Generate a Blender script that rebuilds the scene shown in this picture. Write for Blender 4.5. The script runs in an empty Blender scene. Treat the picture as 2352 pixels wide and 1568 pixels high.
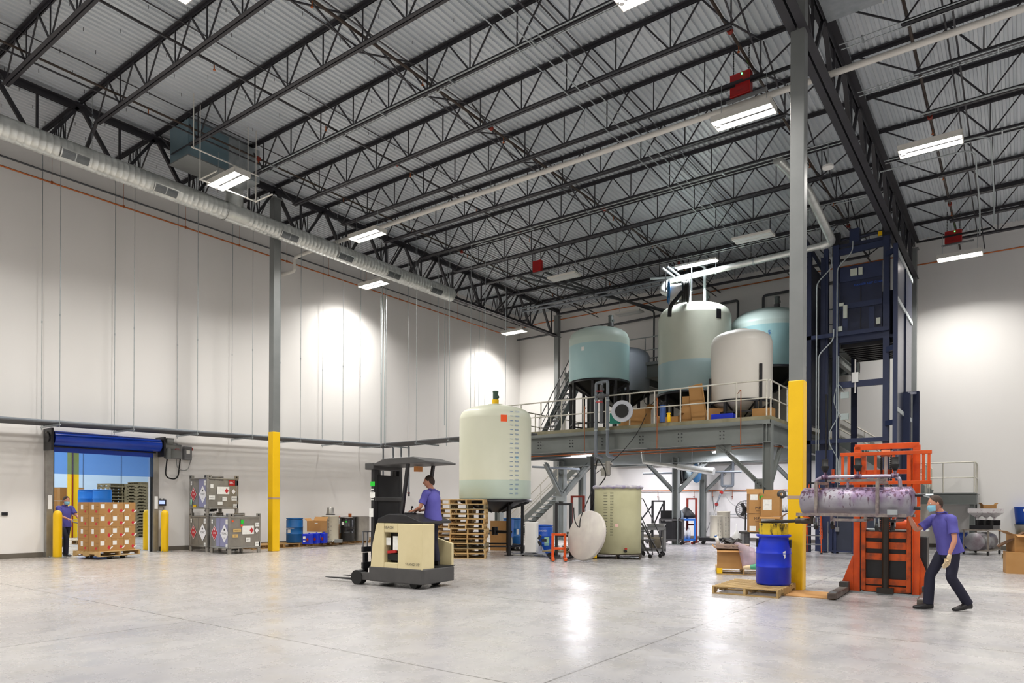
import bpy, math, random
import numpy as np
from mathutils import Vector, Matrix, Euler
random.seed(7)
SC = bpy.context.scene
COL = SC.collection
pi = math.pi
# ---------------------------------------------------------------- camera, world, exposure, lamps
FPX, YAW, ROLL, CX, CY, EYE = 1583.0, 0.6347, 0.0052, 1176.0, 1158.3, 1.55
cam = bpy.data.cameras.new('camera'); cam_o = bpy.data.objects.new('camera', cam); COL.objects.link(cam_o)
cam.sensor_fit = 'HORIZONTAL'; cam.sensor_width = 36.0; cam.lens = FPX / 2352 * 36.0
cam.shift_x = 0.0; cam.shift_y = (CY - 784) / 2352
cam.clip_start = 0.1; cam.clip_end = 200
_f = Vector((-math.sin(YAW), math.cos(YAW), 0)); _r0 = Vector((math.cos(YAW), math.sin(YAW), 0)); _u0 = Vector((0, 0, 1))
_r = _r0 * math.cos(ROLL) + _u0 * math.sin(ROLL); _u = _u0 * math.cos(ROLL) - _r0 * math.sin(ROLL)
cam_o.matrix_world = Matrix(((_r.x, _u.x, -_f.x, 0), (_r.y, _u.y, -_f.y, 0), (_r.z, _u.z, -_f.z, EYE), (0, 0, 0, 1)))
SC.camera = cam_o
w = bpy.data.worlds.new('world'); SC.world = w; w.use_nodes = True
w.node_tree.nodes['Background'].inputs[0].default_value = (0.80, 0.88, 1.0, 1); w.node_tree.nodes['Background'].inputs[1].default_value = 0.25
vs = SC.view_settings; vs.view_transform = 'Standard'; vs.look = 'None'; vs.gamma = 1.0; vs.use_curve_mapping = False
vs.exposure = 0.62
SC.cycles.max_bounces = 6; SC.cycles.diffuse_bounces = 4; SC.cycles.glossy_bounces = 3; SC.cycles.transmission_bounces = 4; SC.cycles.transparent_max_bounces = 8
SC.cycles.use_denoising = True; SC.cycles.sample_clamp_indirect = 6.0; SC.cycles.caustics_reflective = False; SC.cycles.caustics_refractive = False
SC.cycles.use_light_tree = True
LAMP_W = 175.0
# high bay lamps: x, y, z  (the first eight are in the picture, the others hang over the rest of the hall)
LAMPS = [(-17.02, 10.29, 10.15, 1), (-16.88, 15.01, 10.15, 1), (-20.43, 18.52, 10.15, 1), (-20.33, 27.72, 10.15, 1), (-4.95, 15.27, 10.15, 1), (-1.75, 19.12, 10.15, 1),
         (-1.69, 28.14, 10.15, 1), (-4.96, 10.6, 10.2, 1), (-17.0, 4.5, 10.2, 1), (-11.0, 6.0, 10.2, 1), (-5.0, 4.0, 10.2, 1), (1.5, 13.0, 10.2, 1), (1.5, 6.0, 10.2, 1),
         (5.5, 19.0, 10.2, 1), (5.5, 27.5, 10.2, 1), (-11.0, -1.0, 10.2, 1), (-17.5, -2.0, 10.2, 1), (-3.5, -3.0, 10.2, 1), (4.5, 0.0, 10.2, 1), (8.5, 10.0, 10.2, 1)]
# lamps of the deck that are switched off in the photograph
DEAD = [(-13.99, 22.28, 10.2), (-14.24, 28.19, 10.2), (-6.97, 22.55, 10.2)]
def area(name, loc, sx, sy, watt, col=(1, 0.97, 0.92), spread=140, rot=(0, 0, 0)):
    l = bpy.data.lights.new(name, 'AREA'); l.shape = 'RECTANGLE'; l.size = sx; l.size_y = sy; l.energy = watt; l.color = col; l.spread = math.radians(spread)
    o = bpy.data.objects.new(name, l); COL.objects.link(o); o.location = loc; o.rotation_euler = rot; return o

# ---------------------------------------------------------------- points measured on the photograph (2352 x 1568) turned into the place
def ray(x, y): return _f + _r * ((x - CX) / FPX) - _u * ((y - CY) / FPX)
def G(x, y, z=0.0): d = ray(x, y); t = (z - EYE) / d.z; return Vector((d.x * t, d.y * t, z))
def onX(x, y, X): d = ray(x, y); t = X / d.x; return Vector((X, d.y * t, EYE + d.z * t))
def onY(x, y, Y): d = ray(x, y); t = Y / d.y; return Vector((d.x * t, Y, EYE + d.z * t))
def D(x, y, dep): d = ray(x, y); return Vector((d.x * dep, d.y * dep, EYE + d.z * dep))
def HT(x, y, P):
    d = ray(x, y); t = (P[0] * d.x + P[1] * d.y) / (d.x ** 2 + d.y ** 2); return EYE + d.z * t

# ---------------------------------------------------------------- mesh builder
class MB:
    def __init__(s): s.v = []; s.f = []; s.mi = []; s.sm = []; s.m = 0; s.T = None
    def add(s, vs, fs, smooth=False):
        b = len(s.v)
        if s.T is not None: vs = [s.T @ Vector(v) for v in vs]
        s.v += [tuple(v) for v in vs]
        for f in fs: s.f.append(tuple(b + i for i in f)); s.mi.append(s.m); s.sm.append(smooth)
        return s
    def bb(s, x0, y0, z0, x1, y1, z1):
        v = [(x0, y0, z0), (x1, y0, z0), (x1, y1, z0), (x0, y1, z0), (x0, y0, z1), (x1, y0, z1), (x1, y1, z1), (x0, y1, z1)]
        return s.add(v, [(0, 3, 2, 1), (4, 5, 6, 7), (0, 1, 5, 4), (1, 2, 6, 5), (2, 3, 7, 6), (3, 0, 4, 7)])
    def box(s, c, d, rz=0, rx=0, ry=0):
        M = Matrix.Translation(c) @ Euler((rx, ry, rz)).to_matrix().to_4x4()
        h = [a / 2 for a in d]
        v = [M @ Vector((x * h[0], y * h[1], z * h[2])) for z in (-1, 1) for x, y in ((-1, -1), (1, -1), (1, 1), (-1, 1))]
        return s.add(v, [(0, 3, 2, 1), (4, 5, 6, 7), (0, 1, 5, 4), (1, 2, 6, 5), (2, 3, 7, 6), (3, 0, 4, 7)])
    def frame(s, p0, p1, up=(0, 0, 1)):
        a = Vector(p0); d = Vector(p1) - a; L = d.length; d = d / L if L else Vector((0, 0, 1)); u = Vector(up)
        if abs(d.dot(u)) > .98: u = Vector((0, 1, 0)) if abs(d.y) < .9 else Vector((1, 0, 0))
        x = d.cross(u).normalized(); y = x.cross(d).normalized()
        return a, d, x, y, L
    def bar(s, p0, p1, wd, ht, up=(0, 0, 1)):            # rectangular bar, wd across, ht along up
        a, d, x, y, L = s.frame(p0, p1, up); v = []
        for q in (a, a + d * L):
            for i, j in ((-1, -1), (1, -1), (1, 1), (-1, 1)): v.append(q + x * (i * wd / 2) + y * (j * ht / 2))
        return s.add(v, [(0, 1, 2, 3), (7, 6, 5, 4), (0, 4, 5, 1), (1, 5, 6, 2), (2, 6, 7, 3), (3, 7, 4, 0)])
    def ib(s, p0, p1, wd, ht, t=.02, up=(0, 0, 1)):      # I beam
        a, d, x, y, L = s.frame(p0, p1, up); e = a + d * L
        s.bar(a + y * (ht / 2 - t / 2), e + y * (ht / 2 - t / 2), wd, t, y); s.bar(a - y * (ht / 2 - t / 2), e - y * (ht / 2 - t / 2), wd, t, y)
        return s.bar(a, e, t * .7, ht - 2 * t, y)
    def cyl(s, p0, p1, r, r2=None, n=14, caps=True):
        a, d, x, y, L = s.frame(p0, p1); r2 = r if r2 is None else r2; v = []
        for q, rr in ((a, r), (a + d * L, r2)):
            for i in range(n):
                t = 2 * pi * i / n; v.append(q + x * (rr * math.cos(t)) + y * (rr * math.sin(t)))
        s.add(v, [(i, (i + 1) % n, n + (i + 1) % n, n + i) for i in range(n)], True)
        if caps: s.add(v[:n], [tuple(range(n - 1, -1, -1))]); s.add(v[n:], [tuple(range(n))])
        return s
    def tube(s, pts, r, n=8, caps=True):
        P = [Vector(p) for p in pts]; v = []; x = None; rr = r if isinstance(r, (list, tuple)) else [r] * len(P)
        for i, p in enumerate(P):
            d = (P[min(i + 1, len(P) - 1)] - P[max(i - 1, 0)]).normalized()
            if x is None:
                u = Vector((0, 0, 1)) if abs(d.z) < .9 else Vector((1, 0, 0)); x = d.cross(u).normalized()
            else: x = (x - d * x.dot(d)).normalized()
            y = x.cross(d).normalized()
            for k in range(n): t = 2 * pi * k / n; v.append(p + x * (rr[i] * math.cos(t)) + y * (rr[i] * math.sin(t)))
        f = [(j * n + i, j * n + (i + 1) % n, (j + 1) * n + (i + 1) % n, (j + 1) * n + i) for j in range(len(P) - 1) for i in range(n)]
        s.add(v, f, True)
        if caps: s.add(v[:n], [tuple(range(n - 1, -1, -1))]); s.add(v[-n:], [tuple(range(n))])
        return s
    def lathe(s, prof, c=(0, 0, 0), n=24, axis=(0, 0, 1), arc=1.0, start=0.0):   # prof: list of (r, h); sharp where a pair repeats
        a, d, x, y, L = s.frame(c, Vector(c) + Vector(axis), (0, 0, 1) if abs(axis[2]) < .9 else (0, 1, 0))
        segs = [[prof[0]]]
        for p in prof[1:]:
            if p == segs[-1][-1]: segs.append([p])
            else: segs[-1].append(p)
        m = n if arc >= 1 else n + 1
        for sg in segs:
            if len(sg) < 2: continue
            v = []
            for r, h in sg:
                for i in range(m):
                    t = start + 2 * pi * arc * i / n; v.append(a + d * h + x * (r * math.cos(t)) + y * (r * math.sin(t)))
            nn = n if arc < 1 else n
            s.add(v, [(j * m + i, j * m + (i + 1) % m, (j + 1) * m + (i + 1) % m, (j + 1) * m + i) for j in range(len(sg) - 1) for i in range(nn)], True)
        return s
    def prism(s, poly, z0, z1, T=None):                 # polygon in a plane, thickness along the local third axis
        n = len(poly); v = [Vector((p[0], p[1], z0)) for p in poly] + [Vector((p[0], p[1], z1)) for p in poly]
        if T is not None: v = [T @ q for q in v]
        return s.add(v, [tuple(range(n - 1, -1, -1)), tuple(range(n, 2 * n))] + [(i, (i + 1) % n, n + (i + 1) % n, n + i) for i in range(n)])
    def quad(s, a, b, c, d): return s.add([a, b, c, d], [(0, 1, 2, 3)])
    def ball(s, c, r, n=12, sc=(1, 1, 1)):
        v = []; m = n // 2
        for j in range(m + 1):
            ph = pi * j / m
            for i in range(n): t = 2 * pi * i / n; v.append((c[0] + r * sc[0] * math.sin(ph) * math.cos(t), c[1] + r * sc[1] * math.sin(ph) * math.sin(t), c[2] + r * sc[2] * math.cos(ph)))
        return s.add(v, [(j * n + i, (j + 1) * n + i, (j + 1) * n + (i + 1) % n, j * n + (i + 1) % n) for j in range(m) for i in range(n)], True)
    def text(s, body, size, M, depth=.001, align='CENTER'):
        key = (body, align)
        if key not in _TX:
            cu = bpy.data.curves.new('t', 'FONT'); cu.body = body; cu.size = 1; cu.align_x = align; cu.align_y = 'CENTER'; cu.resolution_u = 2
            ob = bpy.data.objects.new('t', cu); COL.objects.link(ob); bpy.context.view_layer.update()
            me = ob.to_mesh(); _TX[key] = ([v.co.copy() for v in me.vertices], [tuple(p.vertices) for p in me.polygons]); ob.to_mesh_clear()
            bpy.data.objects.remove(ob); bpy.data.curves.remove(cu)
        v, f = _TX[key]
        return s.add([M @ Vector((p.x * size, p.y * size, depth)) for p in v], f)
_TX = {}
def obj(name, mb, mats, parent=None, loc=None, rz=None, bev=0, sub=0):
    me = bpy.data.meshes.new(name); me.from_pydata(mb.v, [], mb.f)
    me.polygons.foreach_set('material_index', mb.mi); me.polygons.foreach_set('use_smooth', mb.sm)
    for m in (mats if isinstance(mats, (list, tuple)) else [mats]): me.materials.append(m)
    me.update(); o = bpy.data.objects.new(name, me); COL.objects.link(o)
    if parent is not None: o.parent = parent
    if loc is not None: o.location = loc
    if rz is not None: o.rotation_euler = (0, 0, rz)
    if bev:
        b = o.modifiers.new('bevel', 'BEVEL'); b.width = bev; b.segments = 2; b.limit_method = 'ANGLE'; b.angle_limit = .7
    return o
def thing(name, label, cat, loc=(0, 0, 0), rz=0, group=None):
    o = bpy.data.objects.new(name, None); COL.objects.link(o); o.location = loc; o.rotation_euler = (0, 0, rz); o.empty_display_size = .1
    return tag(o, label, cat, group)
def tag(o, label, cat, group=None, kind=None):
    if label: o['label'] = label
    if cat: o['category'] = cat
    if group: o['group'] = group
    if kind: o['kind'] = kind
    return o
def struct(name, mb, m, parent=None, **k):
    o = obj(name, mb, m, parent, **k)
    if parent is None: o['kind'] = 'structure'
    return o
def dup(root, loc=None, rz=None, label=None, group=None, rot=None):
    r = root.copy(); COL.objects.link(r)
    if loc is not None: r.location = loc
    if rz is not None: r.rotation_euler = (0, 0, rz)
    if rot is not None: r.rotation_euler = rot
    if label: r['label'] = label
    if group: r['group'] = group
    for ch in KIDS(root):
        c = ch.copy(); COL.objects.link(c); c.parent = r
        for g in KIDS(ch):
            d = g.copy(); COL.objects.link(d); d.parent = c
    return r
def KIDS(o): return list(o.children)

# ---------------------------------------------------------------- materials
def rgb(h):
    if isinstance(h, str):
        h = [int(h[i:i + 2], 16) / 255 for i in (0, 2, 4)]
        return tuple((c / 12.92 if c <= .04045 else ((c + .055) / 1.055) ** 2.4) for c in h) + (1,)
    return tuple(h) + (1,)
def M(name, c, rough=.5, metal=0.0, c2=None, scale=3.0, amt=.5, bump=0.0, bscale=None, alpha=None, trans=0, spec=None, coat=0, stretch=None, det=4, emit=None, es=1.0, lo=.35, hi=.65, rvar=0):
    m = bpy.data.materials.new(name); m.use_nodes = True; nt = m.node_tree; N = nt.nodes; L = nt.links; b = N['Principled BSDF']
    c = rgb(c); b.inputs['Base Color'].default_value = c; b.inputs['Roughness'].default_value = rough; b.inputs['Metallic'].default_value = metal
    if spec is not None: b.inputs['Specular IOR Level'].default_value = spec
    if coat: b.inputs['Coat Weight'].default_value = coat; b.inputs['Coat Roughness'].default_value = .1
    if trans: b.inputs['Transmission Weight'].default_value = trans
    if alpha is not None: b.inputs['Alpha'].default_value = alpha
    if emit: b.inputs['Emission Color'].default_value = rgb(emit); b.inputs['Emission Strength'].default_value = es
    tc = None
    def coord(sc_, st):
        tc = N.new('ShaderNodeTexCoord'); mp = N.new('ShaderNodeMapping'); mp.inputs['Scale'].default_value = [sc_ * k for k in (st or (1, 1, 1))]
        L.new(tc.outputs['Object'], mp.inputs[0]); return mp
    nz = None
    if c2 is not None or rvar:
        c2 = rgb(c2) if c2 is not None else c
        mp = coord(scale, stretch); nz = N.new('ShaderNodeTexNoise'); nz.inputs['Detail'].default_value = det; nz.inputs['Scale'].default_value = 1; L.new(mp.outputs[0], nz.inputs['Vector'])
        mr = N.new('ShaderNodeMapRange'); mr.inputs[1].default_value = lo; mr.inputs[2].default_value = hi; mr.inputs[4].default_value = amt; L.new(nz.outputs[0], mr.inputs[0])
        mx = N.new('ShaderNodeMix'); mx.data_type = 'RGBA'; mx.inputs[6].default_value = c; mx.inputs[7].default_value = c2; L.new(mr.outputs[0], mx.inputs[0]); L.new(mx.outputs[2], b.inputs['Base Color'])
        if rvar:
            r2 = N.new('ShaderNodeMapRange'); r2.inputs[1].default_value = .3; r2.inputs[2].default_value = .7; r2.inputs[3].default_value = rough - rvar; r2.inputs[4].default_value = rough + rvar
            L.new(nz.outputs[0], r2.inputs[0]); L.new(r2.outputs[0], b.inputs['Roughness'])
    if bump:
        mp = coord(bscale or scale * 4, stretch); n2 = N.new('ShaderNodeTexNoise'); n2.inputs['Scale'].default_value = 1; n2.inputs['Detail'].default_value = 3; L.new(mp.outputs[0], n2.inputs['Vector'])
        bp = N.new('ShaderNodeBump'); bp.inputs['Strength'].default_value = bump; bp.inputs['Distance'].default_value = .02; L.new(n2.outputs[0], bp.inputs['Height']); L.new(bp.outputs[0], b.inputs['Normal'])
    return m
wall_m = M('wall_paint', 'eeecea', .75, c2='e6e4e1', scale=.35, stretch=(1, 1, .25), amt=.6)
steel_gray = M('steel_gray_paint', '7d8080', .45, c2='6f7373', scale=2)
mez_gray = M('mezzanine_gray_paint', '7a7f7d', .45, c2='6a706e', scale=1.5, bump=.05)
joist_m = M('joist_dark_primer', '35343a', .5, c2='2b2a2c', scale=2)
brown_pipe = M('brown_sprinkler_pipe', '3a2c22', .45, c2='2a211c', scale=3)
galv = M('galvanised_steel', 'b9bfc2', .38, .75, c2='9aa2a6', scale=6, amt=.6)
duct_m = M('spiral_duct_metal', 'e2e5e2', .3, .6, c2='b4b8b5', scale=5, amt=.5)
deck_m = M('galvanised_deck', 'd6dce1', .40, .2, c2='c2cad0', scale=.8, amt=.6, stretch=(1, .2, 1))
yellow = M('safety_yellow', 'f4c400', .45, c2='e8b900', scale=2, amt=.5)
yellow_d = M('worn_yellow', 'd9b030', .5)
tape_m = M('pinkish_tape', 'b39a86', .5)
white_p = M('white_paint', 'dedcd6', .45, c2='cfcdc6', scale=4)
white_pl = M('white_plastic', 'e8e8e6', .4)
paper = M('paper_label', 'ecece8', .6, c2='dadad6', scale=20)
rail_w = M('rail_offwhite', 'd3d0c4', .45, c2='c3c0b4', scale=3)
rail_g = M('rail_gray', 'a9b1b3', .45)
black_p = M('black_paint', '17171a', .4, c2='24242a', scale=4)
black_r = M('black_rubber', '121213', .6)
dkgray = M('dark_gray_plastic', '4a4949', .5, c2='3e3d3e', scale=5)
midgray = M('mid_gray_plastic', '76777a', .5)
copper = M('copper_pipe', 'c4703e', .35, .7, c2='a85a32', scale=5)
pvc = M('gray_pvc', '7d848c', .45, c2='6e757d', scale=4)
pvc_d = M('dark_gray_pvc', '55575a', .5, c2='48494c', scale=2)
blue_v = M('blue_door_vinyl', '1040b4', .22, c2='0c34a0', scale=2)
blue_drum = M('blue_drum_plastic', '0c2fc4', .38, c2='0a28ad', scale=4, amt=.5)
blue_drum2 = M('mid_blue_drum_plastic', '0f63a8', .4, c2='0c5796', scale=4, amt=.5)
blue_drum3 = M('sky_blue_drum_plastic', '1a78d0', .4)
wood = M('pallet_wood', 'b8925c', .7, c2='94703f', scale=4, stretch=(1, 1, 4), amt=.7, bump=.1)
wood_l = M('pale_pallet_wood', 'c9a873', .7, c2='a98a58', scale=4, amt=.7, bump=.1)
wood_g = M('grayed_pallet_wood', '8d8062', .75, c2='6f6449', scale=4, amt=.8, bump=.1)
carton = M('brown_cardboard', 'b1854f', .75, c2='a27742', scale=3, amt=.5)
carton_in = M('cardboard_inside', '8a6238', .8)
stainless = M('brushed_stainless', 'a9a6a0', .38, .7, c2='8d8a85', scale=3, amt=.7, rvar=.08)
red_p = M('red_paint', 'b01c1c', .4)
dullred = M('dull_red_steel', '8e2a1a', .5, c2='6e2014', scale=5)
orange_p = M('orange_lift_paint', 'dd5510', .42, c2='b8400a', scale=4, amt=.6, det=8)
orange_r = M('orange_rust_paint', 'c8500f', .5, c2='4a2b1a', scale=6, amt=.75, det=8, lo=.48, hi=.68)
navy = M('navy_lift_paint', '2c3656', .4, c2='232b46', scale=2)
navy_d = M('navy_panel_paint', '242b44', .35, c2='1a2036', scale=3)
hose_c = M('clear_hose', 'b9b8b4', .3)
glass_blue = M('blue_hose', '4d6fb4', .4)
green_st = M('green_sticker', '22c832', .5)
orange_st = M('orange_sticker', 'f4581c', .5)
red_st = M('red_sticker', 'c8283a', .5)
ink = M('black_ink', '2a2a30', .6)
ink_b = M('blue_ink', '3a6fb0', .6)
foot_m = M('dark_shoe_leather', '1d1b1e', .5)
skin_m = M('skin', 'c98f76', .55, c2='bd8068', scale=9, amt=.4)
shirt_m = M('purple_blue_shirt', '5450a0', .8, c2='484390', scale=6, bump=.1)
pants_m = M('navy_trousers', '14152a', .8, c2='1b1c34', scale=6, bump=.08)
hair_m = M('brown_hair', '3a2a20', .7, c2='2a1e17', scale=30)
glove_m = M('cream_glove', 'd8c3a0', .8)
mask_m = M('blue_face_mask', '8cc4dc', .7)
def glassy(name, col, mixa, rough=.1):
    m = bpy.data.materials.new(name); m.use_nodes = True; N = m.node_tree.nodes; L = m.node_tree.links; b = N['Principled BSDF']; out = N['Material Output']
    b.inputs['Base Color'].default_value = rgb(col); b.inputs['Roughness'].default_value = rough
    t = N.new('ShaderNodeBsdfTransparent'); t.inputs[0].default_value = rgb(col); mx = N.new('ShaderNodeMixShader'); mx.inputs[0].default_value = mixa
    L.new(t.outputs[0], mx.inputs[1]); L.new(b.outputs[0], mx.inputs[2]); L.new(mx.outputs[0], out.inputs[0]); return m
vinyl_clear = glassy('tinted_vinyl_window', 'b8d4f4', .10, .15)
bag_m = glassy('thin_plastic_bag', 'e6d6e0', .35, .3)
film_m = glassy('clear_film', 'f0f4fa', .45, .2)
mesh_m = glassy('lift_mesh_guard', '5a6072', .45, .5)
jar_m = glassy('clear_plastic_jar', 'dce8ec', .3, .1)
lamp_m = M('lamp_diffuser', 'ffffff', .5, emit='fff8ee', es=14.0)
tube_m = M('tube_light', 'ffffff', .5, emit='f6fbff', es=16.0)
screen_m = M('lit_touch_screen', '8898e0', .3, emit='9fb0f4', es=.8)
led_m = M('green_led', '30ff50', .3, emit='40ff60', es=6)
# ================================================================= the hall
# concrete floor: polished, mottled, sawn joints
def floor_mat():
    m = bpy.data.materials.new('polished_concrete'); m.use_nodes = True; nt = m.node_tree; N = nt.nodes; L = nt.links; b = N['Principled BSDF']
    tc = N.new('ShaderNodeTexCoord'); P = tc.outputs['Object']
    def noise(sc, det=5, st=(1, 1, 1), rough=.6):
        mp = N.new('ShaderNodeMapping'); mp.inputs['Scale'].default_value = st; L.new(P, mp.inputs[0])
        n = N.new('ShaderNodeTexNoise'); n.inputs['Scale'].default_value = sc; n.inputs['Detail'].default_value = det; n.inputs['Roughness'].default_value = rough; L.new(mp.outputs[0], n.inputs['Vector']); return n.outputs[0]
    def mix(a, bb, fac):
        x = N.new('ShaderNodeMix'); x.data_type = 'RGBA'
        for s, v in ((x.inputs[6], a), (x.inputs[7], bb)):
            if isinstance(v, tuple): s.default_value = v
            else: L.new(v, s)
        if isinstance(fac, float): x.inputs[0].default_value = fac
        else: L.new(fac, x.inputs[0])
        return x.outputs[2]
    def rng(v, a, c, lo=0, hi=1):
        r = N.new('ShaderNodeMapRange'); r.inputs[1].default_value = a; r.inputs[2].default_value = c; r.inputs[3].default_value = lo; r.inputs[4].default_value = hi; L.new(v, r.inputs[0]); return r.outputs[0]
    def ma(op, a, bb=None):
        x = N.new('ShaderNodeMath'); x.operation = op
        for s, v in zip(x.inputs, (a, bb)):
            if v is None: continue
            if isinstance(v, (int, float)): s.default_value = v
            else: L.new(v, s)
        return x.outputs[0]
    c = mix(rgb('aeacab'), rgb('929195'), rng(noise(.5, 6), .32, .68))
    c = mix(c, rgb('9a968f'), rng(noise(1.7, 8, rough=.7), .5, .75, 0, .55))
    c = mix(c, rgb('84848a'), rng(noise(6, 6, (1, .35, 1), .7), .52, .8, 0, .6))
    sp = N.new('ShaderNodeSeparateXYZ'); L.new(P, sp.inputs[0]); X, Y = sp.outputs[0], sp.outputs[1]
    # warmer slab on the left, cooler one on the right
    c = mix(c, mix(c, rgb('c9bdae'), .45), rng(X, -8, -17))
    band = ma('MULTIPLY', rng(Y, 15.35, 15.45), rng(Y, 16.35, 16.25)); c = mix(c, rgb('c6c4c0'), ma('MULTIPLY', band, ma('MULTIPLY', rng(X, -3.9, -3.6), .55)))
    jf = None
    for ax, org, per in ((X, -3.32, 5.41), (Y, 4.8, 4.33)):
        t = ma('ABSOLUTE', ma('SUBTRACT', ma('FRACT', ma('ADD', ma('DIVIDE', ma('SUBTRACT', ax, org), per), 100.5)), .5))
        j = ma("LESS_THAN", ma("MULTIPLY", t, per), .009)
        jf = j if jf is None else ma('MAXIMUM', jf, j)
    c = mix(c, rgb('5c5a58'), ma('MULTIPLY', jf, .8))
    L.new(c, b.inputs['Base Color'])
    L.new(rng(noise(2.2, 6, rough=.7), .3, .7, .20, .36), b.inputs['Roughness'])
    b.inputs['Specular IOR Level'].default_value = .6
    bp = N.new('ShaderNodeBump'); bp.inputs['Strength'].default_value = .06; bp.inputs['Distance'].default_value = .02; L.new(noise(3, 4, (1, .6, 1)), bp.inputs['Height']); L.new(bp.outputs[0], b.inputs['Normal'])
    return m
XL, YB, XR, YF, ZC = -22.2, 30.8, 13.0, -7.0, 11.86
mb = MB(); mb.bb(-46, YF - .3, -.3, XR + .3, YB + .3, 0); struct('floor', mb, floor_mat())
DY0, DY1, DZ = 7.95, 10.88, 3.42
mb = MB()
mb.bb(XL - .3, YF, 0, XL, DY0, 12.4); mb.bb(XL - .3, DY1, 0, XL, YB, 12.4); mb.bb(XL - .3, DY0, DZ, XL, DY1, 12.4); struct('wall_left', mb, wall_m)
mb = MB(); mb.bb(XL - .3, YB, 0, XR, YB + .3, 12.4); struct('wall_back', mb, wall_m)
mb = MB(); mb.bb(XR, YF, 0, XR + .3, YB + .3, 12.4); struct('wall_right', mb, wall_m)
mb = MB(); mb.bb(XL - .3, YF - .3, 0, XR + .3, YF, 12.4); struct('wall_front', mb, wall_m)
base_m = M('gray_rubber_base', '6b655c', .6, c2='5c564e', scale=2)
mb = MB(); mb.bb(XL, YF, 0, XL + .02, DY0 - .12, .14); mb.bb(XL, DY1 + .2, 0, XL + .02, YB, .14); struct('baseboard_left', mb, base_m)
mb = MB(); mb.bb(XL, YB - .02, 0, XR, YB, .14); struct('baseboard_back', mb, base_m)
# neighbouring store seen through the door
ann_m = M('annex_wall_panels', 'cfe0ee', .7, c2='c2d6e8', scale=.5)
mb = MB(); mb.bb(-46, YF, 0, -45.7, YB, 8.5); struct('wall_annex_left', mb, ann_m)
mb = MB(); mb.bb(-46, 24, 0, XL - .3, 24.3, 8.5); mb.bb(-46, YF - .3, 0, XL - .3, YF, 8.5); struct('wall_annex_back', mb, ann_m)
mb = MB()
for i in range(14): mb.bb(-45.7, -6 + i * 2.2, 0, -45.66, -5.98 + i * 2.2, 8.4)
struct('trim_1', mb, midgray)
mb = MB(); mb.bb(-46, YF - .3, 8.5, XL - .3, 24.3, 8.7); struct('ceiling_annex', mb, wall_m)
for i, (x, y) in enumerate(((-28, 12), (-35, 12), (-41, 16), (-28, 5), (-35, 4))): area('annex_lamp', (x, y, 8.2), 2.4, .5, 330, (.80, .90, 1.0), 170)

# corrugated deck
mb = MB(); p = .1525; x = XL - .3; prof = []
while x < XR: prof += [(x, 0), (x + .062, 0), (x + .078, .04), (x + p - .016, .04)]; x += p
prof.append((x, 0)); v = []
for px_, h in prof: v += [(px_, YF - .3, ZC + h), (px_, YB + .3, ZC + h)]
mb.add(v, [(2 * i, 2 * i + 2, 2 * i + 3, 2 * i + 1) for i in range(len(prof) - 1)])
mb.bb(XL - .3, YF - .3, ZC + .1, XR + .3, YB + .3, ZC + .3)
struct('ceiling', mb, deck_m)
# short hanger tabs that stick out of the deck flutes
mb = MB(); r = random.Random(3)
for i in range(int((XR - XL) / .61)):
    for j in range(0, 28):
        xx, yy = XL + .3 + i * .61, 3.0 + j * 1.0 + (i % 2) * .5
        mb.add([(xx, yy - .006, ZC), (xx, yy + .006, ZC), (xx, yy + .006, ZC - .09), (xx, yy - .006, ZC - .09)], [(0, 1, 2, 3)])
tag(obj('deck_hanger_tab', mb, joist_m), 'small dark hanger tabs dotted all over the corrugated roof deck', 'hanger tabs', kind='stuff')

# ---------------------------------------------------------------- joists
ZT, ZBm = 11.80, 11.02
JY = [7.66 + 1.93 * k for k in range(-6, 12)]
def chord(mb, x0, x1, z, hgt=.075, wd=.065):             # double angle: two legs with a slot between
    s = 1 if z > 11.4 else -1
    for sg in (-1, 1):
        mb.bb(x0, sg * .012 - (.006 if sg < 0 else 0), z - hgt / 2, x1, sg * .012 + (.006 if sg > 0 else 0), z + hgt / 2)
        y0, y1 = sorted((sg * .012, sg * (.012 + wd))); zz = z + s * hgt / 2; mb.bb(x0, y0, zz - .007, x1, y1, zz + .007)
def joist_proto(x0, x1, label, name, group, lb, rb, panel=1.28):
    t = thing(name, label, 'roof joist', (0, 0, 0), 0, group)
    a = MB(); chord(a, x0, x1, ZT); obj('top_chord', a, joist_m, t)
    a = MB(); chord(a, x0 + lb, x1 - rb, ZBm); obj('bottom_chord', a, joist_m, t)
    a = MB(); n = max(1, round((x1 - rb - x0 - lb) / panel)); st = (x1 - rb - x0 - lb) / n
    ends = [(x0 + .12, x0 + lb + .03), (x1 - .12, x1 - rb - .03)]
    for A, B in ends: a.bar((A, 0, ZT), (B, 0, ZBm), .03, .03)
    for i in range(n):
        xa = x0 + lb + i * st; xm = xa + st / 2; xb = xa + st
        a.bar((xa + .03, 0, ZBm), (xm, 0, ZT), .028, .028); a.bar((xm, 0, ZT), (xb - .03, 0, ZBm), .034, .034)
        a.bar((xb - .01, 0, ZBm), (xb - .01, 0, ZT), .024, .024)
    obj('web', a, joist_m, t); return t
WHERE = lambda i, bay: f'dark bar joist {bay}, number {i + 1} counted from the back wall'
def jlabel(i, bay):
    k = len(JY) - 1 - i
    nth = ['nearest the back wall', 'second from the back wall', 'third from the back wall', 'fourth from the back wall', 'fifth from the back wall', 'sixth from the back wall', 'seventh from the back wall', 'eighth from the back wall',
           'ninth from the back wall', 'tenth from the back wall', 'eleventh from the back wall', 'twelfth from the back wall'][k] if k < 12 else '%s from the back wall' % ['thirteenth', 'fourteenth', 'fifteenth', 'sixteenth', 'seventeenth', 'eighteenth'][k - 12]
    return f'dark steel bar joist, {bay}, {nth}'
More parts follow.
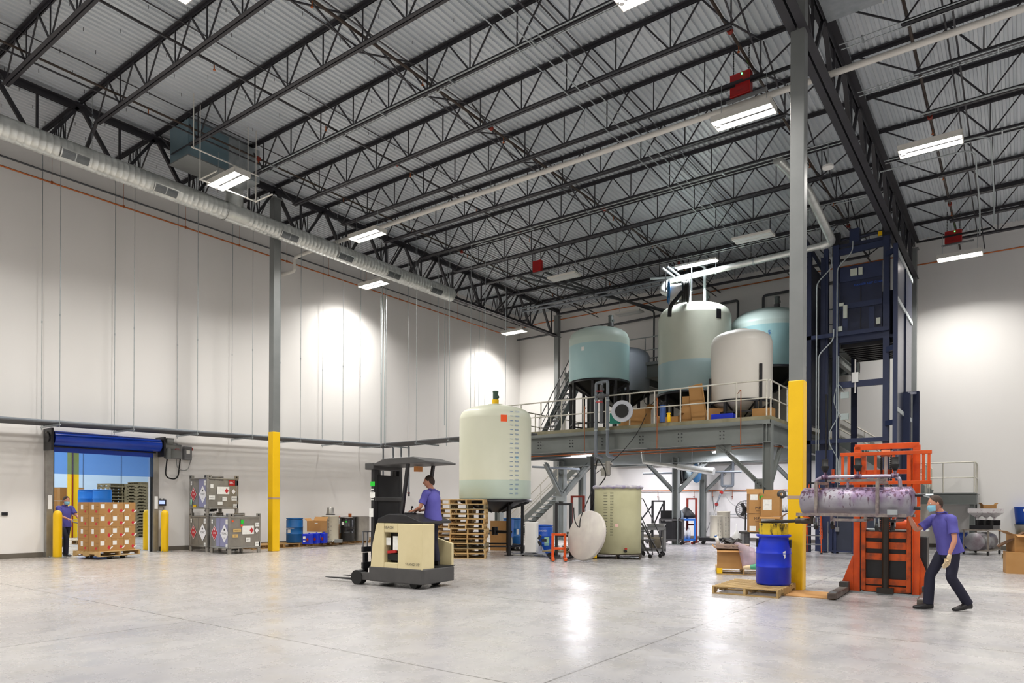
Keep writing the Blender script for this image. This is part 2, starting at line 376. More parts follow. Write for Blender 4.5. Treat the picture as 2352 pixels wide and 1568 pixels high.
JM = joist_proto(-19.45, -3.35, jlabel(0, 'main bay'), 'bar_joist', 'bar joists of the main bay', .9, 1.25)
JR = joist_proto(-3.15, XR, jlabel(0, 'right bay'), 'bar_joist', 'bar joists of the right bay', 1.25, .9)
JL = joist_proto(XL, -19.55, jlabel(0, 'short bay by the left wall'), 'bar_joist', 'short bar joists by the left wall', .95, .85, .45)
for i, y in enumerate(JY):
    for P, bay in ((JM, 'main bay'), (JR, 'right bay'), (JL, 'short bay by the left wall')):
        if bay == 'right bay' and y < 12: continue
        if bay == 'main bay' and y < 2: continue
        lb = jlabel(i, bay)
        if P.get('used'): dup(P, (0, y, 0), label=lb)
        else: P.location = (0, y, 0); P['label'] = lb; P['used'] = 1
for P in (JM, JR, JL):
    for o in [o for o in bpy.data.objects if 'used' in o]: del o['used']
# ---------------------------------------------------------------- joist girders (double angle trusses along Y)
def girder(x, label, y0, y1, zb, heavy=1.0):
    t = thing('joist_girder', label, 'roof girder', (x, 0, 0))
    def dbl(mb, ya, yb, z, hh, up):
        for sg in (-1, 1):
            x0, x1 = sorted((sg * .02, sg * .035)); mb.bb(x0, ya, z - hh / 2, x1, yb, z + hh / 2)
            x0, x1 = sorted((sg * .02, sg * (.02 + .11 * heavy))); zz = z + up * hh / 2; mb.bb(x0, ya, zz - .008, x1, yb, zz + .008)
    zt = 11.66
    a = MB(); dbl(a, y0, y1, zt, .15 * heavy, 1); obj('top_chord', a, joist_m, t)
    a = MB(); dbl(a, y0, y1, zb, .13 * heavy, -1); obj('bottom_chord', a, joist_m, t)
    for y in JY:
        if y - .96 < y0 or y + .96 > y1: continue
        m_ = y + .965
        a = MB(); a.bar((0, y + .06, zt), (0, m_ - .06, zb), .09, .09); a.bar((0, y - .06, zt), (0, y - .905, zb), .07, .07); a.bar((0, m_, zb), (0, m_, zt), .05, .05); obj('web_panel', a, joist_m, t)
    return t
girder(-19.5, 'dark truss girder running above the spiral duct along the left side', YF, 30.6, 10.38)
girder(-3.32, 'dark heavy truss girder running from the near column to the back wall', 9.0, 30.6, 10.40, 1.35)
girder_sh = None
# sloping end braces from joist bottom chord to girder bottom chord
for i, k in enumerate((0, 2, 6, 9)):
    y = 7.66 + 1.93 * k; a = MB(); a.bar((-18.55, y, ZBm), (-19.46, y + .05, 10.42), .07, .07)
    tag(obj('diagonal_brace', a, joist_m), 'short dark brace dropping from a joist to the left girder above the duct, ' + ['nearest the AC unit corner', 'just left of the yellow column head', 'beyond the yellow column', 'near the duct end'][i], 'brace')
# columns
def column(x, y, label, zt, wd=.25, yel=3.86, tape=True, name='steel_column'):
    t = thing(name, label, 'column', (x, y, 0)); h = wd / 2
    a = MB(); a.bb(-h, -h, 0, h, h, zt); a.bb(-h - .06, -h - .06, zt, h + .06, h + .06, zt + .02); obj('shaft', a, steel_gray, t, bev=.012)
    if yel:
        a = MB(); q = h + .008; a.bb(-q, -q, 0, q, q, yel); obj('yellow_sleeve', a, yellow, t, bev=.015)
    if tape:
        a = MB(); q = h + .011; a.bb(-q, -q, 1.68, q, q, 1.74); obj('tape_band', a, tape_m, t)
    return t
column(-3.32, 13.41, 'tall near steel column, gray above and yellow below, beside the blue drum', 11.4)
column(-19.49, 13.43, 'tall steel column with yellow base by the steel totes on the left', 11.4)
column(-19.5, 30.4, 'gray column against the back wall beside the steep steel stair', 11.4, yel=0, tape=False)
column(-3.32, 30.4, 'gray column at the back wall behind the navy lift, yellow at its foot', 11.4, yel=3.0, tape=False)

# ---------------------------------------------------------------- lamps
def lamp_parts(t):
    a = MB(); a.bb(-.66, -.24, .03, .66, .24, .10); a.bb(-.66, -.24, -.035, .66, -.225, .03); a.bb(-.66, .225, -.035, .66, .24, .03); a.bb(-.66, -.24, -.035, -.645, .24, .03); a.bb(.645, -.24, -.035, .66, .24, .03)
    obj('housing', a, white_p, t)
    for s in (-1, 1):
        a = MB(); a.bb(-.62, s * .125 - .09, .0, .62, s * .125 + .09, .028); obj('diffuser', a, lamp_m, t)
    a = MB(); a.bb(-.64, -.03, -.03, .64, .03, .03); obj('divider', a, midgray, t)
    a = MB(); a.cyl((-.56, -.0, -.07), (-.56, 0, -.03), .05, n=10); obj('sensor', a, white_pl, t)
    a = MB()
    for s in (-1, 1): a.cyl((s * .5, 0, .1), (s * .5, 0, .9), .006, n=5)
    obj('hanger', a, galv, t)
LB = ['lit twin panel high bay lamp below the AC unit above the duct', 'lit twin panel lamp hanging at the left end of the white pipe', 'lit lamp low over the left wall behind the duct', 'lit lamp in the far left corner of the hall',
      'lit lamp under the large red box near the tall column', 'lit lamp in the right bay beside the heavy girder', 'lit lamp above the far right wall under a red box']
L0 = None
for i, (x, y, z, on) in enumerate(LAMPS):
    lb = LB[i] if i < 7 else 'lit high bay lamp over the part of the hall outside the photo'
    gp = 'high bay lamps' if i < 7 else 'high bay lamps out of the picture'
    if L0 is None: L0 = thing('high_bay_lamp', lb, 'lamp', (x, y, z), 0, gp); lamp_parts(L0)
    else: dup(L0, (x, y, z), label=lb, group=gp)
    area('lamp_light', (x, y, z - .04), 1.2, .4, LAMP_W, spread=142)
LD = thing('high_bay_lamp', 'unlit white lamp below the middle red box', 'lamp', DEAD[0], 0, 'unlit high bay lamps')
a = MB(); a.bb(-.62, -.26, 0, .62, .26, .07); obj('housing', a, white_p, LD)
for s in (-1, 1): a = MB(); a.bb(-.58, s * .125 - .09, -.012, .58, s * .125 + .09, 0); obj('diffuser', a, M('unlit_diffuser', 'c9cccc', .5), LD)
a = MB()
for s in (-1, 1): a.cyl((s * .5, 0, .07), (s * .5, 0, .9), .006, n=5)
obj('hanger', a, galv, LD)
dup(LD, DEAD[1], label='unlit white lamp near the back wall left of the tall tanks'); dup(LD, DEAD[2], label='unlit white lamp high over the tanks close to the tall column')
# fluorescent strip above the tall tank
t = thing('strip_light', 'lit double tube strip light above the tallest mezzanine tank', 'lamp', (-9.17, 23.3, 10.0))
a = MB(); a.bb(-.75, -.14, .02, .75, .14, .08); obj('housing', a, white_p, t)
for s in (-1, 1): a = MB(); a.cyl((-.72, s * .08, 0), (.72, s * .08, 0), .022, n=8); obj('tube', a, tube_m, t)
area('strip_lamp_light', (-9.17, 23.3, 9.96), 1.4, .25, 160, (.93, .97, 1), 170)
# ================================================================= services under the roof
def bend(pts, r, n=8, k=5):                              # polyline with rounded corners
    P = [Vector(p) for p in pts]; out = [P[0]]
    for i in range(1, len(P) - 1):
        a, b, c = P[i - 1], P[i], P[i + 1]; d1 = (a - b); d2 = (c - b); q = min(r, d1.length * .45, d2.length * .45)
        s, e = b + d1.normalized() * q, b + d2.normalized() * q
        for j in range(k + 1): t = j / k; out.append(s * (1 - t) ** 2 + b * 2 * t * (1 - t) + e * t * t)
    out.append(P[-1]); return out
def run(name, label, cat, pts, r, mat, br=.15, n=8, group=None):
    a = MB(); a.tube(bend(pts, br), r, n); o = obj(name, a, mat); return tag(o, label, cat, group)
YE = YB - .05
# sprinkler mains and bridging
for X, z, lb in ((-17.36, 11.28, 'dark brown sprinkler pipe under the joists closest to the spiral duct'), (-14.40, 11.28, 'dark brown sprinkler pipe parallel to the duct, second from it'), (-10.98, 11.22, 'dark brown sprinkler pipe along the middle of the main bay'),
                 (-4.79, 11.22, 'dark brown sprinkler pipe just left of the heavy girder'), (-1.83, 11.22, 'dark brown sprinkler pipe in the right bay')):
    t = thing('sprinkler_pipe', lb, 'pipe', (X, 0, z)); a = MB(); a.cyl((0, 1.5, 0), (0, YE, 0), .032 if X > -12 else .027, n=8); obj('pipe', a, brown_pipe, t)
    y = 8.35
    while y < 29:
        a = MB(); a.cyl((.0, y, -.14), (0, y, 0), .012, n=6); a.cyl((0, y, -.15), (0, y, -.135), .03, n=8); obj('sprinkler_head', a, copper, t); y += 3.05
    for y in (13.9, 19.9, 26.0) if X > -15 else (11.4, 20.2):
        a = MB(); a.cyl((0, y - .05, 0), (0, y + .05, 0), .06, n=10); obj('red_coupling', a, dullred, t)
BR = [(-17.25, 'beside the duct side sprinkler pipe'), (-14.1, 'in the left third of the main bay'), (-11.15, 'in the middle of the main bay'), (-7.67, 'in the right third of the main bay'), (-1.07, 'in the right bay'), (4.0, 'far into the right bay')]
for X, lb in BR:
    a = MB(); a.bb(X - .018, 2, ZBm + .035, X + .018, YE, ZBm + .045); a.bb(X - .018, 2, ZBm + .045, X - .012, YE, ZBm + .08)
    a.bb(X - .25, 2, ZT - .075, X - .215, YE, ZT - .065)
    tag(obj('joist_bridging', a, joist_m), 'thin dark bridging rods tying the joists together, ' + lb, 'bridging')
for X, lb in ((-11.3, 'middle'), (-4.6, 'right hand')):
    for i, y in enumerate(JY[6:-1]):
        a = MB(); a.bar((X, y + .05, ZBm + .03), (X, y + 1.88, ZT - .06), .03, .03); a.bar((X + .03, y + .05, ZT - .06), (X + .03, y + 1.88, ZBm + .03), .03, .03)
        tag(obj('cross_brace', a, joist_m), f'dark crossed steel braces, {lb} line, ' + ['eleventh', 'tenth', 'ninth', 'eighth', 'seventh', 'sixth', 'fifth', 'fourth', 'third', 'second', 'first'][i] + ' from the back wall', 'cross brace', f'crossed braces of the {lb} line')
# white pipe through the main bay and the right bay
t = thing('white_pipe', 'long white pipe crossing the whole roof from the left wall to the right', 'pipe')
a = MB(); a.tube(bend([(XL, 15.6, 10.08), (-21.45, 15.6, 10.08), (-21.45, 15.6, 10.56), (-20.9, 15.6, 10.6), (XR, 15.6, 10.64)], .12), .066, 12); obj('pipe', a, white_p, t)
for x in (-15.4, -12.3, -9.2, -6.1, 0.2, 3.0): a = MB(); a.cyl((x, 15.6, 10.7), (x, 15.6, ZC), .006, n=5); a.cyl((x, 15.6, 10.69), (x, 15.6, 10.73), .02, n=6); obj('hanger_rod', a, galv, t)
# spiral duct
DX, DZc, DR = -18.9, 10.17, .265
t = thing('spiral_duct', 'long bright spiral metal air duct along the left side', 'duct', (DX, 0, DZc))
prof = []; y = -4.0
while y < 21.3:
    for q in (0, .012, .024): prof.append((DR + (.007 if q == .012 else 0), y + q))
    y += .145
a = MB(); a.lathe(prof, (0, 0, 0), 32, (0, 1, 0)); obj('duct_body', a, duct_m, t)
a = MB(); a.cyl((0, 21.24, 0), (0, 21.34, 0), DR + .012, n=32); obj('end_cap', a, duct_m, t)
for yc in (7.25, 9.48, 13.42, 15.68, 17.94, 20.27, 4.9, 2.6):
    th = -.55; hw = .33; a = MB()
    g = M if False else None
    def PT(ang, r_, yy): return (r_ * math.cos(ang), yy, r_ * math.sin(ang))
    A0, A1, R = -1.12, -.18, DR + .022
    for (b0, b1, y0, y1) in ((A0, A0 + .1, yc - hw, yc + hw), (A1 - .1, A1, yc - hw, yc + hw), (A0, A1, yc - hw, yc - hw + .03), (A0, A1, yc + hw - .03, yc + hw), (A0, A1, yc - .012, yc + .012)):
        n = 6 if b1 - b0 > .3 else 1
        for i in range(n):
            p, q = b0 + (b1 - b0) * i / n, b0 + (b1 - b0) * (i + 1) / n
            a.quad(PT(p, R, y0), PT(q, R, y0), PT(q, R, y1), PT(p, R, y1))
    fr = obj('grille', a, duct_m, t)
    a = MB()
    for i in range(18):
        ang = A0 + .1 + (A1 - A0 - .2) * (i + .5) / 18
        a.bar(PT(ang, R - .004, yc - hw + .03), PT(ang, R - .004, yc + hw - .03), .004, .02, (math.cos(ang), 0, math.sin(ang)))
    obj('louver', a, galv, fr)
    a = MB()
    for i in range(6):
        p, q = A0 + .05 + (A1 - A0 - .1) * i / 6, A0 + .05 + (A1 - A0 - .1) * (i + 1) / 6
        a.quad(PT(p, DR + .008, yc - hw), PT(q, DR + .008, yc - hw), PT(q, DR + .008, yc + hw), PT(p, DR + .008, yc + hw))
    obj('grille_back', a, dkgray, fr)
a = MB(); a.cyl((0, 11.62, 0), (0, 11.62, 1.05), .235, n=24); a.cyl((0, 11.3, 0), (0, 11.98, 0), DR + .012, n=32, caps=False); a.cyl((0, 11.62, .2), (0, 11.62, .5), .25, n=24); obj('tee', a, duct_m, t)
for yy in (7.66, 11.5, 15.4, 19.2, 3.8): a = MB(); a.cyl((.1, yy, DR), (.1, yy, ZC - DZc), .008, n=5); obj('hanger_rod', a, galv, t)
# rooftop unit drop box above the duct
t = thing('air_handler_box', 'blue gray sheet metal air box hanging under the deck above the lamp', 'air handler', (-18.15, 10.55, 10.75))
a = MB(); a.bb(-.5, -1.0, 0, .45, .15, .95); obj('cabinet', a, M('blue_gray_sheet', '7b929c', .35, .5, c2='64808c', scale=2), t, bev=.01)
a = MB(); a.bb(-.4, .16, .05, .40, 1.15, .98); obj('transition', a, galv, t)
a = MB(); a.bb(-.52, -1.02, -.03, .47, .17, 0); obj('bottom_flange', a, steel_gray, t)
a = MB(); a.cyl((-.75, 1.07, .2), (-.75, 1.07, 1.0), .22, n=20); obj('riser', a, duct_m, t)
# pipe frame hung below the unit
t = thing('hanging_pipe_frame', 'white painted pipe frame hanging around the lamp over the duct', 'pipe frame')
z0 = 9.9; A, B = (-17.08, 9.53, z0), (-17.07, 11.14, z0)
for p, q in ((A, B), (A, (-16.3, 9.53, z0)), ((-16.8, 9.15, z0 + .6), (-16.82, 11.05, z0 + .6)), (B, (-16.3, 11.14, z0))):
    a = MB(); a.cyl(p, q, .018, n=7); obj('pipe', a, white_p, t)
for p in (A, (-17.08, 10.9, z0), B, (-16.8, 9.2, z0 + .6)): a = MB(); a.cyl(p, (p[0], p[1], ZC), .012, n=6); a.ball(p, .03, 8); obj('hanger_rod', a, white_p, t)
# big plenum over the near column
t = thing('supply_plenum', 'large galvanised sheet metal duct box above the near column', 'duct')
a = MB(); a.bb(-3.05, 11.6, 10.95, -1.0, 14.42, 11.75); obj('casing', a, galv, t, bev=.01)
a = MB(); a.bb(-2.1, 11.58, 10.93, -2.07, 14.44, 11.77); obj('seam', a, duct_m, t)
# red control boxes on chains
def redbox(p, wd, hh, label, led=True):
    t = thing('red_control_box', label, 'control box', p, -.05)
    a = MB(); a.bb(-wd / 2, -.08, 0, wd / 2, .08, hh); obj('casing', a, red_p, t, bev=.006)
    a = MB(); a.bb(-wd / 2 + .03, -.085, .03, wd / 2 - .03, -.08, hh - .04); obj('front_panel', a, M('darker_red', 'a01a1c', .45), t)
    a = MB(); a.text('UTILITY', .035, Matrix.Translation((0, -.087, hh * .2)) @ Matrix.Rotation(pi / 2, 4, 'X')); obj('nameplate', a, ink, t)
    for s in (-1, 1):
        a = MB(); zz = hh
        while zz < ZC - p[2] - .05: a.bb(s * wd * .38 - .012, -.004, zz, s * wd * .38 + .012, .004, zz + .03); a.bb(s * wd * .38 - .004, -.012, zz + .03, s * wd * .38 + .004, .012, zz + .055); zz += .055
        obj('chain', a, black_p, t)
    if led: a = MB(); a.ball((wd * .1, -.09, hh - .05), .02, 8); obj('indicator_light', a, led_m, t)
    a = MB(); a.bb(-wd / 2 - .1, -.05, -.06, wd / 2 + .35, .05, -.02); obj('support_strut', a, midgray, t)
redbox((-5.06, 15.45, 10.72), .46, .5, 'bright red metal box with green light, hanging above the lamp near the tall column')
redbox((-15.32, 22.43, 10.72), .38, .42, 'small red metal box hanging under the joists near the middle of the roof', False)
redbox((-1.89, 28.38, 10.72), .5, .42, 'dark red metal box with green light above the far right wall')
redbox((-20.35, 18.75, 10.62), .34, .10, 'thin red box behind the end of the duct over the wall lamp', False)
# copper and black lines along the walls
t = thing('copper_pipe', 'copper pipe running high along the left wall', 'pipe')
a = MB(); a.tube(bend([(-21.95, YF + .2, 10.53), (-21.95, 29.15, 10.53), (-21.95, 29.15, 10.95), (-21.95, 30.4, 11.1), (-20.6, 30.45, 11.22)], .08), .024, 7); obj('pipe', a, copper, t)
for y in JY[5:]: a = MB(); a.cyl((-21.95, y + .25, 10.56), (-21.95, y + .25, ZC), .005, n=5); a.cyl((-21.95, y + .25, 10.5), (-21.95, y + .25, 10.57), .033, n=8); obj('clamp_hanger', a, copper, t)
run('copper_pipe', 'copper pipe running high along the back wall behind the tanks', 'pipe', [(-20.6, 30.45, 11.22), (-3.9, 30.45, 11.26), (-3.3, 30.45, 10.8), (XR, 30.45, 10.8)], .026, copper, n=7)
run('black_conduit', 'dark gray conduit high on the left wall above the copper pipe', 'conduit', [(-22.05, YF, 10.84), (-22.05, 30.3, 10.84)], .026, pvc_d, n=7)
run('black_conduit', 'thin dark conduit on the left wall just below the joist ends', 'conduit', [(-21.6, YF, 11.12), (-21.6, 30.0, 11.12)], .02, black_p, n=6)
# gray process pipes hanging over the far end, bending down behind the tanks
for i, (x, zz) in enumerate(((-13.0, 10.55), (-13.5, 10.65), (-14.0, 10.75))):
    run('process_pipe', 'gray pipe dropping from the roof down behind the left mezzanine tank, ' + ['right one of three', 'middle one of three', 'left one of three'][i], 'pipe', [(x - 3.0 + .9 * i, 22 + i * .3, zz), (x, 30.3, zz), (x, 30.3, 8.0)], .045, pvc_d, .15)
for i, (yy, zz) in enumerate(((25.75, 10.55), (26.05, 10.5), (26.4, 10.6))):
    run('process_pipe', 'gray pipe hanging in a row of three under the roof left of the hose reel, ' + ['front one', 'middle one', 'rear one'][i], 'pipe', [(-18.6, yy, zz), (-10.9, yy, zz)], .04, pvc, .1)
t = thing('process_pipe', 'dark gray pipe loop on the back wall between the two tall tanks', 'pipe')
a = MB(); a.tube(bend([(-16.5, 30.4, 10.45), (-10.05, 30.4, 10.62), (-10.05, 30.4, 8.0)], .12), .06, 8); obj('left_pipe', a, pvc_d, t)
a = MB(); a.tube(bend([(-4.5, 30.4, 10.7), (-8.95, 30.4, 10.62), (-8.95, 30.4, 8.0)], .12), .06, 8); obj('right_pipe', a, pvc_d, t)
run('process_pipe', 'dark gray pipe along the back wall beside the far left column', 'pipe', [(XL, 30.55, 10.55), (-16.6, 30.55, 10.6)], .05, pvc_d)
# galvanised conduits under the joists
for i, X in enumerate((-8.37, -8.06, -7.79)):
    run('galvanised_conduit', 'thin galvanised conduit crossing under the joists towards the tall tanks, ' + ['leftmost', 'middle', 'rightmost'][i] + ' of three', 'conduit', [(X, 3, 10.94), (X, 27.5, 10.94)], .014, galv, n=6)
for i, (yy, x0, x1, zz) in enumerate(((11.5, -17.2, XR, 10.93), (19.24, -16.0, -3.6, 10.93), (23.1, -17, -3.6, 10.93), (17.3, -3, 9, 10.93), (21.15, -3.0, 3.2, 10.93), (15.35, -3, 9, 10.96), (24.95, -17, -5, 10.93))):
    t = thing('galvanised_conduit', 'pair of galvanised conduits clipped under a joist, ' + ['nearest, above the white pipe', 'in the middle of the main bay', 'beyond the middle red box', 'in the right bay past the white pipe', 'in the right bay by the lamp', 'at the white pipe in the right bay', 'over the left mezzanine tank'][i], 'conduit')
    for q in (-.09, .09): a = MB(); a.cyl((x0, yy + q, zz), (x1, yy + q, zz), .013, n=6); obj('conduit', a, galv, t)
    x = x0 + .4
    while x < x1: a = MB(); a.bb(x, yy - .11, zz - .02, x + .03, yy + .11, zz + .03); obj('clip', a, galv, t); x += 2.2
for i, (x, y) in enumerate(((-.62, 24.0), (-.98, 24.6), (.25, 22.0))):
    run('galvanised_conduit', 'white conduit bending down from the roof on the far right, ' + ['long right one', 'long left one', 'short one at the picture edge'][i], 'conduit', [(x - 2.2, y - 3.0, 10.9), (x, y - 3.0, 10.9), (x, y, 10.4), (x, y, 9.6)], .02, rail_g, .4)
for i, (xx, yy) in enumerate(((-5.75, 15.4), (-1.9, 15.3), (-.95, 13.5), (-3.0, 28.3))):
    t = tag(obj('cable_strut', MB().bar((xx - .0, yy, 10.96), (xx + 2.2, yy, 10.96), .06, .06), black_p), ['short dark strut beside the large red box', 'short dark strut under the white pipe in the right bay', 'dark strut near the top right of the hall', 'dark strut above the navy lift'][i], 'strut')
# disc antenna
t = thing('ceiling_antenna', 'white round disc antenna under the joists right of the near column', 'antenna', (-4.05, 19.3, 10.35)); a = MB(); a.cyl((0, 0, 0), (0, 0, .05), .14, n=20); obj('disc', a, white_pl, t); a = MB(); a.cyl((0, 0, .05), (0, 0, .66), .01, n=5); obj('rod', a, galv, t)

# ---------------------------------------------------------------- pipe tray along the left wall
TZ = lambda y: 3.70 + (y - 6.6) * .0205
t = thing('pipe_tray', 'long gray bundle of side by side pipes hung along the left wall above the door', 'pipe tray')
for i in range(9):
    x = -21.95 + i * .125; a = MB(); a.cyl((x, -3, TZ(-3)), (x, 19.5 + (8 - i) * .125, TZ(19.6)), .037, n=8); obj('pipe', a, pvc if i == 8 else pvc_d, t)
for k, y in enumerate(JY[4:]):
    if y > 20: continue
    b = thing('tray_bracket', 'perforated strut holding up the pipe bundle on two thin rods, ' + ['out of the picture at the left', 'out of the picture farther left', 'at the left end of the door', 'over the middle of the door', 'over the gray control boxes', 'above the steel totes', 'right of the yellow column', 'second right of the yellow column', 'third right of the yellow column'][min(k, 8)], 'bracket', (0, y + .06, TZ(y) - .06))
    a = MB(); a.bb(-22.1, -.02, -.045, -20.8, .02, 0)
    for j in range(8): a.bb(-21.9 + j * .135, -.021, .0, -21.84 + j * .135, .021, .008)
    obj('strut', a, galv, b)
    for x in (-22.06, -20.84): a = MB(); a.cyl((x, 0, -.1), (x, 0, ZC - TZ(y)), .009, n=6); a.cyl((x, 0, 2.9), (x, 0, 2.96), .016, n=6); obj('hanger_rod', a, galv, b)
t = thing('pipe_tray', 'gray pipe bundle turning off the left wall towards the big round tank', 'pipe tray')
for i in range(9):
    y = 19.5 + i * .125; a = MB(); a.cyl((-21.95, y, 3.97), (-14.0, y, 4.08), .037, n=8); obj('pipe', a, pvc_d, t)
for k, x in enumerate((-20.6, -18.9, -17.2, -15.5)):
    b = thing('tray_bracket', 'strut under the pipe bundle that leaves the wall, ' + ['nearest the wall', 'second from the wall', 'third from the wall', 'nearest the round tank'][k], 'bracket', (x, 0, 3.92 + k * .02))
    a = MB(); a.bb(-.02, 19.3, -.045, .02, 20.65, 0); obj('strut', a, galv, b)
    for y in (19.36, 20.6): a = MB(); a.cyl((0, y, -.08), (0, y, ZC - 3.95), .009, n=6); obj('hanger_rod', a, galv, b)
# long drop lines near the left end of the duct
for i, px in enumerate((878, 884)):
    p = onX(px, 700, -21.2); run('drop_conduit', 'pale vertical conduit dropping from the wall lamp to the pipe bundle, ' + ['left', 'right'][i] + ' of two', 'conduit', [(p.x, p.y, ZC), (p.x, p.y, 4.0)], .02, rail_g, n=6)
for i, px in enumerate((1022, 1027)):
    p = onY(px, 700, 22.5); run('drop_conduit', 'pale vertical conduit dropping beside the end of the duct, ' + ['left', 'right'][i] + ' of two', 'conduit', [(p.x, p.y, ZC), (p.x, p.y, 4.1 if i else 5)], .018, rail_g, n=6)
p = onY(1101, 700, 27); run('drop_conduit', 'thin vertical conduit standing alone before the far left corner', 'conduit', [(p.x, p.y, ZC), (p.x, p.y, 4.2)], .014, rail_g, n=6)
# four valve drops
for i, px in enumerate((880, 903, 921, 939)):
    p = onY(px, 1100, 20.35)
    t = thing('valve_drop', 'gray drop pipe with a red handled valve at the wall, ' + ['leftmost', 'second', 'third', 'rightmost'][i] + ' of four', 'valve pipe', (p.x, 20.35, 1.95), 0, 'valve drops')
    a = MB(); a.cyl((0, 0, .1), (0, 0, 1.96), .035, n=8); a.cyl((0, 0, 1.9), (-.15, .1, 2.0), .03, n=8); obj('pipe', a, pvc, t)
    a = MB(); a.ball((0, 0, .05), .06, 10); a.cyl((0, 0, -.08), (0, 0, .0), .045, n=8); obj('valve_body', a, pvc_d, t)
    a = MB(); a.bar((-.02, -.06, .06), (.13, -.08, .04), .03, .02); a.cyl((0, -.08, .05), (0, 0, .05), .02, n=6); obj('red_handle', a, red_p, t)
# ================================================================= reusable goods
def RX(a): return Matrix.Rotation(a, 4, 'X')
def RZ(a): return Matrix.Rotation(a, 4, 'Z')
def TR(x, y, z): return Matrix.Translation((x, y, z))
def face(x, y, z, rz=0): return TR(x, y, z) @ RZ(rz) @ RX(pi / 2)          # frame whose local xy lies on an upright face; rz=0 looks to -Y, 90 deg looks to +X
def pallet(label, loc, rz=0, L=1.2, W=1.0, mat=None, group=None, H=.14, boards=7, seed=0, ends=None):
    mat = mat or wood; t = thing('wooden_pallet', label, 'pallet', loc, rz, group); r = random.Random(seed)
    a = MB(); bw = .095; st = (W - bw) / (boards - 1)
    for i in range(boards): y = -W / 2 + i * st; a.bb(-L / 2 + r.uniform(-.006, .006), y, H - .018, L / 2 + r.uniform(-.006, .006), y + bw, H)
    obj('top_deck', a, mat, t)
    for x in (-L / 2 + .02, 0, L / 2 - .02):
        a = MB(); x -= .019
        for y0, y1, z0 in ((-W / 2, -W / 2 + .18, .018), (-W / 2 + .18, -W / 2 + .4, .06), (-W / 2 + .4, W / 2 - .4, .018), (W / 2 - .4, W / 2 - .18, .06), (W / 2 - .18, W / 2, .018)): a.bb(x, y0, z0, x + .038, y1, H - .018)
        obj('stringer', a, mat, t)
    a = MB()
    for y in (-W / 2, -bw / 2, W / 2 - bw): a.bb(-L / 2, y, 0, L / 2, y + bw, .018)
    obj('bottom_deck', a, mat, t)
    if ends: 
        a = MB(); a.bb(-L / 2 - .004, -W / 2 - .004, .02, -L / 2 + .12, -W / 2 + .004, H + .003); a.bb(-L / 2 - .004, -W / 2 - .004, .02, -L / 2 + .004, -W / 2 + .1, H + .003); obj('yellow_paint_mark', a, yellow, t)
    return t
def drum(label, loc, mat, group=None, R=.29, H=.89, style='closed', stickers=(), rz=0, name='plastic_drum', ribs=(.36, .63), cat='drum'):
    t = thing(name, label, cat, loc, rz, group); a = MB()
    pr = [(0, 0), (R - .03, 0), (R - .03, 0), (R - .012, .008), (R, .04)]
    for f in ribs: h = f * H; pr += [(R, h - .02), (R + .008, h - .008), (R + .008, h + .008), (R, h + .02)]
    if style == 'closed': pr += [(R, H - .09), (R - .012, H - .06), (R - .02, H - .045), (R + .004, H - .035), (R + .004, H - .005), (R - .01, H), (R - .02, H), (R - .02, H), (R - .03, H - .02), (0, H - .018)]
    elif style == 'barrel': pr += [(R, H * .72), (R - .03, H * .86), (R - .045, H - .06), (R - .01, H - .045), (R, H - .03), (R, H - .004), (R - .012, H), (R - .025, H), (R - .025, H), (R - .04, H - .04), (0, H - .04)]
    else: pr += [(R, H - .02), (R + .012, H - .01), (R + .012, H), (R - .008, H), (R - .008, H), (R - .012, .03), (0, .03)]
    a.lathe(pr, n=32); obj('body', a, mat, t)
    if style == 'closed' or style == 'barrel':
        for s in (-1, 1): a = MB(); a.cyl((s * R * .62, 0, H - .03), (s * R * .62, 0, H - .004), .035, n=12); obj('bung', a, mat, t)
    for ang, z, w_, h_, m_, txt in stickers:
        a = MB(); n = 5; v = []
        for i in range(n + 1):
            th = ang + (i / n - .5) * w_ / R
            for zz in (z - h_ / 2, z + h_ / 2): v.append(((R + .003) * math.cos(th), (R + .003) * math.sin(th), zz))
        a.add(v, [(2 * i, 2 * i + 2, 2 * i + 3, 2 * i + 1) for i in range(n)], True)
        ms = [m_]
        if txt: ms.append(txt[1]); a.m = 1; a.text(txt[0], txt[2], TR((R + .006) * math.cos(ang), (R + .006) * math.sin(ang), z) @ RZ(ang + pi / 2) @ RX(pi / 2))
        obj('label', a, ms, t)
    return t
def diamond(a, M_, s): return a.add([M_ @ Vector(p) for p in ((0, -s, 0), (s * .82, 0, 0), (0, s, 0), (-s * .82, 0, 0))], [(0, 1, 2, 3)])
def rect(a, M_, x, y, w_, h_, d=0): return a.add([M_ @ Vector(p) for p in ((x - w_ / 2, y - h_ / 2, d), (x + w_ / 2, y - h_ / 2, d), (x + w_ / 2, y + h_ / 2, d), (x - w_ / 2, y + h_ / 2, d))], [(0, 1, 2, 3)])
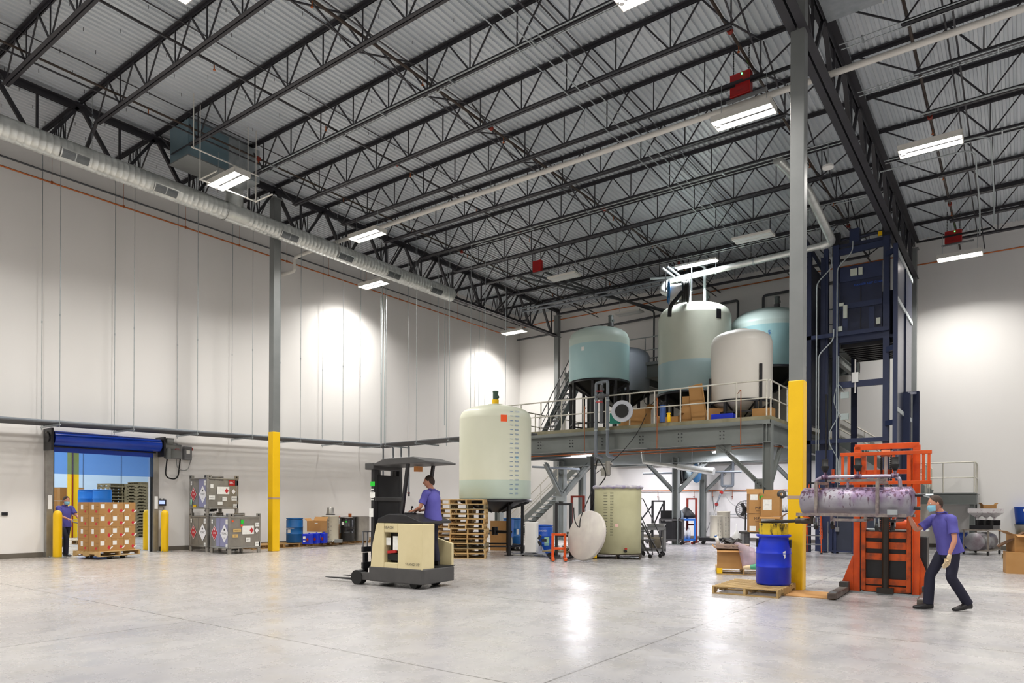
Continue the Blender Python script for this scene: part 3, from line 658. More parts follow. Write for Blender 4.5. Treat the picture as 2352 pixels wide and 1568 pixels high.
def carton(label, loc, L, W, H, rz=0, open_=None, group=None, mat=None, marks=(), cat='box', name='cardboard_box', wall=.006, flapang=.9):
    mat = mat or carton; t = thing(name, label, cat, loc, rz, group); a = MB()
    if not open_: a.bb(-L / 2, -W / 2, 0, L / 2, W / 2, H)
    else:
        a.bb(-L / 2, -W / 2, 0, L / 2, W / 2, wall)
        a.bb(-L / 2, -W / 2, wall, L / 2, -W / 2 + wall, H); a.bb(-L / 2, W / 2 - wall, wall, L / 2, W / 2, H); a.bb(-L / 2, -W / 2 + wall, wall, -L / 2 + wall, W / 2 - wall, H); a.bb(L / 2 - wall, -W / 2 + wall, wall, L / 2, W / 2 - wall, H)
    obj('body', a, card, t)
    if open_:
        for side in open_:
            a = MB(); fl = min(W, L) * .45
            if side in 'fb':
                s = -1 if side == 'f' else 1; p0 = (0, s * W / 2, H); p1 = (0, s * (W / 2 + fl * math.cos(flapang)), H + fl * math.sin(flapang) * (1 if side == 'b' else -.3)); a.bar(p0, p1, L * .98, wall, (0, -s * .5, 1))
            else:
                s = -1 if side == 'l' else 1; p0 = (s * L / 2, 0, H); p1 = (s * (L / 2 + fl * math.cos(flapang)), 0, H + fl * math.sin(flapang) * .6); a.bar(p0, p1, W * .98, wall, (-s * .5, 0, 1))
            obj('flap', a, card, t)
    else:
        a = MB(); a.bb(-L / 2 - .001, -.025, H - .05, L / 2 + .001, .025, H + .0015); obj('tape', a, M_tape, t)
    for mk in marks: mk(t)
    return t
card = carton; card = globals()['M']('box_cardboard', 'b08450', .78, c2='a3763f', scale=3, amt=.5)
M_tape = globals()['M']('packing_tape', 'b58f58', .35)
def mark_label(side, x, z, w_, h_, mat=paper, txt=None, ts=.03, tm=None, name='label'):
    def f(t):
        b = t.children[0]; d = b.data; xs = [v.co.x for v in d.vertices]; ys = [v.co.y for v in d.vertices]
        Mf = face(x, min(ys) - .002, z) if side == 'f' else face(max(xs) + .002, x, z, pi / 2) if side == 'r' else face(min(xs) - .002, x, z, -pi / 2)
        a = MB(); ms = [mat]
        if mat is not None: rect(a, Mf, 0, 0, w_, h_)
        else: ms = [tm]
        if txt:
            if mat is not None: ms = [mat, tm or ink]; a.m = 1
            a.text(txt, ts, Mf @ TR(0, 0, .001))
        obj(name, a, ms, t)
    return f

# ================================================================= the door in the left wall
door = thing('door_1', None, None, (XL, 0, 0)); door['kind'] = 'structure'
guide_m = stainless
for y, nm in ((DY0 - .02, 'left_guide'), (DY1 + .02, 'right_guide')):
    a = MB(); a.bb(-.02, y - .09, 0, .16, y + .09, 3.4); obj(nm, a, guide_m, door, bev=.01)
    a = MB(); s = 1 if y < 9 else -1; a.bb(.02, y + s * .09, 0, .10, y + s * .13, 3.35); obj('guide_seal', a, black_r, door)
    a = MB(); a.bb(.16, y - .05, 1.35, .175, y + .05, 1.75); obj('sensor_strip', a, white_pl, door)
a = MB(); a.cyl((.34, DY0 - .02, 3.36), (.34, DY1 + .02, 3.36), .2, n=28); obj('curtain_roll', a, blue_v, door)
a = MB(); a.bb(.13, DY0, 2.98, .15, DY1, 3.35); obj('blue_apron', a, blue_v, door)
a = MB(); a.cyl((.17, DY0, 3.13), (.17, DY1, 3.13), .02, n=8); obj('bottom_rod', a, black_p, door)
a = MB(); a.bb(.135, DY0, 2.36, .145, DY1, 2.98); obj('vision_panel', a, vinyl_clear, door)
for y in (DY0 - .1, DY1 + .1):
    a = MB(); a.bb(0, y - .03, 3.0, .55, y + .03, 3.62); a.cyl((.34, y - .06, 3.36), (.34, y + .06, 3.36), .13, n=16); obj('end_bracket', a, black_p, door, bev=.01)
    b = obj('bolt', MB().cyl((.3, y - .075, 3.5), (.3, y + .075, 3.5), .03, n=8), stainless, door)
a = MB(); a.cyl((.36, DY1 + .16, 3.36), (.36, DY1 + .5, 3.36), .1, n=16); a.cyl((.36, DY1 + .3, 3.3), (.36, DY1 + .3, 2.95), .08, n=12); a.bb(.25, DY1 + .2, 3.42, .5, DY1 + .42, 3.6); obj('drive_motor', a, steel_gray, door)
a = MB(); a.tube(bend([(.3, DY1 + .3, 2.98), (.25, DY1 + .25, 2.35), (.1, DY1 + .75, 2.3), (.06, DY1 + .85, 2.98)], .35, k=8), .022, 8); obj('motor_cable', a, black_r, door)
a = MB(); a.bb(0, DY0 - .02, 3.38, .03, DY1 + .02, 3.44); obj('header_trim', a, midgray, door)
# things on the wall
t = thing('control_cabinet', 'gray wall cabinet with red lettering right of the blue door roll', 'electrical box', (XL, 11.46, 2.98))
a = MB(); a.bb(0, -.24, 0, .2, .24, .46); obj('enclosure', a, midgray, t, bev=.012)
a = MB(); a.bb(.2, -.215, .025, .21, .215, .435); obj('cover', a, steel_gray, t, bev=.004)
a = MB(); a.text('RAPID', .085, face(.212, -.07, .30, pi / 2)); obj('lettering', a, ink, t); a = MB(); a.text('ROLL', .085, face(.212, .1, .30, pi / 2)); obj('lettering', a, red_p, t)
a = MB(); a.bb(.03, -.12, .46, .17, .12, .49); obj('cooling_vent', a, black_p, t)
a = MB(); a.tube(bend([(.1, .12, 0), (.1, .15, -.35), (.1, .5, -.38), (.1, .62, .05)], .2, k=6), .012, 6); obj('flexible_conduit', a, steel_gray, t)
t = thing('disconnect_switch', 'gray safety switch box with a red handle beside the door controls', 'electrical box', (XL, 11.95, 2.96))
a = MB(); a.bb(0, -.13, 0, .15, .13, .44); obj('enclosure', a, midgray, t, bev=.01); a = MB(); a.bb(.15, -.06, .2, .154, .06, .32); obj('label', a, paper, t)
a = MB(); a.cyl((.08, .13, .34), (.08, .18, .34), .02, n=8); a.bar((.08, .17, .34), (.08, .17, .42), .025, .03); obj('red_handle', a, red_p, t)
t = thing('touch_screen_panel', 'small black touch screen with lit display beside the door', 'control panel', (XL, 11.13, 1.45))
a = MB(); a.bb(0, -.14, 0, .09, .14, .2); obj('frame', a, black_p, t, bev=.01); a = MB(); a.bb(.09, -.09, .06, .093, .09, .17); obj('screen', a, screen_m, t)
a = MB(); a.tube([(.04, .05, 0), (.04, .09, -.08), (.02, .03, -.16)], .006, 5); obj('cable', a, black_r, t)
a = MB(); a.bb(0, -.04, .2, .03, -.01, .24); a.bb(0, .07, .2, .03, .1, .24); obj('bracket', a, steel_gray, t)
t = thing('wall_keypad', 'small black keypad on the white wall left of the door', 'keypad', (XL, 6.9, 1.18)); a = MB(); a.bb(0, -.07, 0, .03, .07, .09); obj('frame', a, black_p, t, bev=.005); a = MB(); a.bb(.03, -.04, .03, .033, .03, .065); obj('screen', a, M('keypad_screen', '20242c', .2), t)
# bollards
B0 = None
for x, y, lb in ((-21.75, 8.02, 'yellow bollard at the left side of the door opening'), (-21.8, 11.06, 'yellow bollard at the right side of the door opening, in front'), (-22.95, 11.06, 'yellow bollard inside the opening, behind the right guide'), (-22.95, 7.7, 'yellow bollard behind the wall left of the opening')):
    if B0 is None:
        B0 = thing('bollard', lb, 'bollard', (x, y, 0)); a = MB(); a.lathe([(.112, 0), (.112, 1.18), (.105, 1.24), (.085, 1.285), (.05, 1.31), (0, 1.32)], n=24); obj('post', a, yellow, B0)
        a = MB(); a.bb(-.17, -.17, 0, .17, .17, .012); obj('base_plate', a, galv, B0)
        for i, j in ((-1, -1), (-1, 1), (1, -1), (1, 1)): a = MB(); a.cyl((i * .14, j * .14, .012), (i * .14, j * .14, .035), .014, n=6); obj('bolt', a, galv, B0)
    else: dup(B0, (x, y, 0), label=lb)

# ================================================================= behind the door
AC = thing('steel_column', 'yellow column in the neighbouring store seen through the door', 'column', (-33.5, 12.95, 0)); a = MB(); a.bb(-.17, -.17, 0, .17, .17, 4.6); obj('yellow_sleeve', a, yellow, AC, bev=.015); a = MB(); a.bb(-.16, -.16, 4.6, .16, .16, 8.5); obj('shaft', a, steel_gray, AC); a = MB(); a.cyl((.22, -.1, 0), (.22, -.1, 8), .03, n=7); obj('red_pipe', a, dullred, AC)
PP = pallet('grayed wooden pallet in the tall stacks of the neighbouring store', (0, 0, 0), 0, mat=wood_g, group='stacked pallets in the neighbouring store')
first = True
STK = [(203, 14, 33.0, 2.1), (232, 15, 32.6, 2.1), (268, 17, 31.0, 2.35), (300, 17, 31.5, 2.3), (330, 18, 33.5, 2.3), (352, 18, 35.5, 2.3), (137, 6, 33.5, .9), (168, 8, 33.0, 1.1)]
names_ = ['far left stack behind the blue drums', 'second stack behind the drums', 'open ended tall stack behind the load', 'stack right of the open ended one', 'stack near the right guide of the door', 'stack half hidden by the right guide', 'low stack left of the yellow column', 'low stack behind the walking person']
for k, (px, n, dep, zt) in enumerate(STK):
    p = D(px, 1160, dep); rz = random.Random(k).uniform(-.08, .08) + (pi / 2 if k == 2 else 0)
    for i in range(n):
        lb = 'grayed wooden pallet, ' + names_[k] + ', ' + ['lowest', 'second', 'third', 'fourth', 'fifth', 'sixth', 'seventh', 'eighth', 'ninth', 'tenth', 'eleventh', 'twelfth', 'thirteenth', 'fourteenth', 'fifteenth', 'sixteenth', 'seventeenth', 'eighteenth'][i] + ' up'; r = random.Random(k * 50 + i); loc = (p.x + r.uniform(-.02, .02), p.y + r.uniform(-.02, .02), i * .1405)
        if first: PP.location = loc; PP.rotation_euler.z = rz; PP['label'] = lb; PP['group'] = 'pallets in the stack ' + str(names_[k]); first = False
        else: dup(PP, loc, rz + r.uniform(-.02, .02), label=lb, group='pallets in the stack ' + names_[k])
p1, p2 = D(200, 1160, 25.5), D(234, 1160, 25.0)
bs = [(pi * 1.75, .5, .18, .2, paper, None)]
for i, (px, dep) in enumerate(((200.5, 25.6), (235, 25.0))):
    p = D(px, 1160, dep)
    for j in range(2):
        if j == 0: pallet('wooden pallet under the ' + ['left', 'right'][i] + ' sky blue drums', (p.x, p.y, 0), .1, .72, .72, boards=5); z = .14
        else: z = 1.12
        drum('sky blue plastic drum beyond the door, ' + ['left', 'right'][i] + [' one at floor level', ' one on top'][j], (p.x, p.y, z), blue_drum3, None, .3, .9)
    a = MB(); a.bb(p.x - .36, p.y - .36, 1.05, p.x + .36, p.y + .36, 1.115); tag(obj('wooden_board', a, wood), 'wooden board between the ' + ['left', 'right'][i] + ' stacked sky blue drums', 'board')
for i, px in enumerate((128, 150, 172)):
    for j in range(2):
        p = D(px, 1160, 31.5); carton(f'closed brown carton in the wall of boxes behind the walking person, {["left", "middle", "right"][i]} {["lower", "upper"][j]}', (p.x, p.y, 1.0 + j * .62), .42, .6, .6, 0)
    p = D(px, 1160, 31.5)
pr_ = D(150, 1160, 31.5)
a = MB(); a.bb(pr_.x - .4, pr_.y - .95, 0, pr_.x + .4, pr_.y + .95, .99); tag(obj('wooden_crate', a, wood_g, bev=.01), 'low gray crate carrying the cartons behind the walking person', 'crate')
p = D(140, 1160, 24); drum('low dark blue tub with white lettering on the floor beyond the door', (p.x, p.y, 0), blue_drum, None, .18, .42, 'open', name='plastic_tub')

# ================================================================= the load pushed through the door
cn = D(228, 1270, 18.5); ZB0 = HT(228, 1272, cn); RZS = math.radians(13.7)
lx, ly = Vector((math.cos(RZS), math.sin(RZS), 0)), Vector((-math.sin(RZS), math.cos(RZS), 0))
ctr = Vector((cn.x, cn.y, 0)) - lx * .5 + ly * .6
pal = pallet('pale wooden pallet carrying the load of cartons in the doorway', (ctr.x, ctr.y, .085), RZS + pi / 2, 1.24, 1.04, wood_l)
CTN = None; bh = .33
for l in range(4):
    for i in range(3):
        for j in range(2):
            loc = ctr + lx * (-.215 + j * .43) + ly * (-.365 + i * .365); loc = Vector((loc.x, loc.y, .225 + l * (bh + .003)))
            lb = f'brown carton with white label and red diamond, {["bottom", "second", "third", "top"][l]} layer, ' + (['left', 'middle', 'right'][i] + ' on the near face' if j else ['left', 'middle', 'right'][i] + ' in the hidden rear row')
            if CTN is None:
                CTN = carton(lb, loc, .42, .358, bh, RZS, group='cartons of the load in the doorway', marks=[mark_label('r', -.09, .22, .12, .12)])
                a = MB(); Mf = face(.2105 + .002, .10, .1, pi / 2); diamond(a, Mf, .06); obj('red_diamond', a, red_st, CTN); a = MB(); rect(a, Mf @ RZ(.7), .05, -.055, .1, .035, .001); obj('white_tag', a, paper, CTN)
                a = MB(); Mf = face(-.05, -.1805, .18); rect(a, Mf, 0, .02, .09, .13); obj('side_label', a, paper, CTN); a = MB(); Mf = face(.08, -.1805, .08); diamond(a, Mf, .045); obj('side_diamond', a, red_st, CTN)
                a = MB(); a.text('THIS SIDE UP', .02, face(.14, -.1812, .22)); a.text('FRAGILE', .02, face(.14, -.1812, .12)); obj('side_print', a, ink, CTN)
            else: dup(CTN, loc, RZS, label=lb)
# hand pallet truck under it
t = thing('pallet_jack', 'hand pallet truck under the load of cartons, its handle held by the walking person', 'pallet jack', (ctr.x, ctr.y, 0), RZS)
for s in (-1, 1): a = MB(); a.bb(-.6, s * .2 - .08, .055, .45, s * .2 + .08, .085); obj('fork', a, black_p, t); a = MB(); a.cyl((.36, s * .2 - .05, .04), (.36, s * .2 + .05, .04), .04, n=12); obj('load_roller', a, black_r, t)
a = MB(); a.bb(-.78, -.2, .06, -.6, .2, .45); a.cyl((-.72, 0, .3), (-.72, 0, .55), .05, n=12); obj('pump_unit', a, dullred, t)
for s in (-1, 1): a = MB(); a.cyl((-.72, s * .06 - .025, .09), (-.72, s * .06 + .025, .09), .09, n=16); obj('steer_wheel', a, black_r, t)
HND = [(-.74, 0, .45), (-1.12, 0, .98)]
a = MB(); a.cyl(HND[0], HND[1], .017, n=8); a.tube(bend([(-1.1, -.0, .95), (-1.15, -.17, .98), (-1.2, -.17, 1.05), (-1.2, .17, 1.05), (-1.15, .17, .98), (-1.1, 0, .95)], .04), .014, 7); obj('handle', a, midgray, t)

# ================================================================= steel totes
def tote(label, loc, name='steel_tote', open_lid=True):
    t = thing(name, label, 'tote', loc); W, Dp, z0, z1 = 1.06, 1.10, .16, 1.13
    h, d = W / 2, Dp / 2
    a = MB(); a.bb(-h + .02, -d + .02, z0 + .03, h - .02, d - .02, z1 - .02); obj('tank_shell', a, stainless, t, bev=.03)
    for i in (-1, 1):
        for j in (-1, 1):
            a = MB(); a.cyl((i * (h - .05), j * (d - .05), 0), (i * (h - .05), j * (d - .05), z0), .055, .062, n=14); obj('foot', a, stainless, t)
            a = MB(); a.box((i * (h - .045), j * (d - .045), (z0 + z1) / 2), (.08, .08, z1 - z0)); obj('corner_post', a, stainless, t, bev=.02)
            a = MB(); T = TR(i * (h - .01), j * (d - .10), z1 + .04) @ Matrix.Rotation(pi / 2, 4, 'Y'); a.box((i * (h - .01), j * (d - .09), z1 + .045), (.03, .15, .12)); a.box((i * (h - .09), j * (d - .01), z1 + .045), (.15, .03, .12)); obj('lifting_lug', a, stainless, t, bev=.01)
            a = MB(); a.cyl((i * (h + .006), j * (d - .09), z1 + .05), (i * (h + .008), j * (d - .09), z1 + .05), .028, n=12); a.cyl((i * (h - .09), j * (d + .006), z1 + .05), (i * (h - .09), j * (d + .008), z1 + .05), .028, n=12); obj('lug_eye', a, black_p, t)
    a = MB(); a.bb(-h + .08, -d, z0, h - .08, -d + .05, z0 + .05); a.bb(-h + .08, d - .05, z0, h - .08, d, z0 + .05); a.bb(-h, -d + .08, z0, -h + .05, d - .08, z0 + .05); a.bb(h - .05, -d + .08, z0, h, d - .08, z0 + .05); obj('base_rail', a, stainless, t, bev=.01)
    a = MB(); a.bb(-h + .08, -d, z1 - .03, h - .08, -d + .05, z1 + .01); a.bb(-h + .08, d - .05, z1 - .03, h - .08, d, z1 + .01); a.bb(-h, -d + .08, z1 - .03, -h + .05, d - .08, z1 + .01); a.bb(h - .05, -d + .08, z1 - .03, h, d - .08, z1 + .01); obj('top_rail', a, stainless, t, bev=.01)
    a = MB(); a.cyl((0, 0, z1 - .01), (0, 0, z1 + .05), .24, n=24); a.cyl((0, 0, z1 + .05), (0, 0, z1 + .065), .27, n=24); obj('manway_lid', a, stainless, t)
    a = MB(); a.cyl((0, 0, .09), (0, 0, z0 + .04), .09, n=14); a.cyl((0, -.3, .11), (0, 0, .11), .04, n=10); obj('bottom_valve', a, dkgray, t)
    a = MB(); a.bb(-.003, -d - .004 + .02, z0 + .06, .003, -d + .025, z1 - .05); obj('seam', a, midgray, t)
    return t
HZ_red = M('hazard_red', 'c03038', .45); HZ_w = M('hazard_white', 'f0f0f2', .45)
def hazards(t, d=.55, dx=0, red='1230', patch=True):
    Mf = face(0, -d + .012, 0)
    if patch: a = MB(); rect(a, Mf, .26, .66, .46, .88, .0005); rect(a, Mf, -.08, .66, .2, .88, .0005) if red != '1230' else None; obj('lilac_film', a, M('lilac_film', '8f8fb0', .4), t)
    for x, z, w_, txt, f in ((-.27, .62, .2, '3', 0), (.27, .62, .24, 'TOXIC', 1)):
        a = MB(); m1 = HZ_w if f else HZ_red; Mx = face(x, -d + .008, z); diamond(a, Mx, w_ * 1.05); a.m = 1; diamond(a, Mx @ TR(0, 0, -.0008), w_ * 1.15)
        a.m = 2; a.text(txt if f else red, .09 if f else .085, Mx @ TR(0, 0, .002)); a.text('6' if f else '3', .06, Mx @ TR(0, -.13, .002))
        if f: a.add([Mx @ Vector((.035 * math.cos(q * pi / 5), .12 + .035 * math.sin(q * pi / 5), .002)) for q in range(10)], [tuple(range(10))])
        else: a.m = 0 if f else 3; a.add([Mx @ Vector(p) for p in ((-.03, .09, .002), (.03, .09, .002), (.02, .13, .002), (0, .17, .002), (-.02, .13, .002))], [(0, 1, 2, 3, 4)])
        obj('toxic_placard' if f else 'flammable_placard', a, [m1, HZ_w, ink if f else HZ_w, HZ_w], t)
    for x, z, w_, h_ in ((-.42, .98, .12, .12), (.42, .98, .17, .15), (.42, .24, .15, .12)): a = MB(); rect(a, face(x, -d + .01, z), 0, 0, w_, h_); a.m = 1; a.text('UN 1230', .025, face(x, -d + .008, z)); obj('label', a, [paper, ink], t)
def sideset(t, h=.53, items=()):
    for y, z, w_, h_, m_, txt, ts, tm in items:
        a = MB(); Mx = face(h - .005, y, z, pi / 2); ms = [m_]
        if m_: rect(a, Mx, 0, 0, w_, h_)
        else: ms = [tm]
        if txt: 
            if m_: ms.append(tm); a.m = 1
            a.text(txt, ts, Mx @ TR(0, 0, .002))
        obj('label', a, ms, t)
T1 = tote('lower left steel tote of the three, standing directly on the floor under another', (-21.0, 12.25, 0)); hazards(T1, red='1230', patch=False)
T2 = tote('lower right steel tote nearest the camera with green and orange stickers', (-19.72, 12.22, 0)); hazards(T2, red='1090')
sideset(T2, .53, [(-.42, 1.0, .06, .05, orange_st, None, 0, 0), (-.1, .98, .09, .13, green_st, None, 0, 0), (-.12, .86, .06, .06, orange_st, None, 0, 0), (.42, .88, .15, .12, paper, 'IBC 31A', .03, ink), (-.27, .72, .26, .1, M('tan_label', 'd2b070', .6), 'STAINLESS TOTE', .028, ink), (-.33, .55, .18, .1, M('tan_label2', 'd2b070', .6), 'RINSE', .03, ink),
             (.1, .72, .4, .26, paper, None, 0, 0), (.1, .42, .16, .13, paper, 'EMPTY', .035, ink), (.44, .28, .2, .14, paper, 'RETURN', .035, ink)])
a = MB(); Mx = face(.528, .22, .71, pi / 2); diamond(a, Mx, .085); obj('flammable_placard', a, HZ_red, T2)
a = MB(); Mx = face(.528, .4, .70, pi / 2); diamond(a, Mx, .085); obj('white_placard', a, HZ_w, T2)
T3 = tote('top steel tote stacked on the lower left one, with the red IBC sticker', (-21.0, 12.25, 1.2)); hazards(T3, red='1230')
sideset(T3, .53, [(-.15, 1.08, .5, .1, None, 'ST-112022', .075, ink), (.30, 1.0, .22, .17, red_p, 'IBC', .11, HZ_w), (.47, 1.0, .1, .16, ink, None, 0, 0), (0, .75, .42, .24, paper, None, 0, 0), (-.4, .52, .24, .13, paper, 'HANDLE', .035, ink), (.05, .48, .15, .13, paper, 'EMPTY', .03, ink), (.4, .5, .22, .14, paper, 'METHANOL', .03, ink), (.45, .25, .2, .14, paper, 'RETURN', .03, ink), (-.1, .34, .17, .1, paper, None, 0, 0), (-.38, .88, .1, .12, paper, None, 0, 0)])
a = MB(); Mx = face(.528, .12, .74, pi / 2); diamond(a, Mx, .085); obj('flammable_placard', a, HZ_red, T3)
a = MB(); Mx = face(.528, .36, .72, pi / 2); diamond(a, Mx, .085); obj('white_placard', a, HZ_w, T3)
a = MB(); rect(a, face(-.44, -.542, .38) @ RZ(-.2), 0, 0, .16, .19); obj('pale_green_label', a, M('mint_label', '9cd0b0', .6), T3)
a = MB(); rect(a, face(-.2, -.542, .22), 0, 0, .18, .13); obj('yellow_label', a, yellow, T3)

# ================================================================= pallets along the left wall
PX = -21.45
for i, (y, lb) in enumerate(((14.0, 'wooden pallet half hidden behind the yellow column'), (15.25, 'wooden pallet under the mid blue drum by the wall'), (16.6, 'wooden pallet under the blue jugs and cream tank'), (18.0, 'wooden pallet under the black drum'), (19.4, 'wooden pallet under the bare steel drum'))):
    pallet(lb, (PX + (.35 if i < 3 else .15) - (.02 * i), y, 0), pi / 2 + .02, 1.25, 1.0, seed=i)
drum('mid blue plastic drum with white label on the pallet by the yellow column', (-20.95, 15.3, .14), blue_drum2, None, .29, .89, stickers=[(-1.35, .42, .13, .12, paper, None), (-1.2, .52, .0, .0, paper, ('WASTE OILS', white_pl, .06))])
for i, (px, dep) in enumerate(((707, 23.9), (724, 24.3), (741, 24.6))):
    p = D(px, 1160, dep)
    t = thing('plastic_jug', 'square blue plastic jug with labels beside the mid blue drum, ' + ['left', 'middle', 'right'][i] + ' one', 'jug', (p.x, p.y, .14), .5)
    a = MB(); a.bb(-.14, -.14, 0, .14, .14, .36); obj('body', a, blue_drum, t, bev=.02); a = MB(); a.cyl((.06, 0, .36), (.06, 0, .4), .03, n=10); obj('cap', a, blue_drum, t)
    a = MB(); rect(a, face(-.06, -.142, .23), 0, 0, .09, .1); rect(a, face(-.06, -.142, .11), 0, 0, .08, .06); obj('label', a, paper, t); a = MB(); diamond(a, face(.05, -.143, .16), .07); obj('red_diamond', a, dullred, t)
p = D(728, 1160, 24.7); carton('open brown box sitting on the blue jugs by the wall', (p.x, p.y, .545), .55, .4, .38, .35, open_='lb', marks=[mark_label('f', .1, .3, .12, .03, white_pl)])
def gradtank(label, loc, R, H, mat, txtmat=ink, name='plastic_tank', n=14):
    t = thing(name, label, 'tank', loc); a = MB(); a.lathe([(0, 0), (R, 0), (R, 0), (R, H - .03), (R + .02, H - .02), (R + .02, H), (R - .01, H), (R - .01, H), (R - .015, .02), (0, .02)], n=28); obj('wall', a, mat, t)
    a = MB()
    for i in range(n):
        z = H * (.12 + .76 * i / n); Mx = TR((R + .004) * math.cos(-.9), (R + .004) * math.sin(-.9), z) @ RZ(-.9 + pi / 2) @ RX(pi / 2); rect(a, Mx, 0, 0, .05, .01)
        if i % 3 == 0: a.text(str((i + 1) * 10), .04, Mx @ TR(.09, 0, .003))
    obj('scale_marks', a, txtmat, t); return t
cream = M('cream_polyethylene', 'd8d2bf', .45, c2='cbc4ae', scale=2)
p = D(759, 1160, 25.4); gradtank('cream graduated plastic tank by the wall with a steel bucket on it', (p.x, p.y, .14), .30, .96, cream); CT = p
t = thing('steel_bucket', 'upturned shiny steel bucket on top of the cream tank', 'bucket', (CT.x, CT.y, 1.13)); a = MB(); a.lathe([(.155, 0), (.155, 0), (.12, .27), (.11, .28), (0, .28)], n=24); obj('body', a, stainless, t); a = MB(); a.lathe([(.155, 0), (.17, .005), (.17, .025), (.152, .03)], n=24); obj('rim', a, black_p, t)
p = D(798, 1160, 25.9); drum('glossy black drum with green and white stickers by the wall', (p.x, p.y, .14), M('glossy_black_drum', '141416', .25), None, .29, .88, stickers=[(-1.3, .68, .1, .12, paper, None), (-.85, .74, .06, .06, green_st, None)], name='black_drum'); BD = p
t = thing('safety_cone_wand', 'orange and white plastic wand lying on the black drum', 'traffic wand', (BD.x - .35, BD.y - .2, 1.06), .9); a = MB(); a.cyl((0, 0, 0), (.12, 0, 0), .035, n=12); obj('orange_end', a, orange_st, t); a = MB(); a.cyl((.12, 0, 0), (.2, 0, 0), .034, .02, n=12); obj('white_sleeve', a, white_pl, t)
t = thing('mixer_shaft', 'dark rod with copper coloured head lying across the drums', 'tool', (BD.x, BD.y, 1.05), 1.2); a = MB(); a.cyl((-.4, 0, 0), (.7, 0, 0), .012, n=7); obj('shaft', a, dkgray, t); a = MB(); a.bb(.05, -.04, 0, .15, .04, .13); obj('head', a, copper, t)
p = D(829, 1160, 26.4); drum('bare stainless steel drum by the wall, half hidden by the reach truck', (p.x, p.y, .14), stainless, None, .32, .93, 'open', ribs=(), name='steel_drum')
p = D(779, 1160, 26.2); t = thing('wooden_board', 'upright pale board between the cream tank and the black drum', 'board', (p.x, p.y, .14), .6); a = MB(); a.bb(-.2, -.01, 0, .2, .01, .9); obj('panel', a, M('pale_board', 'ddd9d0', .6), t); a = MB(); a.bb(-.02, -.03, 0, .1, -.012, .62); obj('cardboard_strip', a, card, t)
p = D(778, 1160, 24.9); r = random.Random(5); t = thing('small_hardware_box', 'small gray metal box amid scattered fittings by the black drum', 'box', (p.x, p.y, .14), .6); a = MB(); a.bb(-.12, -.1, 0, .12, .1, .12); obj('casing', a, steel_gray, t, bev=.005)
a = MB()
for i in range(22): a.ball((p.x - .5 + r.random() * .45, p.y - .3 + r.random() * .3, .17 + r.random() * .03), .02 + r.random() * .02, 6)
tag(obj('loose_fittings', a, stainless), 'heap of small metal fittings on the pallet before the cream tank', 'fittings', kind='stuff')
# ================================================================= people
def skin_mesh(nodes, edges, rad, root=0, sub=1):
    me = bpy.data.meshes.new('s'); me.from_pydata([tuple(n) for n in nodes], edges, []); ob = bpy.data.objects.new('s', me); COL.objects.link(ob)
    md = ob.modifiers.new('skin', 'SKIN'); md.use_smooth_shade = True; md.branch_smoothing = .6
    sv = me.skin_vertices[0].data
    for i, r in enumerate(rad): sv[i].radius = r if isinstance(r, tuple) else (r, r); sv[i].use_root = (i == root)
    if sub: s = ob.modifiers.new('sub', 'SUBSURF'); s.levels = sub; s.render_levels = sub
    dg = bpy.context.evaluated_depsgraph_get(); dg.update(); ev = ob.evaluated_get(dg); m2 = ev.to_mesh()
    V = [v.co.copy() for v in m2.vertices]; F_ = [tuple(p.vertices) for p in m2.polygons]; ev.to_mesh_clear(); bpy.data.objects.remove(ob); bpy.data.meshes.remove(me)
    return V, F_
def smooth_path(P, k=4):
    P = [Vector(p) for p in P]; out = []
    for i in range(len(P) - 1):
        p0, p1, p2, p3 = P[max(i - 1, 0)], P[i], P[i + 1], P[min(i + 2, len(P) - 1)]
        for j in range(k): t = j / k; out.append(.5 * ((2 * p1) + (p2 - p0) * t + (2 * p0 - 5 * p1 + 4 * p2 - p3) * t * t + (3 * p1 - p0 - 3 * p2 + p3) * t ** 3))
    return out + [P[-1]]
def smooth_r(R, k=4):
    out = []
    for i in range(len(R) - 1): out += [R[i] + (R[i + 1] - R[i]) * (j / k) for j in range(k)]
    return out + [R[-1]]
def limb(a, P, R, n=14, k=4): return a.tube(smooth_path(P, k), smooth_r(R, k), n)
def loft(a, secs, n=22):
    v = []
    for c, ra, rb, Lv, Fv in secs:
        for i in range(n):
            t = 2 * pi * i / n; ct, st = math.cos(t), math.sin(t); v.append(Vector(c) + Vector(Lv) * (ra * math.copysign(abs(ct) ** .85, ct)) + Vector(Fv) * (rb * math.copysign(abs(st) ** .85, st)))
    m = len(secs); a.add(v, [(j * n + i, j * n + (i + 1) % n, (j + 1) * n + (i + 1) % n, (j + 1) * n + i) for j in range(m - 1) for i in range(n)], True)
    a.add(v[:n], [tuple(range(n - 1, -1, -1))]); a.add(v[-n:], [tuple(range(n))]); return a
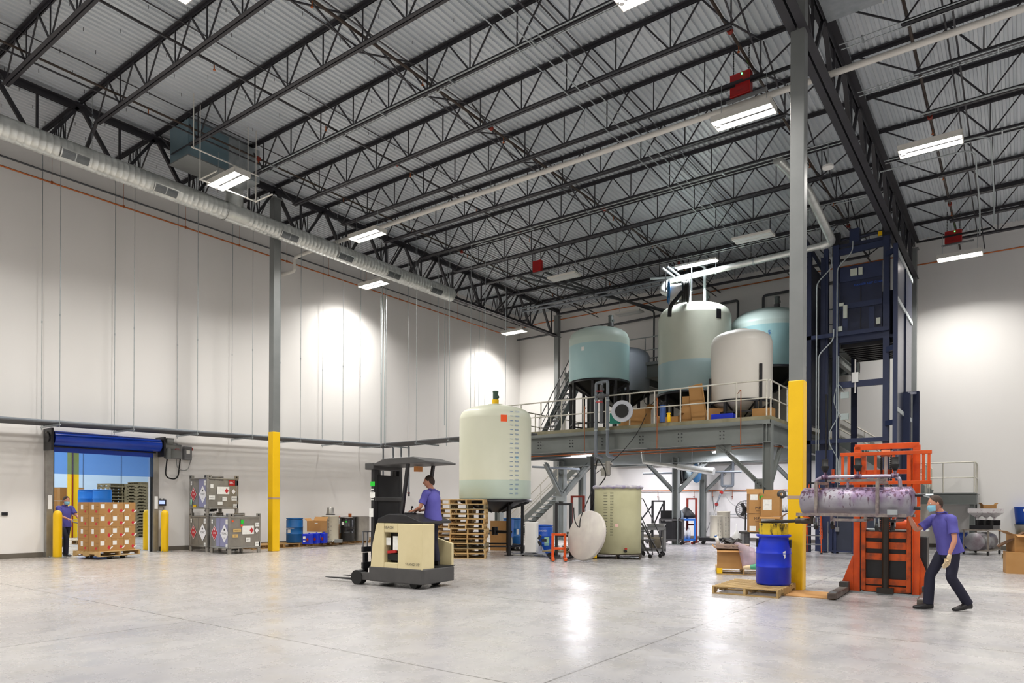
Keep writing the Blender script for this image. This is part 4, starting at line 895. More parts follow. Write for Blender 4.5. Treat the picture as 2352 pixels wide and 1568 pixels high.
def hand_nodes(N, E, R, wi, d, nrm, curl, s=1.0, side=1, spread=.02):
    # d: direction of the fingers, nrm: back of the hand, side: +1 when the thumb lies on d x nrm
    w_ = N[wi]; d = d.normalized(); nrm = (nrm - d * nrm.dot(d)).normalized(); x = d.cross(nrm) * side
    ln = (.040, .045, .042, .033)
    for q in range(4):
        o = (1.5 - q) * spread * s; k0 = w_ + d * (.085 - abs(q - 1.2) * .004) * s + x * o; i0 = len(N); N.append(k0); R.append(.0125 * s); E.append((wi, i0)); p, dd = k0, d.copy(); prev = i0
        for seg in range(3):
            ang = curl * (.5 if seg == 0 else .8); dd = (dd * math.cos(ang) - nrm * math.sin(ang)).normalized(); nrm2 = nrm
            p = p + dd * ln[q] * (1 - seg * .22) * s; N.append(p); R.append((.0095 - seg * .001) * s); E.append((prev, len(N) - 1)); prev = len(N) - 1
    t0 = w_ + d * .03 * s + x * .034 * s - nrm * .01 * s; N.append(t0); R.append(.013 * s); E.append((wi, len(N) - 1)); prev = len(N) - 1
    for k in range(2): t0 = t0 + (d * .8 + x * (.55 - .4 * k) - nrm * curl * .4).normalized() * .034 * s; N.append(t0); R.append((.011 - .0015 * k) * s); E.append((prev, len(N) - 1)); prev = len(N) - 1
def head_geo(a, c, Fv, Uv, s=1.0):
    Lv = Uv.cross(Fv).normalized(); n, m = 32, 22; v = []
    for j in range(m + 1):
        ph = pi * j / m
        for i in range(n):
            t = 2 * pi * i / n; x, y, z = math.sin(ph) * math.cos(t), math.sin(ph) * math.sin(t), math.cos(ph)
            jaw = max(0, -z); rx = .098 * (1 - .10 * jaw) if x > 0 else .102 * (1 - .35 * jaw); ry = .077 * (1 - .30 * jaw ** 1.3); rz = .118
            X, Y, Z = x * rx, y * ry, z * rz
            if x > 0:
                g = lambda y0, z0, sy, sz: math.exp(-((y - y0) / sy) ** 2 - ((z - z0) / sz) ** 2)
                X += .026 * g(0, -.22, .13, .13) + .014 * g(0, -.02, .10, .2) - .012 * (g(.32, .05, .17, .11) + g(-.32, .05, .17, .11)) + .006 * g(0, .2, .5, .07) + .009 * g(0, -.52, .26, .09) - .006 * g(0, -.60, .3, .04) + .012 * g(0, -.85, .3, .15)
            e = math.exp(-((x + .02) / .16) ** 2 - ((z + .05) / .22) ** 2); Y += math.copysign(.016 * e, y) * (abs(y) > .8)
            v.append(Vector(c) + (Fv * X + Lv * Y + Uv * Z) * s)
    return a.add(v, [(j * n + i, (j + 1) * n + i, (j + 1) * n + (i + 1) % n, j * n + (i + 1) % n) for j in range(m) for i in range(n)], True)
def person(label, loc, rz, J, group=None, gaze=(1, 0, 0), up=(0, 0, 1), hair_len=0, mask=False, gloves=(), hands=None, belt=False):
    t = thing('person', label, 'person', loc, rz); V = {k: Vector(p) for k, p in J.items()}
    Lw = (V['sl'] - V['sr']).normalized(); spine = (V['neck'] - V['pel']).normalized(); Fc = Lw.cross(spine).normalized()
    Lh = (V['hl'] - V['hr']).normalized(); Fh = Lh.cross(spine).normalized()
    if Fc.x < 0: Fc = -Fc
    if Fh.x < 0: Fh = -Fh
    g = Vector(gaze).normalized(); u_ = Vector(up); u_ = (u_ - g * u_.dot(g)).normalized(); hc = V['head']
    N = [V['pel'], V['pel'].lerp(V['neck'], .35), V['pel'].lerp(V['neck'], .72), V['neck'], V['neck'].lerp(hc, .5), hc - u_ * .03]; R = [.105, .10, .115, .062, .055, .05]; E = [(0, 1), (1, 2), (2, 3), (3, 4), (4, 5)]
    wr = {}
    for s in 'lr':
        b = len(N); sh, el, wv = V['s' + s], V['e' + s], V['w' + s]; N += [sh, sh.lerp(el, .5), el, el.lerp(wv, .35), wv]; R += [.055, .045, .038, .039, .025]; E += [(2, b), (b, b + 1), (b + 1, b + 2), (b + 2, b + 3), (b + 3, b + 4)]; wr[s] = b + 4
        b = len(N); hp, kn, an = V['h' + s], V['k' + s], V['a' + s]; N += [hp, hp.lerp(kn, .5), kn, kn.lerp(an, .35), an]; R += [.085, .07, .053, .052, .037]; E += [(0, b), (b, b + 1), (b + 1, b + 2), (b + 2, b + 3), (b + 3, b + 4)]
    hands = hands or {}
    for s in 'lr':
        dfl = ((V['w' + s] - V['e' + s]).normalized(), Fc, .35); d_, n_, cu = hands.get(s, dfl); thumb = -1 if s == 'l' else 1
        if s not in gloves: hand_nodes(N, E, R, wr[s], Vector(d_), Vector(n_), cu, 1.0, thumb)
    vs_, fs_ = skin_mesh(N, E, R, 0, 1); a = MB(); a.add(vs_, fs_, True); head_geo(a, hc, g, u_); obj('body', a, skin_m, t)
    # hair: a cap hugging the skull
    Lv = u_.cross(g).normalized(); a = MB(); n, m = 28, 12; v = []
    for j in range(m + 1):
        for i in range(n):
            tt = 2 * pi * i / n; back = (1 - math.cos(tt)) / 2; phm = (.40 + .80 * back ** .7 + hair_len * back); ph = phm * pi * .58 * j / m + .001
            x, y, z = math.sin(ph) * math.cos(tt), math.sin(ph) * math.sin(tt), math.cos(ph); rr = 1.045 + .015 * math.sin(9 * tt) * math.sin(7 * ph)
            v.append(hc + (g * (x * .1 * rr - .004) + Lv * (y * .079 * rr) + u_ * (z * .121 * rr + .003)))
    a.add(v, [(j * n + i, (j + 1) * n + i, (j + 1) * n + (i + 1) % n, j * n + (i + 1) % n) for j in range(m) for i in range(n)], True); obj('hair', a, hair_m, t)
    for s in (-1, 1): a = MB(); a.ball(hc + g * .078 + Lv * (s * .031) + u_ * .006, .0125, 10); a.m = 1; a.ball(hc + g * .0855 + Lv * (s * .031) + u_ * .006, .0058, 8); obj('eye', a, [white_pl, ink], t)
    if not mask:
        a = MB(); a.tube([hc + g * .095 + Lv * .024 - u_ * .068, hc + g * .104 - u_ * .067, hc + g * .095 - Lv * .024 - u_ * .068], .004, 6); obj('mouth', a, M('lips', 'a05a4c', .5) if 'lips' not in bpy.data.materials else bpy.data.materials['lips'], t)
    else:
        a = MB(); v = []; nn, mm = 14, 8
        for j in range(mm + 1):
            for i in range(nn + 1):
                th = -1.25 + 2.5 * i / nn; z = -.02 - .095 * j / mm; w0 = .112 - .03 * (j / mm) ** 2 + .012 * math.cos(th * 1.2) - .018 * (1 - j / mm) ** 3
                v.append(hc + g * (math.cos(th) * w0 + .003) + Lv * (math.sin(th) * (.082 - .014 * (j / mm) ** 2)) + u_ * (z + .02 * (1 - math.cos(th)) * (j / mm - .4)))
        a.add(v, [(j * (nn + 1) + i, j * (nn + 1) + i + 1, (j + 1) * (nn + 1) + i + 1, (j + 1) * (nn + 1) + i) for j in range(mm) for i in range(nn)], True); obj('face_mask', a, mask_m, t)
    # shirt
    a = MB(); pel, nk = V['pel'], V['neck']; P = lambda q: pel.lerp(nk, q); mixv = lambda q: (Fh.lerp(Fc, q)).normalized(); ml = lambda q: (Lh.lerp(Lw, q)).normalized()
    loft(a, [(P(-.17), .190, .158, Lh, Fh), (P(.05), .180, .145, ml(.1), mixv(.1)), (P(.3), .168, .130, ml(.4), mixv(.4)), (P(.55), .182, .135, ml(.7), mixv(.7)), (P(.75), .192, .125, Lw, Fc), (P(.88), .160, .098, Lw, Fc), (P(.97), .10, .075, Lw, Fc), (P(1.02), .066, .066, Lw, Fc)])
    for s in 'lr':
        sh, el = V['s' + s], V['e' + s]; inn = sh.lerp(P(.78), .45); e2 = sh.lerp(el, .72); limb(a, [inn, sh + (sh - inn) * .1, sh.lerp(el, .4), e2], [.068, .068, .066, .071])
    a.tube([nk + Vector((.066 * math.cos(q * pi / 6), .066 * math.sin(q * pi / 6), .02 + (.012 if q in (3, 9) else 0))) for q in range(13)], .014, 6, False)
    obj('shirt', a, shirt_m, t)
    a = MB(); loft(a, [(P(.06), .162, .122, Lh, Fh), (P(-.06), .172, .128, Lh, Fh), (pel - Vector((0, 0, .11)), .165, .12, Lh, Fh), (pel - Vector((0, 0, .17)), .12, .10, Lh, Fh)])
    for s in 'lr':
        hp, kn, an = V['h' + s], V['k' + s], V['a' + s]; limb(a, [hp + Vector((0, 0, .0)), hp.lerp(kn, .3), hp.lerp(kn, .75), kn, kn.lerp(an, .4), an + (an - kn).normalized() * .02], [.078, .090, .076, .072, .073, .07])
    obj('trousers', a, pants_m, t)
    for s in 'lr':
        an, to = V['a' + s], V['t' + s]; d = (to - an); d.z = 0; d = d.normalized() if d.length > .01 else Vector((1, 0, 0)); sl = (to.z - (an.z - .06))
        a = MB(); c0 = an + Vector((0, 0, -.0)); F1 = Vector((d.x, d.y, 0)); L1 = Vector((-d.y, d.x, 0)); heel = an - F1 * .06; zb = an.z - .095; zt = to.z - .03
        loft(a, [(heel + Vector((0, 0, -.05)), .038, .045, L1, Vector((0, 0, 1))), (an + Vector((0, 0, -.04)), .046, .058, L1, Vector((0, 0, 1))), (an + F1 * .09 + Vector((0, 0, -.06 + (zt - zb) * .4)), .05, .042, L1, Vector((0, 0, 1))), (an + F1 * .17 + Vector((0, 0, -.068 + (zt - zb) * .8)), .048, .03, L1, Vector((0, 0, 1))), (an + F1 * .215 + Vector((0, 0, -.07 + (zt - zb))), .03, .02, L1, Vector((0, 0, 1)))])
        obj('shoe', a, foot_m, t)
    for s in gloves:
        NN = [V['w' + s] - (V['w' + s] - V['e' + s]).normalized() * .05, V['w' + s].copy()]; EE = [(0, 1)]; RR = [.036, .033]; d_, n_, cu = hands.get(s, ((V['w' + s] - V['e' + s]).normalized(), Fc, .35)); hand_nodes(NN, EE, RR, 1, Vector(d_), Vector(n_), cu, 1.18, -1 if s == 'l' else 1, .024)
        vs_, fs_ = skin_mesh(NN, EE, [r * 1.15 for r in RR], 0, 1); a = MB(); a.add(vs_, fs_, True); obj('glove', a, glove_m, t)
    return t
# person walking through the doorway, leaning back on the handle of the pallet jack (faces the load, +x)
hnd = ctr + lx * -1.19; pl = hnd - lx * .60; ang = RZS
person('person in purple polo and navy trousers walking through the doorway, pushing the box load', pl, ang, dict(
    pel=(0, 0, .93), neck=(.03, 0, 1.43), head=(.09, 0, 1.60), sl=(.03, .185, 1.385), sr=(.03, -.185, 1.385), el=(.19, .24, 1.16), er=(.19, -.24, 1.16), wl=(.44, .15, 1.06), wr=(.44, -.15, 1.06),
    hl=(.01, .095, .90), hr=(-.01, -.095, .90), kl=(-.05, .10, .50), kr=(.24, -.10, .52), al=(-.42, .10, .20), ar=(.22, -.10, .10), tl=(-.25, .10, .05), tr=(.42, -.10, .03)), gaze=(1, 0, -.12), mask=True, hands={'l': ((1, 0, -.05), (0, 0, 1), 1.25), 'r': ((1, 0, -.05), (0, 0, 1), 1.25)})

# ================================================================= reach truck with its driver
cream_t = M('cream_truck_paint', 'd6c9a0', .42, c2='c9bb90', scale=3, amt=.6)
TK = Vector((-8.63, 9.03, 0)); AZ = math.radians(-174.6); nx, ny = Vector((math.cos(AZ), math.sin(AZ), 0)), Vector((-math.sin(AZ), math.cos(AZ), 0)); O_ = TK - ny * .5
t = thing('reach_truck', 'cream stand-up reach truck with black mast and forks, crossing the floor', 'forklift', O_, AZ)
a = MB(); a.prism([(0, -.46), (.05, -.5), (1.3, -.5), (1.3, .5), (.05, .5), (0, .46)], .09, .37); obj('chassis', a, dkgray, t, bev=.02)
a = MB(); a.bb(.01, -.49, .37, .6, .1, .385); obj('floor_mat', a, black_r, t)
prof = [(.06, .33), (1.27, .33), (1.24, .8), (1.14, 1.19), (.06, 1.19)]; T = RX(pi / 2)
def side_prism(a, poly, y0, y1): return a.prism([(p[0], p[1]) for p in poly], -y1, -y0, RX(pi / 2))
a = MB(); side_prism(a, [(.03, .33), (.60, .33), (.60, 1.19), (.03, 1.19)], .12, .49); side_prism(a, [(.93, .33), (1.27, .33), (1.22, .8), (1.12, 1.19), (.93, 1.19)], -.49, .49); side_prism(a, [(.60, 1.02), (.93, 1.02), (.93, 1.19), (.60, 1.19)], .12, .49)
side_prism(a, [(.6, .33), (.93, .33), (.93, .46), (.6, .46)], .40, .49); side_prism(a, [(.60, .33), (.93, .33), (.93, 1.19), (.6, 1.19)], -.49, .1); side_prism(a, [(.03, .33), (.6, .33), (.6, .95), (.03, .8)], -.49, -.42); obj('body', a, cream_t, t, bev=.015)
a = MB(); a.bb(.60, .12, .46, .93, .30, 1.02); obj('battery_recess', a, black_p, t); a = MB(); a.bb(.66, .28, .5, .9, .42, .62); obj('battery', a, black_r, t); a = MB(); a.box((.78, .43, .66), (.2, .05, .05), ry=.1); obj('red_connector', a, red_p, t)
a = MB(); rect(a, face(-.86, .0, .86), 0, 0, .001, .001)
for x, z, w_, h_ in ((.87, .85, .11, .14), (.70, .82, .12, .26)): a = MB(); a.bb(x - w_ / 2, .43, z - h_ / 2, x + w_ / 2, .435, z + h_ / 2); obj('instruction_label', a, paper, t)
a = MB(); side_prism(a, [(.05, 1.19), (1.14, 1.19), (1.10, 1.28), (.85, 1.37), (.45, 1.36), (.05, 1.23)], -.45, .47); obj('hood', a, black_p, t, bev=.03)
a = MB(); a.text('REACH', .085, face(0, 0, 0)); 
for q, (sx, sz, txt, ts) in enumerate(((.80, 1.11, 'REACH', .07), (.24, .45, 'STAND UP', .07))):
    a = MB(); a.text(txt, ts, TR(sx, .506 if q == 0 else .505, sz) @ RZ(pi) @ RX(pi / 2)); obj('lettering', a, ink, t)
for s in (-1, 1):
    a = MB(); a.bb(1.25, s * .36 - .05, .12, 1.33, s * .36 + .05, 2.25); obj('mast_channel', a, black_p, t, bev=.006)
    a = MB(); a.bb(1.30, s * .25 - .035, .2, 1.37, s * .25 + .035, 2.30); obj('inner_channel', a, dkgray, t, bev=.006)
    a = MB(); a.cyl((1.33, s * .17, .3), (1.33, s * .17, 2.2), .022, n=8); obj('lift_chain', a, midgray, t)
    a = MB(); a.bb(1.28, s * .42 - .06, .1, 1.72, s * .42 + .06, .24); obj('outrigger', a, dkgray, t, bev=.01); a = MB(); a.cyl((1.62, s * .42 - .075, .14), (1.62, s * .42 + .075, .14), .14, n=24); obj('load_wheel', a, black_r, t)
    a = MB(); a.bb(1.60, s * .24 - .05, .06, 1.65, s * .24 + .05, .6); a.add([(1.65, s * .24 - .05, .05), (1.65, s * .24 + .05, .05), (2.68, s * .24 + .03, .06), (2.68, s * .24 - .03, .06), (1.65, s * .24 - .05, .1), (1.65, s * .24 + .05, .1), (2.68, s * .24 + .03, .07), (2.68, s * .24 - .03, .07)], [(0, 3, 2, 1), (4, 5, 6, 7), (0, 1, 5, 4), (1, 2, 6, 5), (2, 3, 7, 6), (3, 0, 4, 7)]); obj('fork', a, black_p, t)
    a = MB(); a.cyl((.35 if s < 0 else .3, s * .25, .09), (.35 if s < 0 else .3, s * .4, .09), .09, n=18); obj('drive_wheel', a, black_r, t)
a = MB(); a.bb(1.24, -.40, 2.2, 1.45, .46, 2.33); a.bb(1.22, -.40, 1.6, 1.26, .40, 1.68); obj('mast_crosshead', a, dkgray, t, bev=.015)
a = MB(); a.bb(1.245, -.30, .2, 1.27, .30, 2.1); obj('mast_screen', a, glassy('mast_mesh_screen', '2a2a2c', .88, .6), t)
a = MB(); a.bb(1.55, -.38, .3, 1.6, .38, .42); a.bb(1.55, -.38, .62, 1.6, .38, .72); obj('fork_carriage', a, black_p, t)
a = MB()
for i in range(7): x = -.36 + i * .12; a.bb(1.57, x - .01, .72, 1.59, x + .01, 1.0)
a.bb(1.57, -.38, 1.0, 1.59, .38, 1.02); obj('load_backrest', a, midgray, t)
a = MB(); side_prism(a, [(-.06, 2.30), (1.25, 2.27), (1.25, 2.31), (1.0, 2.40), (.3, 2.42), (-.06, 2.33)], -.42, .44); obj('overhead_guard', a, dkgray, t, bev=.02)
for s in (-1, 1): a = MB(); a.bar((.62, s * .36, 1.3), (.45, s * .38, 2.32), .05, .06); obj('guard_post', a, black_p, t)
a = MB(); a.bb(1.30, .41, 1.95, 1.31, .42, 2.05); 
for x, z, w_, h_, m_ in ((1.29, 1.93, .11, .09, green_st), (1.29, 1.72, .12, .10, paper), (1.32, 1.38, .10, .16, paper)):
    a = MB(); a.bb(x - w_ / 2, .412, z - h_ / 2, x + w_ / 2, .416, z + h_ / 2); obj('sticker', a, m_, t)
a = MB()
for i in range(6): a.bb(1.26, .412, 1.62 + i * .04 - .0, 1.33, .415, 1.635 + i * .04)
obj('striped_label', a, paper, t)
a = MB(); a.tube([(.62, .05, 1.35), (.64, .05, 1.47), (.62, .05, 1.48)], .012, 6); a.ball((.62, .05, 1.49), .025, 8); obj('control_lever', a, black_p, t)
a = MB(); a.lathe([(.0, 0), (.11, 0), (.12, .015), (.11, .03), (0, .03)], (.58, .15, 1.36), 20); obj('steering_wheel', a, black_p, t)
a = MB(); a.box((.6, -.1, 2.22), (.1, .14, .1)); obj('amber_light', a, M('amber_lamp', 'd88a40', .3), t)
dr = O_ + nx * .28 - ny * .10
person('person in purple polo driving the cream reach truck, looking ahead', (dr.x, dr.y, .385), AZ + .12, dict(
    pel=(-.04, 0, .92), neck=(-.01, 0, 1.42), head=(.05, 0, 1.585), sl=(0, .185, 1.37), sr=(0, -.185, 1.37), el=(.08, .27, 1.10), er=(.05, -.26, 1.10), wl=(.30, .12, 1.035), wr=(.27, -.08, 1.04),
    hl=(0, .09, .90), hr=(0, -.09, .90), kl=(.02, .10, .48), kr=(.0, -.10, .48), al=(-.03, .10, .10), ar=(-.06, -.10, .10), tl=(.15, .12, .03), tr=(.12, -.12, .03)), gaze=(1, .35, -.05), hands={'l': ((1, -.2, 0), (0, 0, 1), .7), 'r': ((1, .1, 0), (0, 0, 1), .7)})

# right hand person with glove and mask
pr0 = D(2160, 1160, 11.0); fl, fr_ = G(2130, 1396), G(2186, 1401)
person('masked person in purple polo and dark trousers with a cream glove, beside the orange lift', (fr_.x - .05, fr_.y - .02, 0), math.radians(-180 + 38), dict(
    pel=(-.02, 0, .95), neck=(.10, 0, 1.44), head=(.20, 0, 1.60), sl=(.08, .19, 1.37), sr=(.09, -.19, 1.37), el=(.10, .30, 1.07), er=(.32, -.26, 1.18), wl=(.16, .26, .84), wr=(.50, -.18, 1.42),
    hl=(-.02, .095, .92), hr=(-.02, -.095, .92), kl=(.02, .11, .50), kr=(.20, -.11, .51), al=(-.22, .11, .13), ar=(.22, -.12, .10), tl=(-.02, .12, .03), tr=(.42, -.14, .03)), gaze=(1, -.12, -.1), mask=True, gloves=('l',), hands={'l': ((.15, -.1, -1), (-.3, 1, 0), .45), 'r': ((.25, .1, 1), (1, 0, -.2), .15)})
# ================================================================= mezzanine
MX0, MX1, MY0, MZ = -16.3, -5.95, 21.0, 4.24
conc = M('stained_slab_edge', '8f8a72', .75, c2='6f6a50', scale=2.5, amt=.8, det=6)
mezz = thing('mezzanine_deck', 'gray steel mezzanine with a stained slab edge, carrying the four big tanks', 'mezzanine')
a = MB(); a.bb(MX0, MY0 + .02, MZ - .16, MX1 - .02, YB - .02, MZ); obj('floor_slab', a, conc, mezz)
a = MB(); a.bb(MX0, MY0, MZ - .22, MX1, MY0 + .02, MZ - .12); a.bb(MX1 - .02, MY0, MZ - .22, MX1, YB - .02, MZ - .12); obj('edge_angle', a, mez_gray, mezz)
def beam(p, q, wd=.22, ht=.58, name='beam'): a = MB(); a.ib(p, q, wd, ht, .025); return obj(name, a, mez_gray, mezz)
zb = MZ - .22 - .29
beam((MX0, MY0 + .12, zb), (MX1, MY0 + .12, zb)); beam((MX1 - .12, MY0, zb), (MX1 - .12, YB - .05, zb)); beam((MX0, 25.7, MZ - .6), (MX1, 25.7, MZ - .6), .3, .86); beam((MX0, 30.5, zb), (MX1, 30.5, zb)); beam((MX0 + .12, MY0, zb), (MX0 + .12, YB - .05, zb))
for i in range(9): x = MX0 + .9 + i * 1.1; beam((x, MY0 + .2, MZ - .32), (x, YB - .2, MZ - .32), .14, .24, 'joist')
for px, cols in ((1239, 2), (1312, 2), (1386, 1), (1473, 2), (1562, 2), (1658, 2)):
    x = onY(px, 1015, MY0).x
    for c in range(cols):
        for r_ in range(3): a = MB(); q = (x + (c - .5) * .11, MY0, zb + (r_ - 1) * .11); a.cyl((q[0], MY0 - .012, q[2]), (q[0], MY0 + .015, q[2]), .022, n=10); obj('bolt', a, M('dark_bolt', '2c2f30', .5) if 'dark_bolt' not in bpy.data.materials else bpy.data.materials['dark_bolt'], mezz)
a = MB(); a.bb(MX1 - .7, MY0 - .01, MZ - .76, MX1 - .68, MY0 + .02, MZ - .24)
def mcol(x, y, label, s=.24, zt=None):
    t = thing('mezzanine_column', label, 'column', (x, y, 0)); zt = zt or MZ - .8
    a = MB(); a.ib((0, 0, .02), (0, 0, zt), s, s, .02, (1, 0, 0)); obj('shaft', a, mez_gray, t); a = MB(); a.bb(-.2, -.2, 0, .2, .2, .02); obj('base_plate', a, mez_gray, t); return t
def brace(t, p, q, w_=.12): a = MB(); a.ib(p, q, w_, w_, .012, (0, 0, 1)); obj('knee_brace', a, mez_gray, t)
def gus(t, c, w_, h_, y): a = MB(); a.bb(c[0] - w_ / 2, y - .008, c[1] - h_ / 2, c[0] + w_ / 2, y + .008, c[1] + h_ / 2); obj('gusset_plate', a, mez_gray, t)
def bolts(t, p, q, n, off=(0, -.075, 0)):
    for i in range(n): f = i / max(1, n - 1); c = Vector(p).lerp(Vector(q), f) + Vector(off); a = MB(); a.cyl(c, c + Vector((0, -.02, 0)), .022, n=8); obj('bolt', a, black_p, t)
c1_ = mcol(-6.06, 21.13, 'front right column of the mezzanine with braces fanning out, behind the open boxes', .25, MZ - .22)
brace(c1_, (-1.45, 0, 3.42), (-.1, 0, 2.05)); gus(c1_, (-1.35, 3.33), .5, .28, 0); gus(c1_, (-.22, 2.12), .34, .5, 0); brace(c1_, (0, 1.35, 3.42), (0, .1, 2.05)); bolts(c1_, (-1.3, 0, 3.27), (-1.16, 0, 3.13), 3); bolts(c1_, (-.36, 0, 2.3), (-.2, 0, 2.15), 3)
c2_ = mcol(-16.17, 25.7, 'middle left mezzanine column with crossing braces behind the round tank', .27)
brace(c2_, (-.85, 0, 3.35), (0, 0, 1.95), .14); brace(c2_, (.0, 0, 1.95), (1.35, 0, 3.3), .2); brace(c2_, (0, -1.4, 3.3), (0, -.1, 1.95), .14); gus(c2_, (0, 1.95), .5, .5, -.15); bolts(c2_, (.15, 0, 2.1), (.3, 0, 2.25), 3, (0, -.17, 0))
c3_ = mcol(-16.17, 27.4, 'rear left mezzanine column left of the yellow open tank', .27)
c4_ = mcol(-10.9, 25.7, 'inner mezzanine column mostly hidden behind the yellow open tank', .24); brace(c4_, (1.3, 0, 3.3), (.1, 0, 2.1), .14); brace(c4_, (-1.3, 0, 3.3), (-.1, 0, 2.1), .14)
c5_ = mcol(-11.6, 30.4, 'mezzanine column standing against the back wall', .24, 3.6); brace(c5_, (1.4, 0, 3.4), (.1, 0, 2.2), .13)
c6_ = mcol(-6.06, 25.7, 'rear right mezzanine column behind the tall yellow column', .25); brace(c6_, (-1.3, 0, 3.3), (-.1, 0, 2.0), .13); brace(c6_, (0, -1.3, 3.3), (0, -.1, 2.0), .13)
c7_ = mcol(-16.17, 21.13, 'front left mezzanine column behind the big round tank', .25, MZ - .22)
# guard rails: every post a part
def rail(label, pts, posts, z0, z1, mat=rail_w, r=.024, mids=(.5,), toe=True, name='guard_rail'):
    t = thing(name, label, 'railing')
    a = MB(); a.tube(bend([(p[0], p[1], p[2] + z1) for p in pts], .06, k=3), r, 8); obj('top_rail', a, mat, t)
    for m_ in mids: a = MB(); a.tube([(p[0], p[1], p[2] + z1 * m_) for p in pts], r * .85, 7); obj('mid_rail', a, mat, t)
    for p in posts: a = MB(); a.cyl((p[0], p[1], p[2] + z0), (p[0], p[1], p[2] + z1), r * .95, n=8); obj('post', a, mat, t)
    return t
rail('off-white guard rail along the front edge of the mezzanine', [(MX0 + .3, MY0 + .06, MZ), (MX1 - .1, MY0 + .06, MZ)], [(-6.09 - i * .902, MY0 + .06, MZ) for i in range(12)], -.0, 1.07)
rail('off-white guard rail along the right side of the mezzanine', [(MX1 - .06, MY0 + .12, MZ), (MX1 - .06, 24.6, MZ)], [(MX1 - .06, MY0 + .2 + i * .9, MZ) for i in range(5)], 0, 1.07)
rail('off-white guard rail at the left end of the mezzanine', [(MX0 + .1, MY0 + .2, MZ), (MX0 + .1, 28.4, MZ)], [(MX0 + .1, MY0 + .3 + i * 1.15, MZ) for i in range(8)], 0, 1.07)
# upper level
l2 = thing('upper_platform', 'gray steel upper platform at the back wall above the mezzanine', 'platform')
a = MB(); a.bb(-16.6, 26.5, 7.42, -5.2, YB - .02, 7.52); obj('floor_plate', a, steel_gray, l2)
for y in (26.6, 30.5): a = MB(); a.ib((-16.6, y, 7.14), (-5.2, y, 7.14), .2, .55, .02); obj('beam', a, mez_gray, l2)
for x in (-16.4, -13.2, -8.7, -5.4):
    a = MB(); a.ib((x, 26.6, 6.95), (x, 30.5, 6.95), .16, .3, .015); obj('cross_beam', a, mez_gray, l2)
for x in (-15.4, -11.0, -5.5): a = MB(); a.ib((x, 26.75, MZ), (x, 26.75, 6.87), .2, .2, .015, (1, 0, 0)); obj('post', a, mez_gray, l2)
rail('pale rail on the edge of the upper platform between the two tanks', [(-15.9, 26.55, 7.5), (-5.3, 26.55, 7.5)], [(-15.9 + i * 1.08, 26.55, 7.5) for i in range(10)], -.2, 1.07, rail_g)
rail('second pale rail farther back on the upper platform', [(-15.9, 28.4, 7.5), (-5.3, 28.4, 7.5)], [(-15.6 + i * 1.3, 28.4, 7.5) for i in range(9)], 0, .62, rail_g)
# ---------------------------------------------------------------- stairs
def stair(label, p0, p1, wd, n, side, mat=mez_gray, tread=None, rails=True, rmat=rail_w, name='steel_stair', posts=4):
    # p0 bottom, p1 top (centre line), side vector = horizontal unit across
    t = thing(name, label, 'stair'); s = Vector(side) * (wd / 2); P0, P1 = Vector(p0), Vector(p1); d = P1 - P0
    for k in (-1, 1): a = MB(); a.bar(P0 + s * k, P1 + s * k, .03, .26, (0, 0, 1)); obj('stringer', a, mat, t)
    run_ = Vector((d.x, d.y, 0)).normalized()
    for i in range(n):
        c = P0 + d * ((i + .6) / n); a = MB(); q0, q1 = c - s * .97, c + s * .97; a.bar(q0, q1, .24, .035, (0, 0, 1)); a.bar(q0 - run_ * .1 + Vector((0, 0, -.02)), q1 - run_ * .1 + Vector((0, 0, -.02)), .02, .06); obj('tread', a, tread or rail_g, t)
    if rails:
        for k in (-1, 1):
            a = MB(); a.tube([P0 + s * k * 1.05 + Vector((0, 0, .95)), P1 + s * k * 1.05 + Vector((0, 0, .95))], .023, 7); obj('handrail', a, rmat, t)
            a = MB(); a.tube([P0 + s * k * 1.05 + Vector((0, 0, .5)), P1 + s * k * 1.05 + Vector((0, 0, .5))], .018, 7); obj('mid_rail', a, rmat, t)
            for i in range(posts): c = P0 + d * (i / (posts - 1)) + s * k * 1.05; a = MB(); a.cyl(c, c + Vector((0, 0, .95)), .02, n=7); obj('rail_post', a, rmat, t)
    return t
stair('white railed gray stair climbing to the mezzanine at the far left', (-21.4, 29.3, .0), (-16.4, 29.3, 4.1), 1.0, 20, (0, 1, 0), posts=6)
stair('steep gray ship stair from the mezzanine up to the upper platform', (-16.15, 24.3, MZ), (-15.75, 26.45, 7.5), .62, 13, (1, 0, 0), rmat=steel_gray, tread=midgray, posts=5)
LZ = 2.05
t = thing('stair_landing', 'gray steel stair landing on a post beside the right wall', 'landing')
a = MB(); a.bb(-2.7, 28.9, LZ - .03, -1.25, YB - .03, LZ); obj('landing_plate', a, steel_gray, t)
a = MB(); a.ib((-3.9, 28.95, LZ - .22), (-1.2, 28.95, LZ - .22), .12, .38, .015); a.ib((-1.25, 28.95, LZ - .22), (-1.25, YB - .05, LZ - .22), .12, .38, .015); obj('landing_beam', a, mez_gray, t)
for y in (28.98, 30.5): a = MB(); a.ib((-1.33, y, 0), (-1.33, y, LZ - .4), .16, .16, .012, (1, 0, 0)); obj('post', a, mez_gray, t)
rail('white guard rail around the stair landing on the right', [(-2.75, 28.95, LZ), (-1.25, 28.95, LZ), (-1.25, 30.6, LZ)], [(-2.7, 28.95, LZ), (-2.2, 28.95, LZ), (-1.27, 28.95, LZ), (-1.25, 29.7, LZ), (-1.25, 30.55, LZ)], 0, 1.07)
stair('upper flight of the right hand stair rising to the mezzanine behind the navy lift', (-2.7, 30.2, LZ), (-5.95, 30.2, MZ), .95, 10, (0, 1, 0), posts=4)
stair('lower flight of the right hand stair coming down behind the orange lift', (-5.9, 29.4, 0), (-2.75, 29.4, LZ), .85, 10, (0, 1, 0), posts=4)

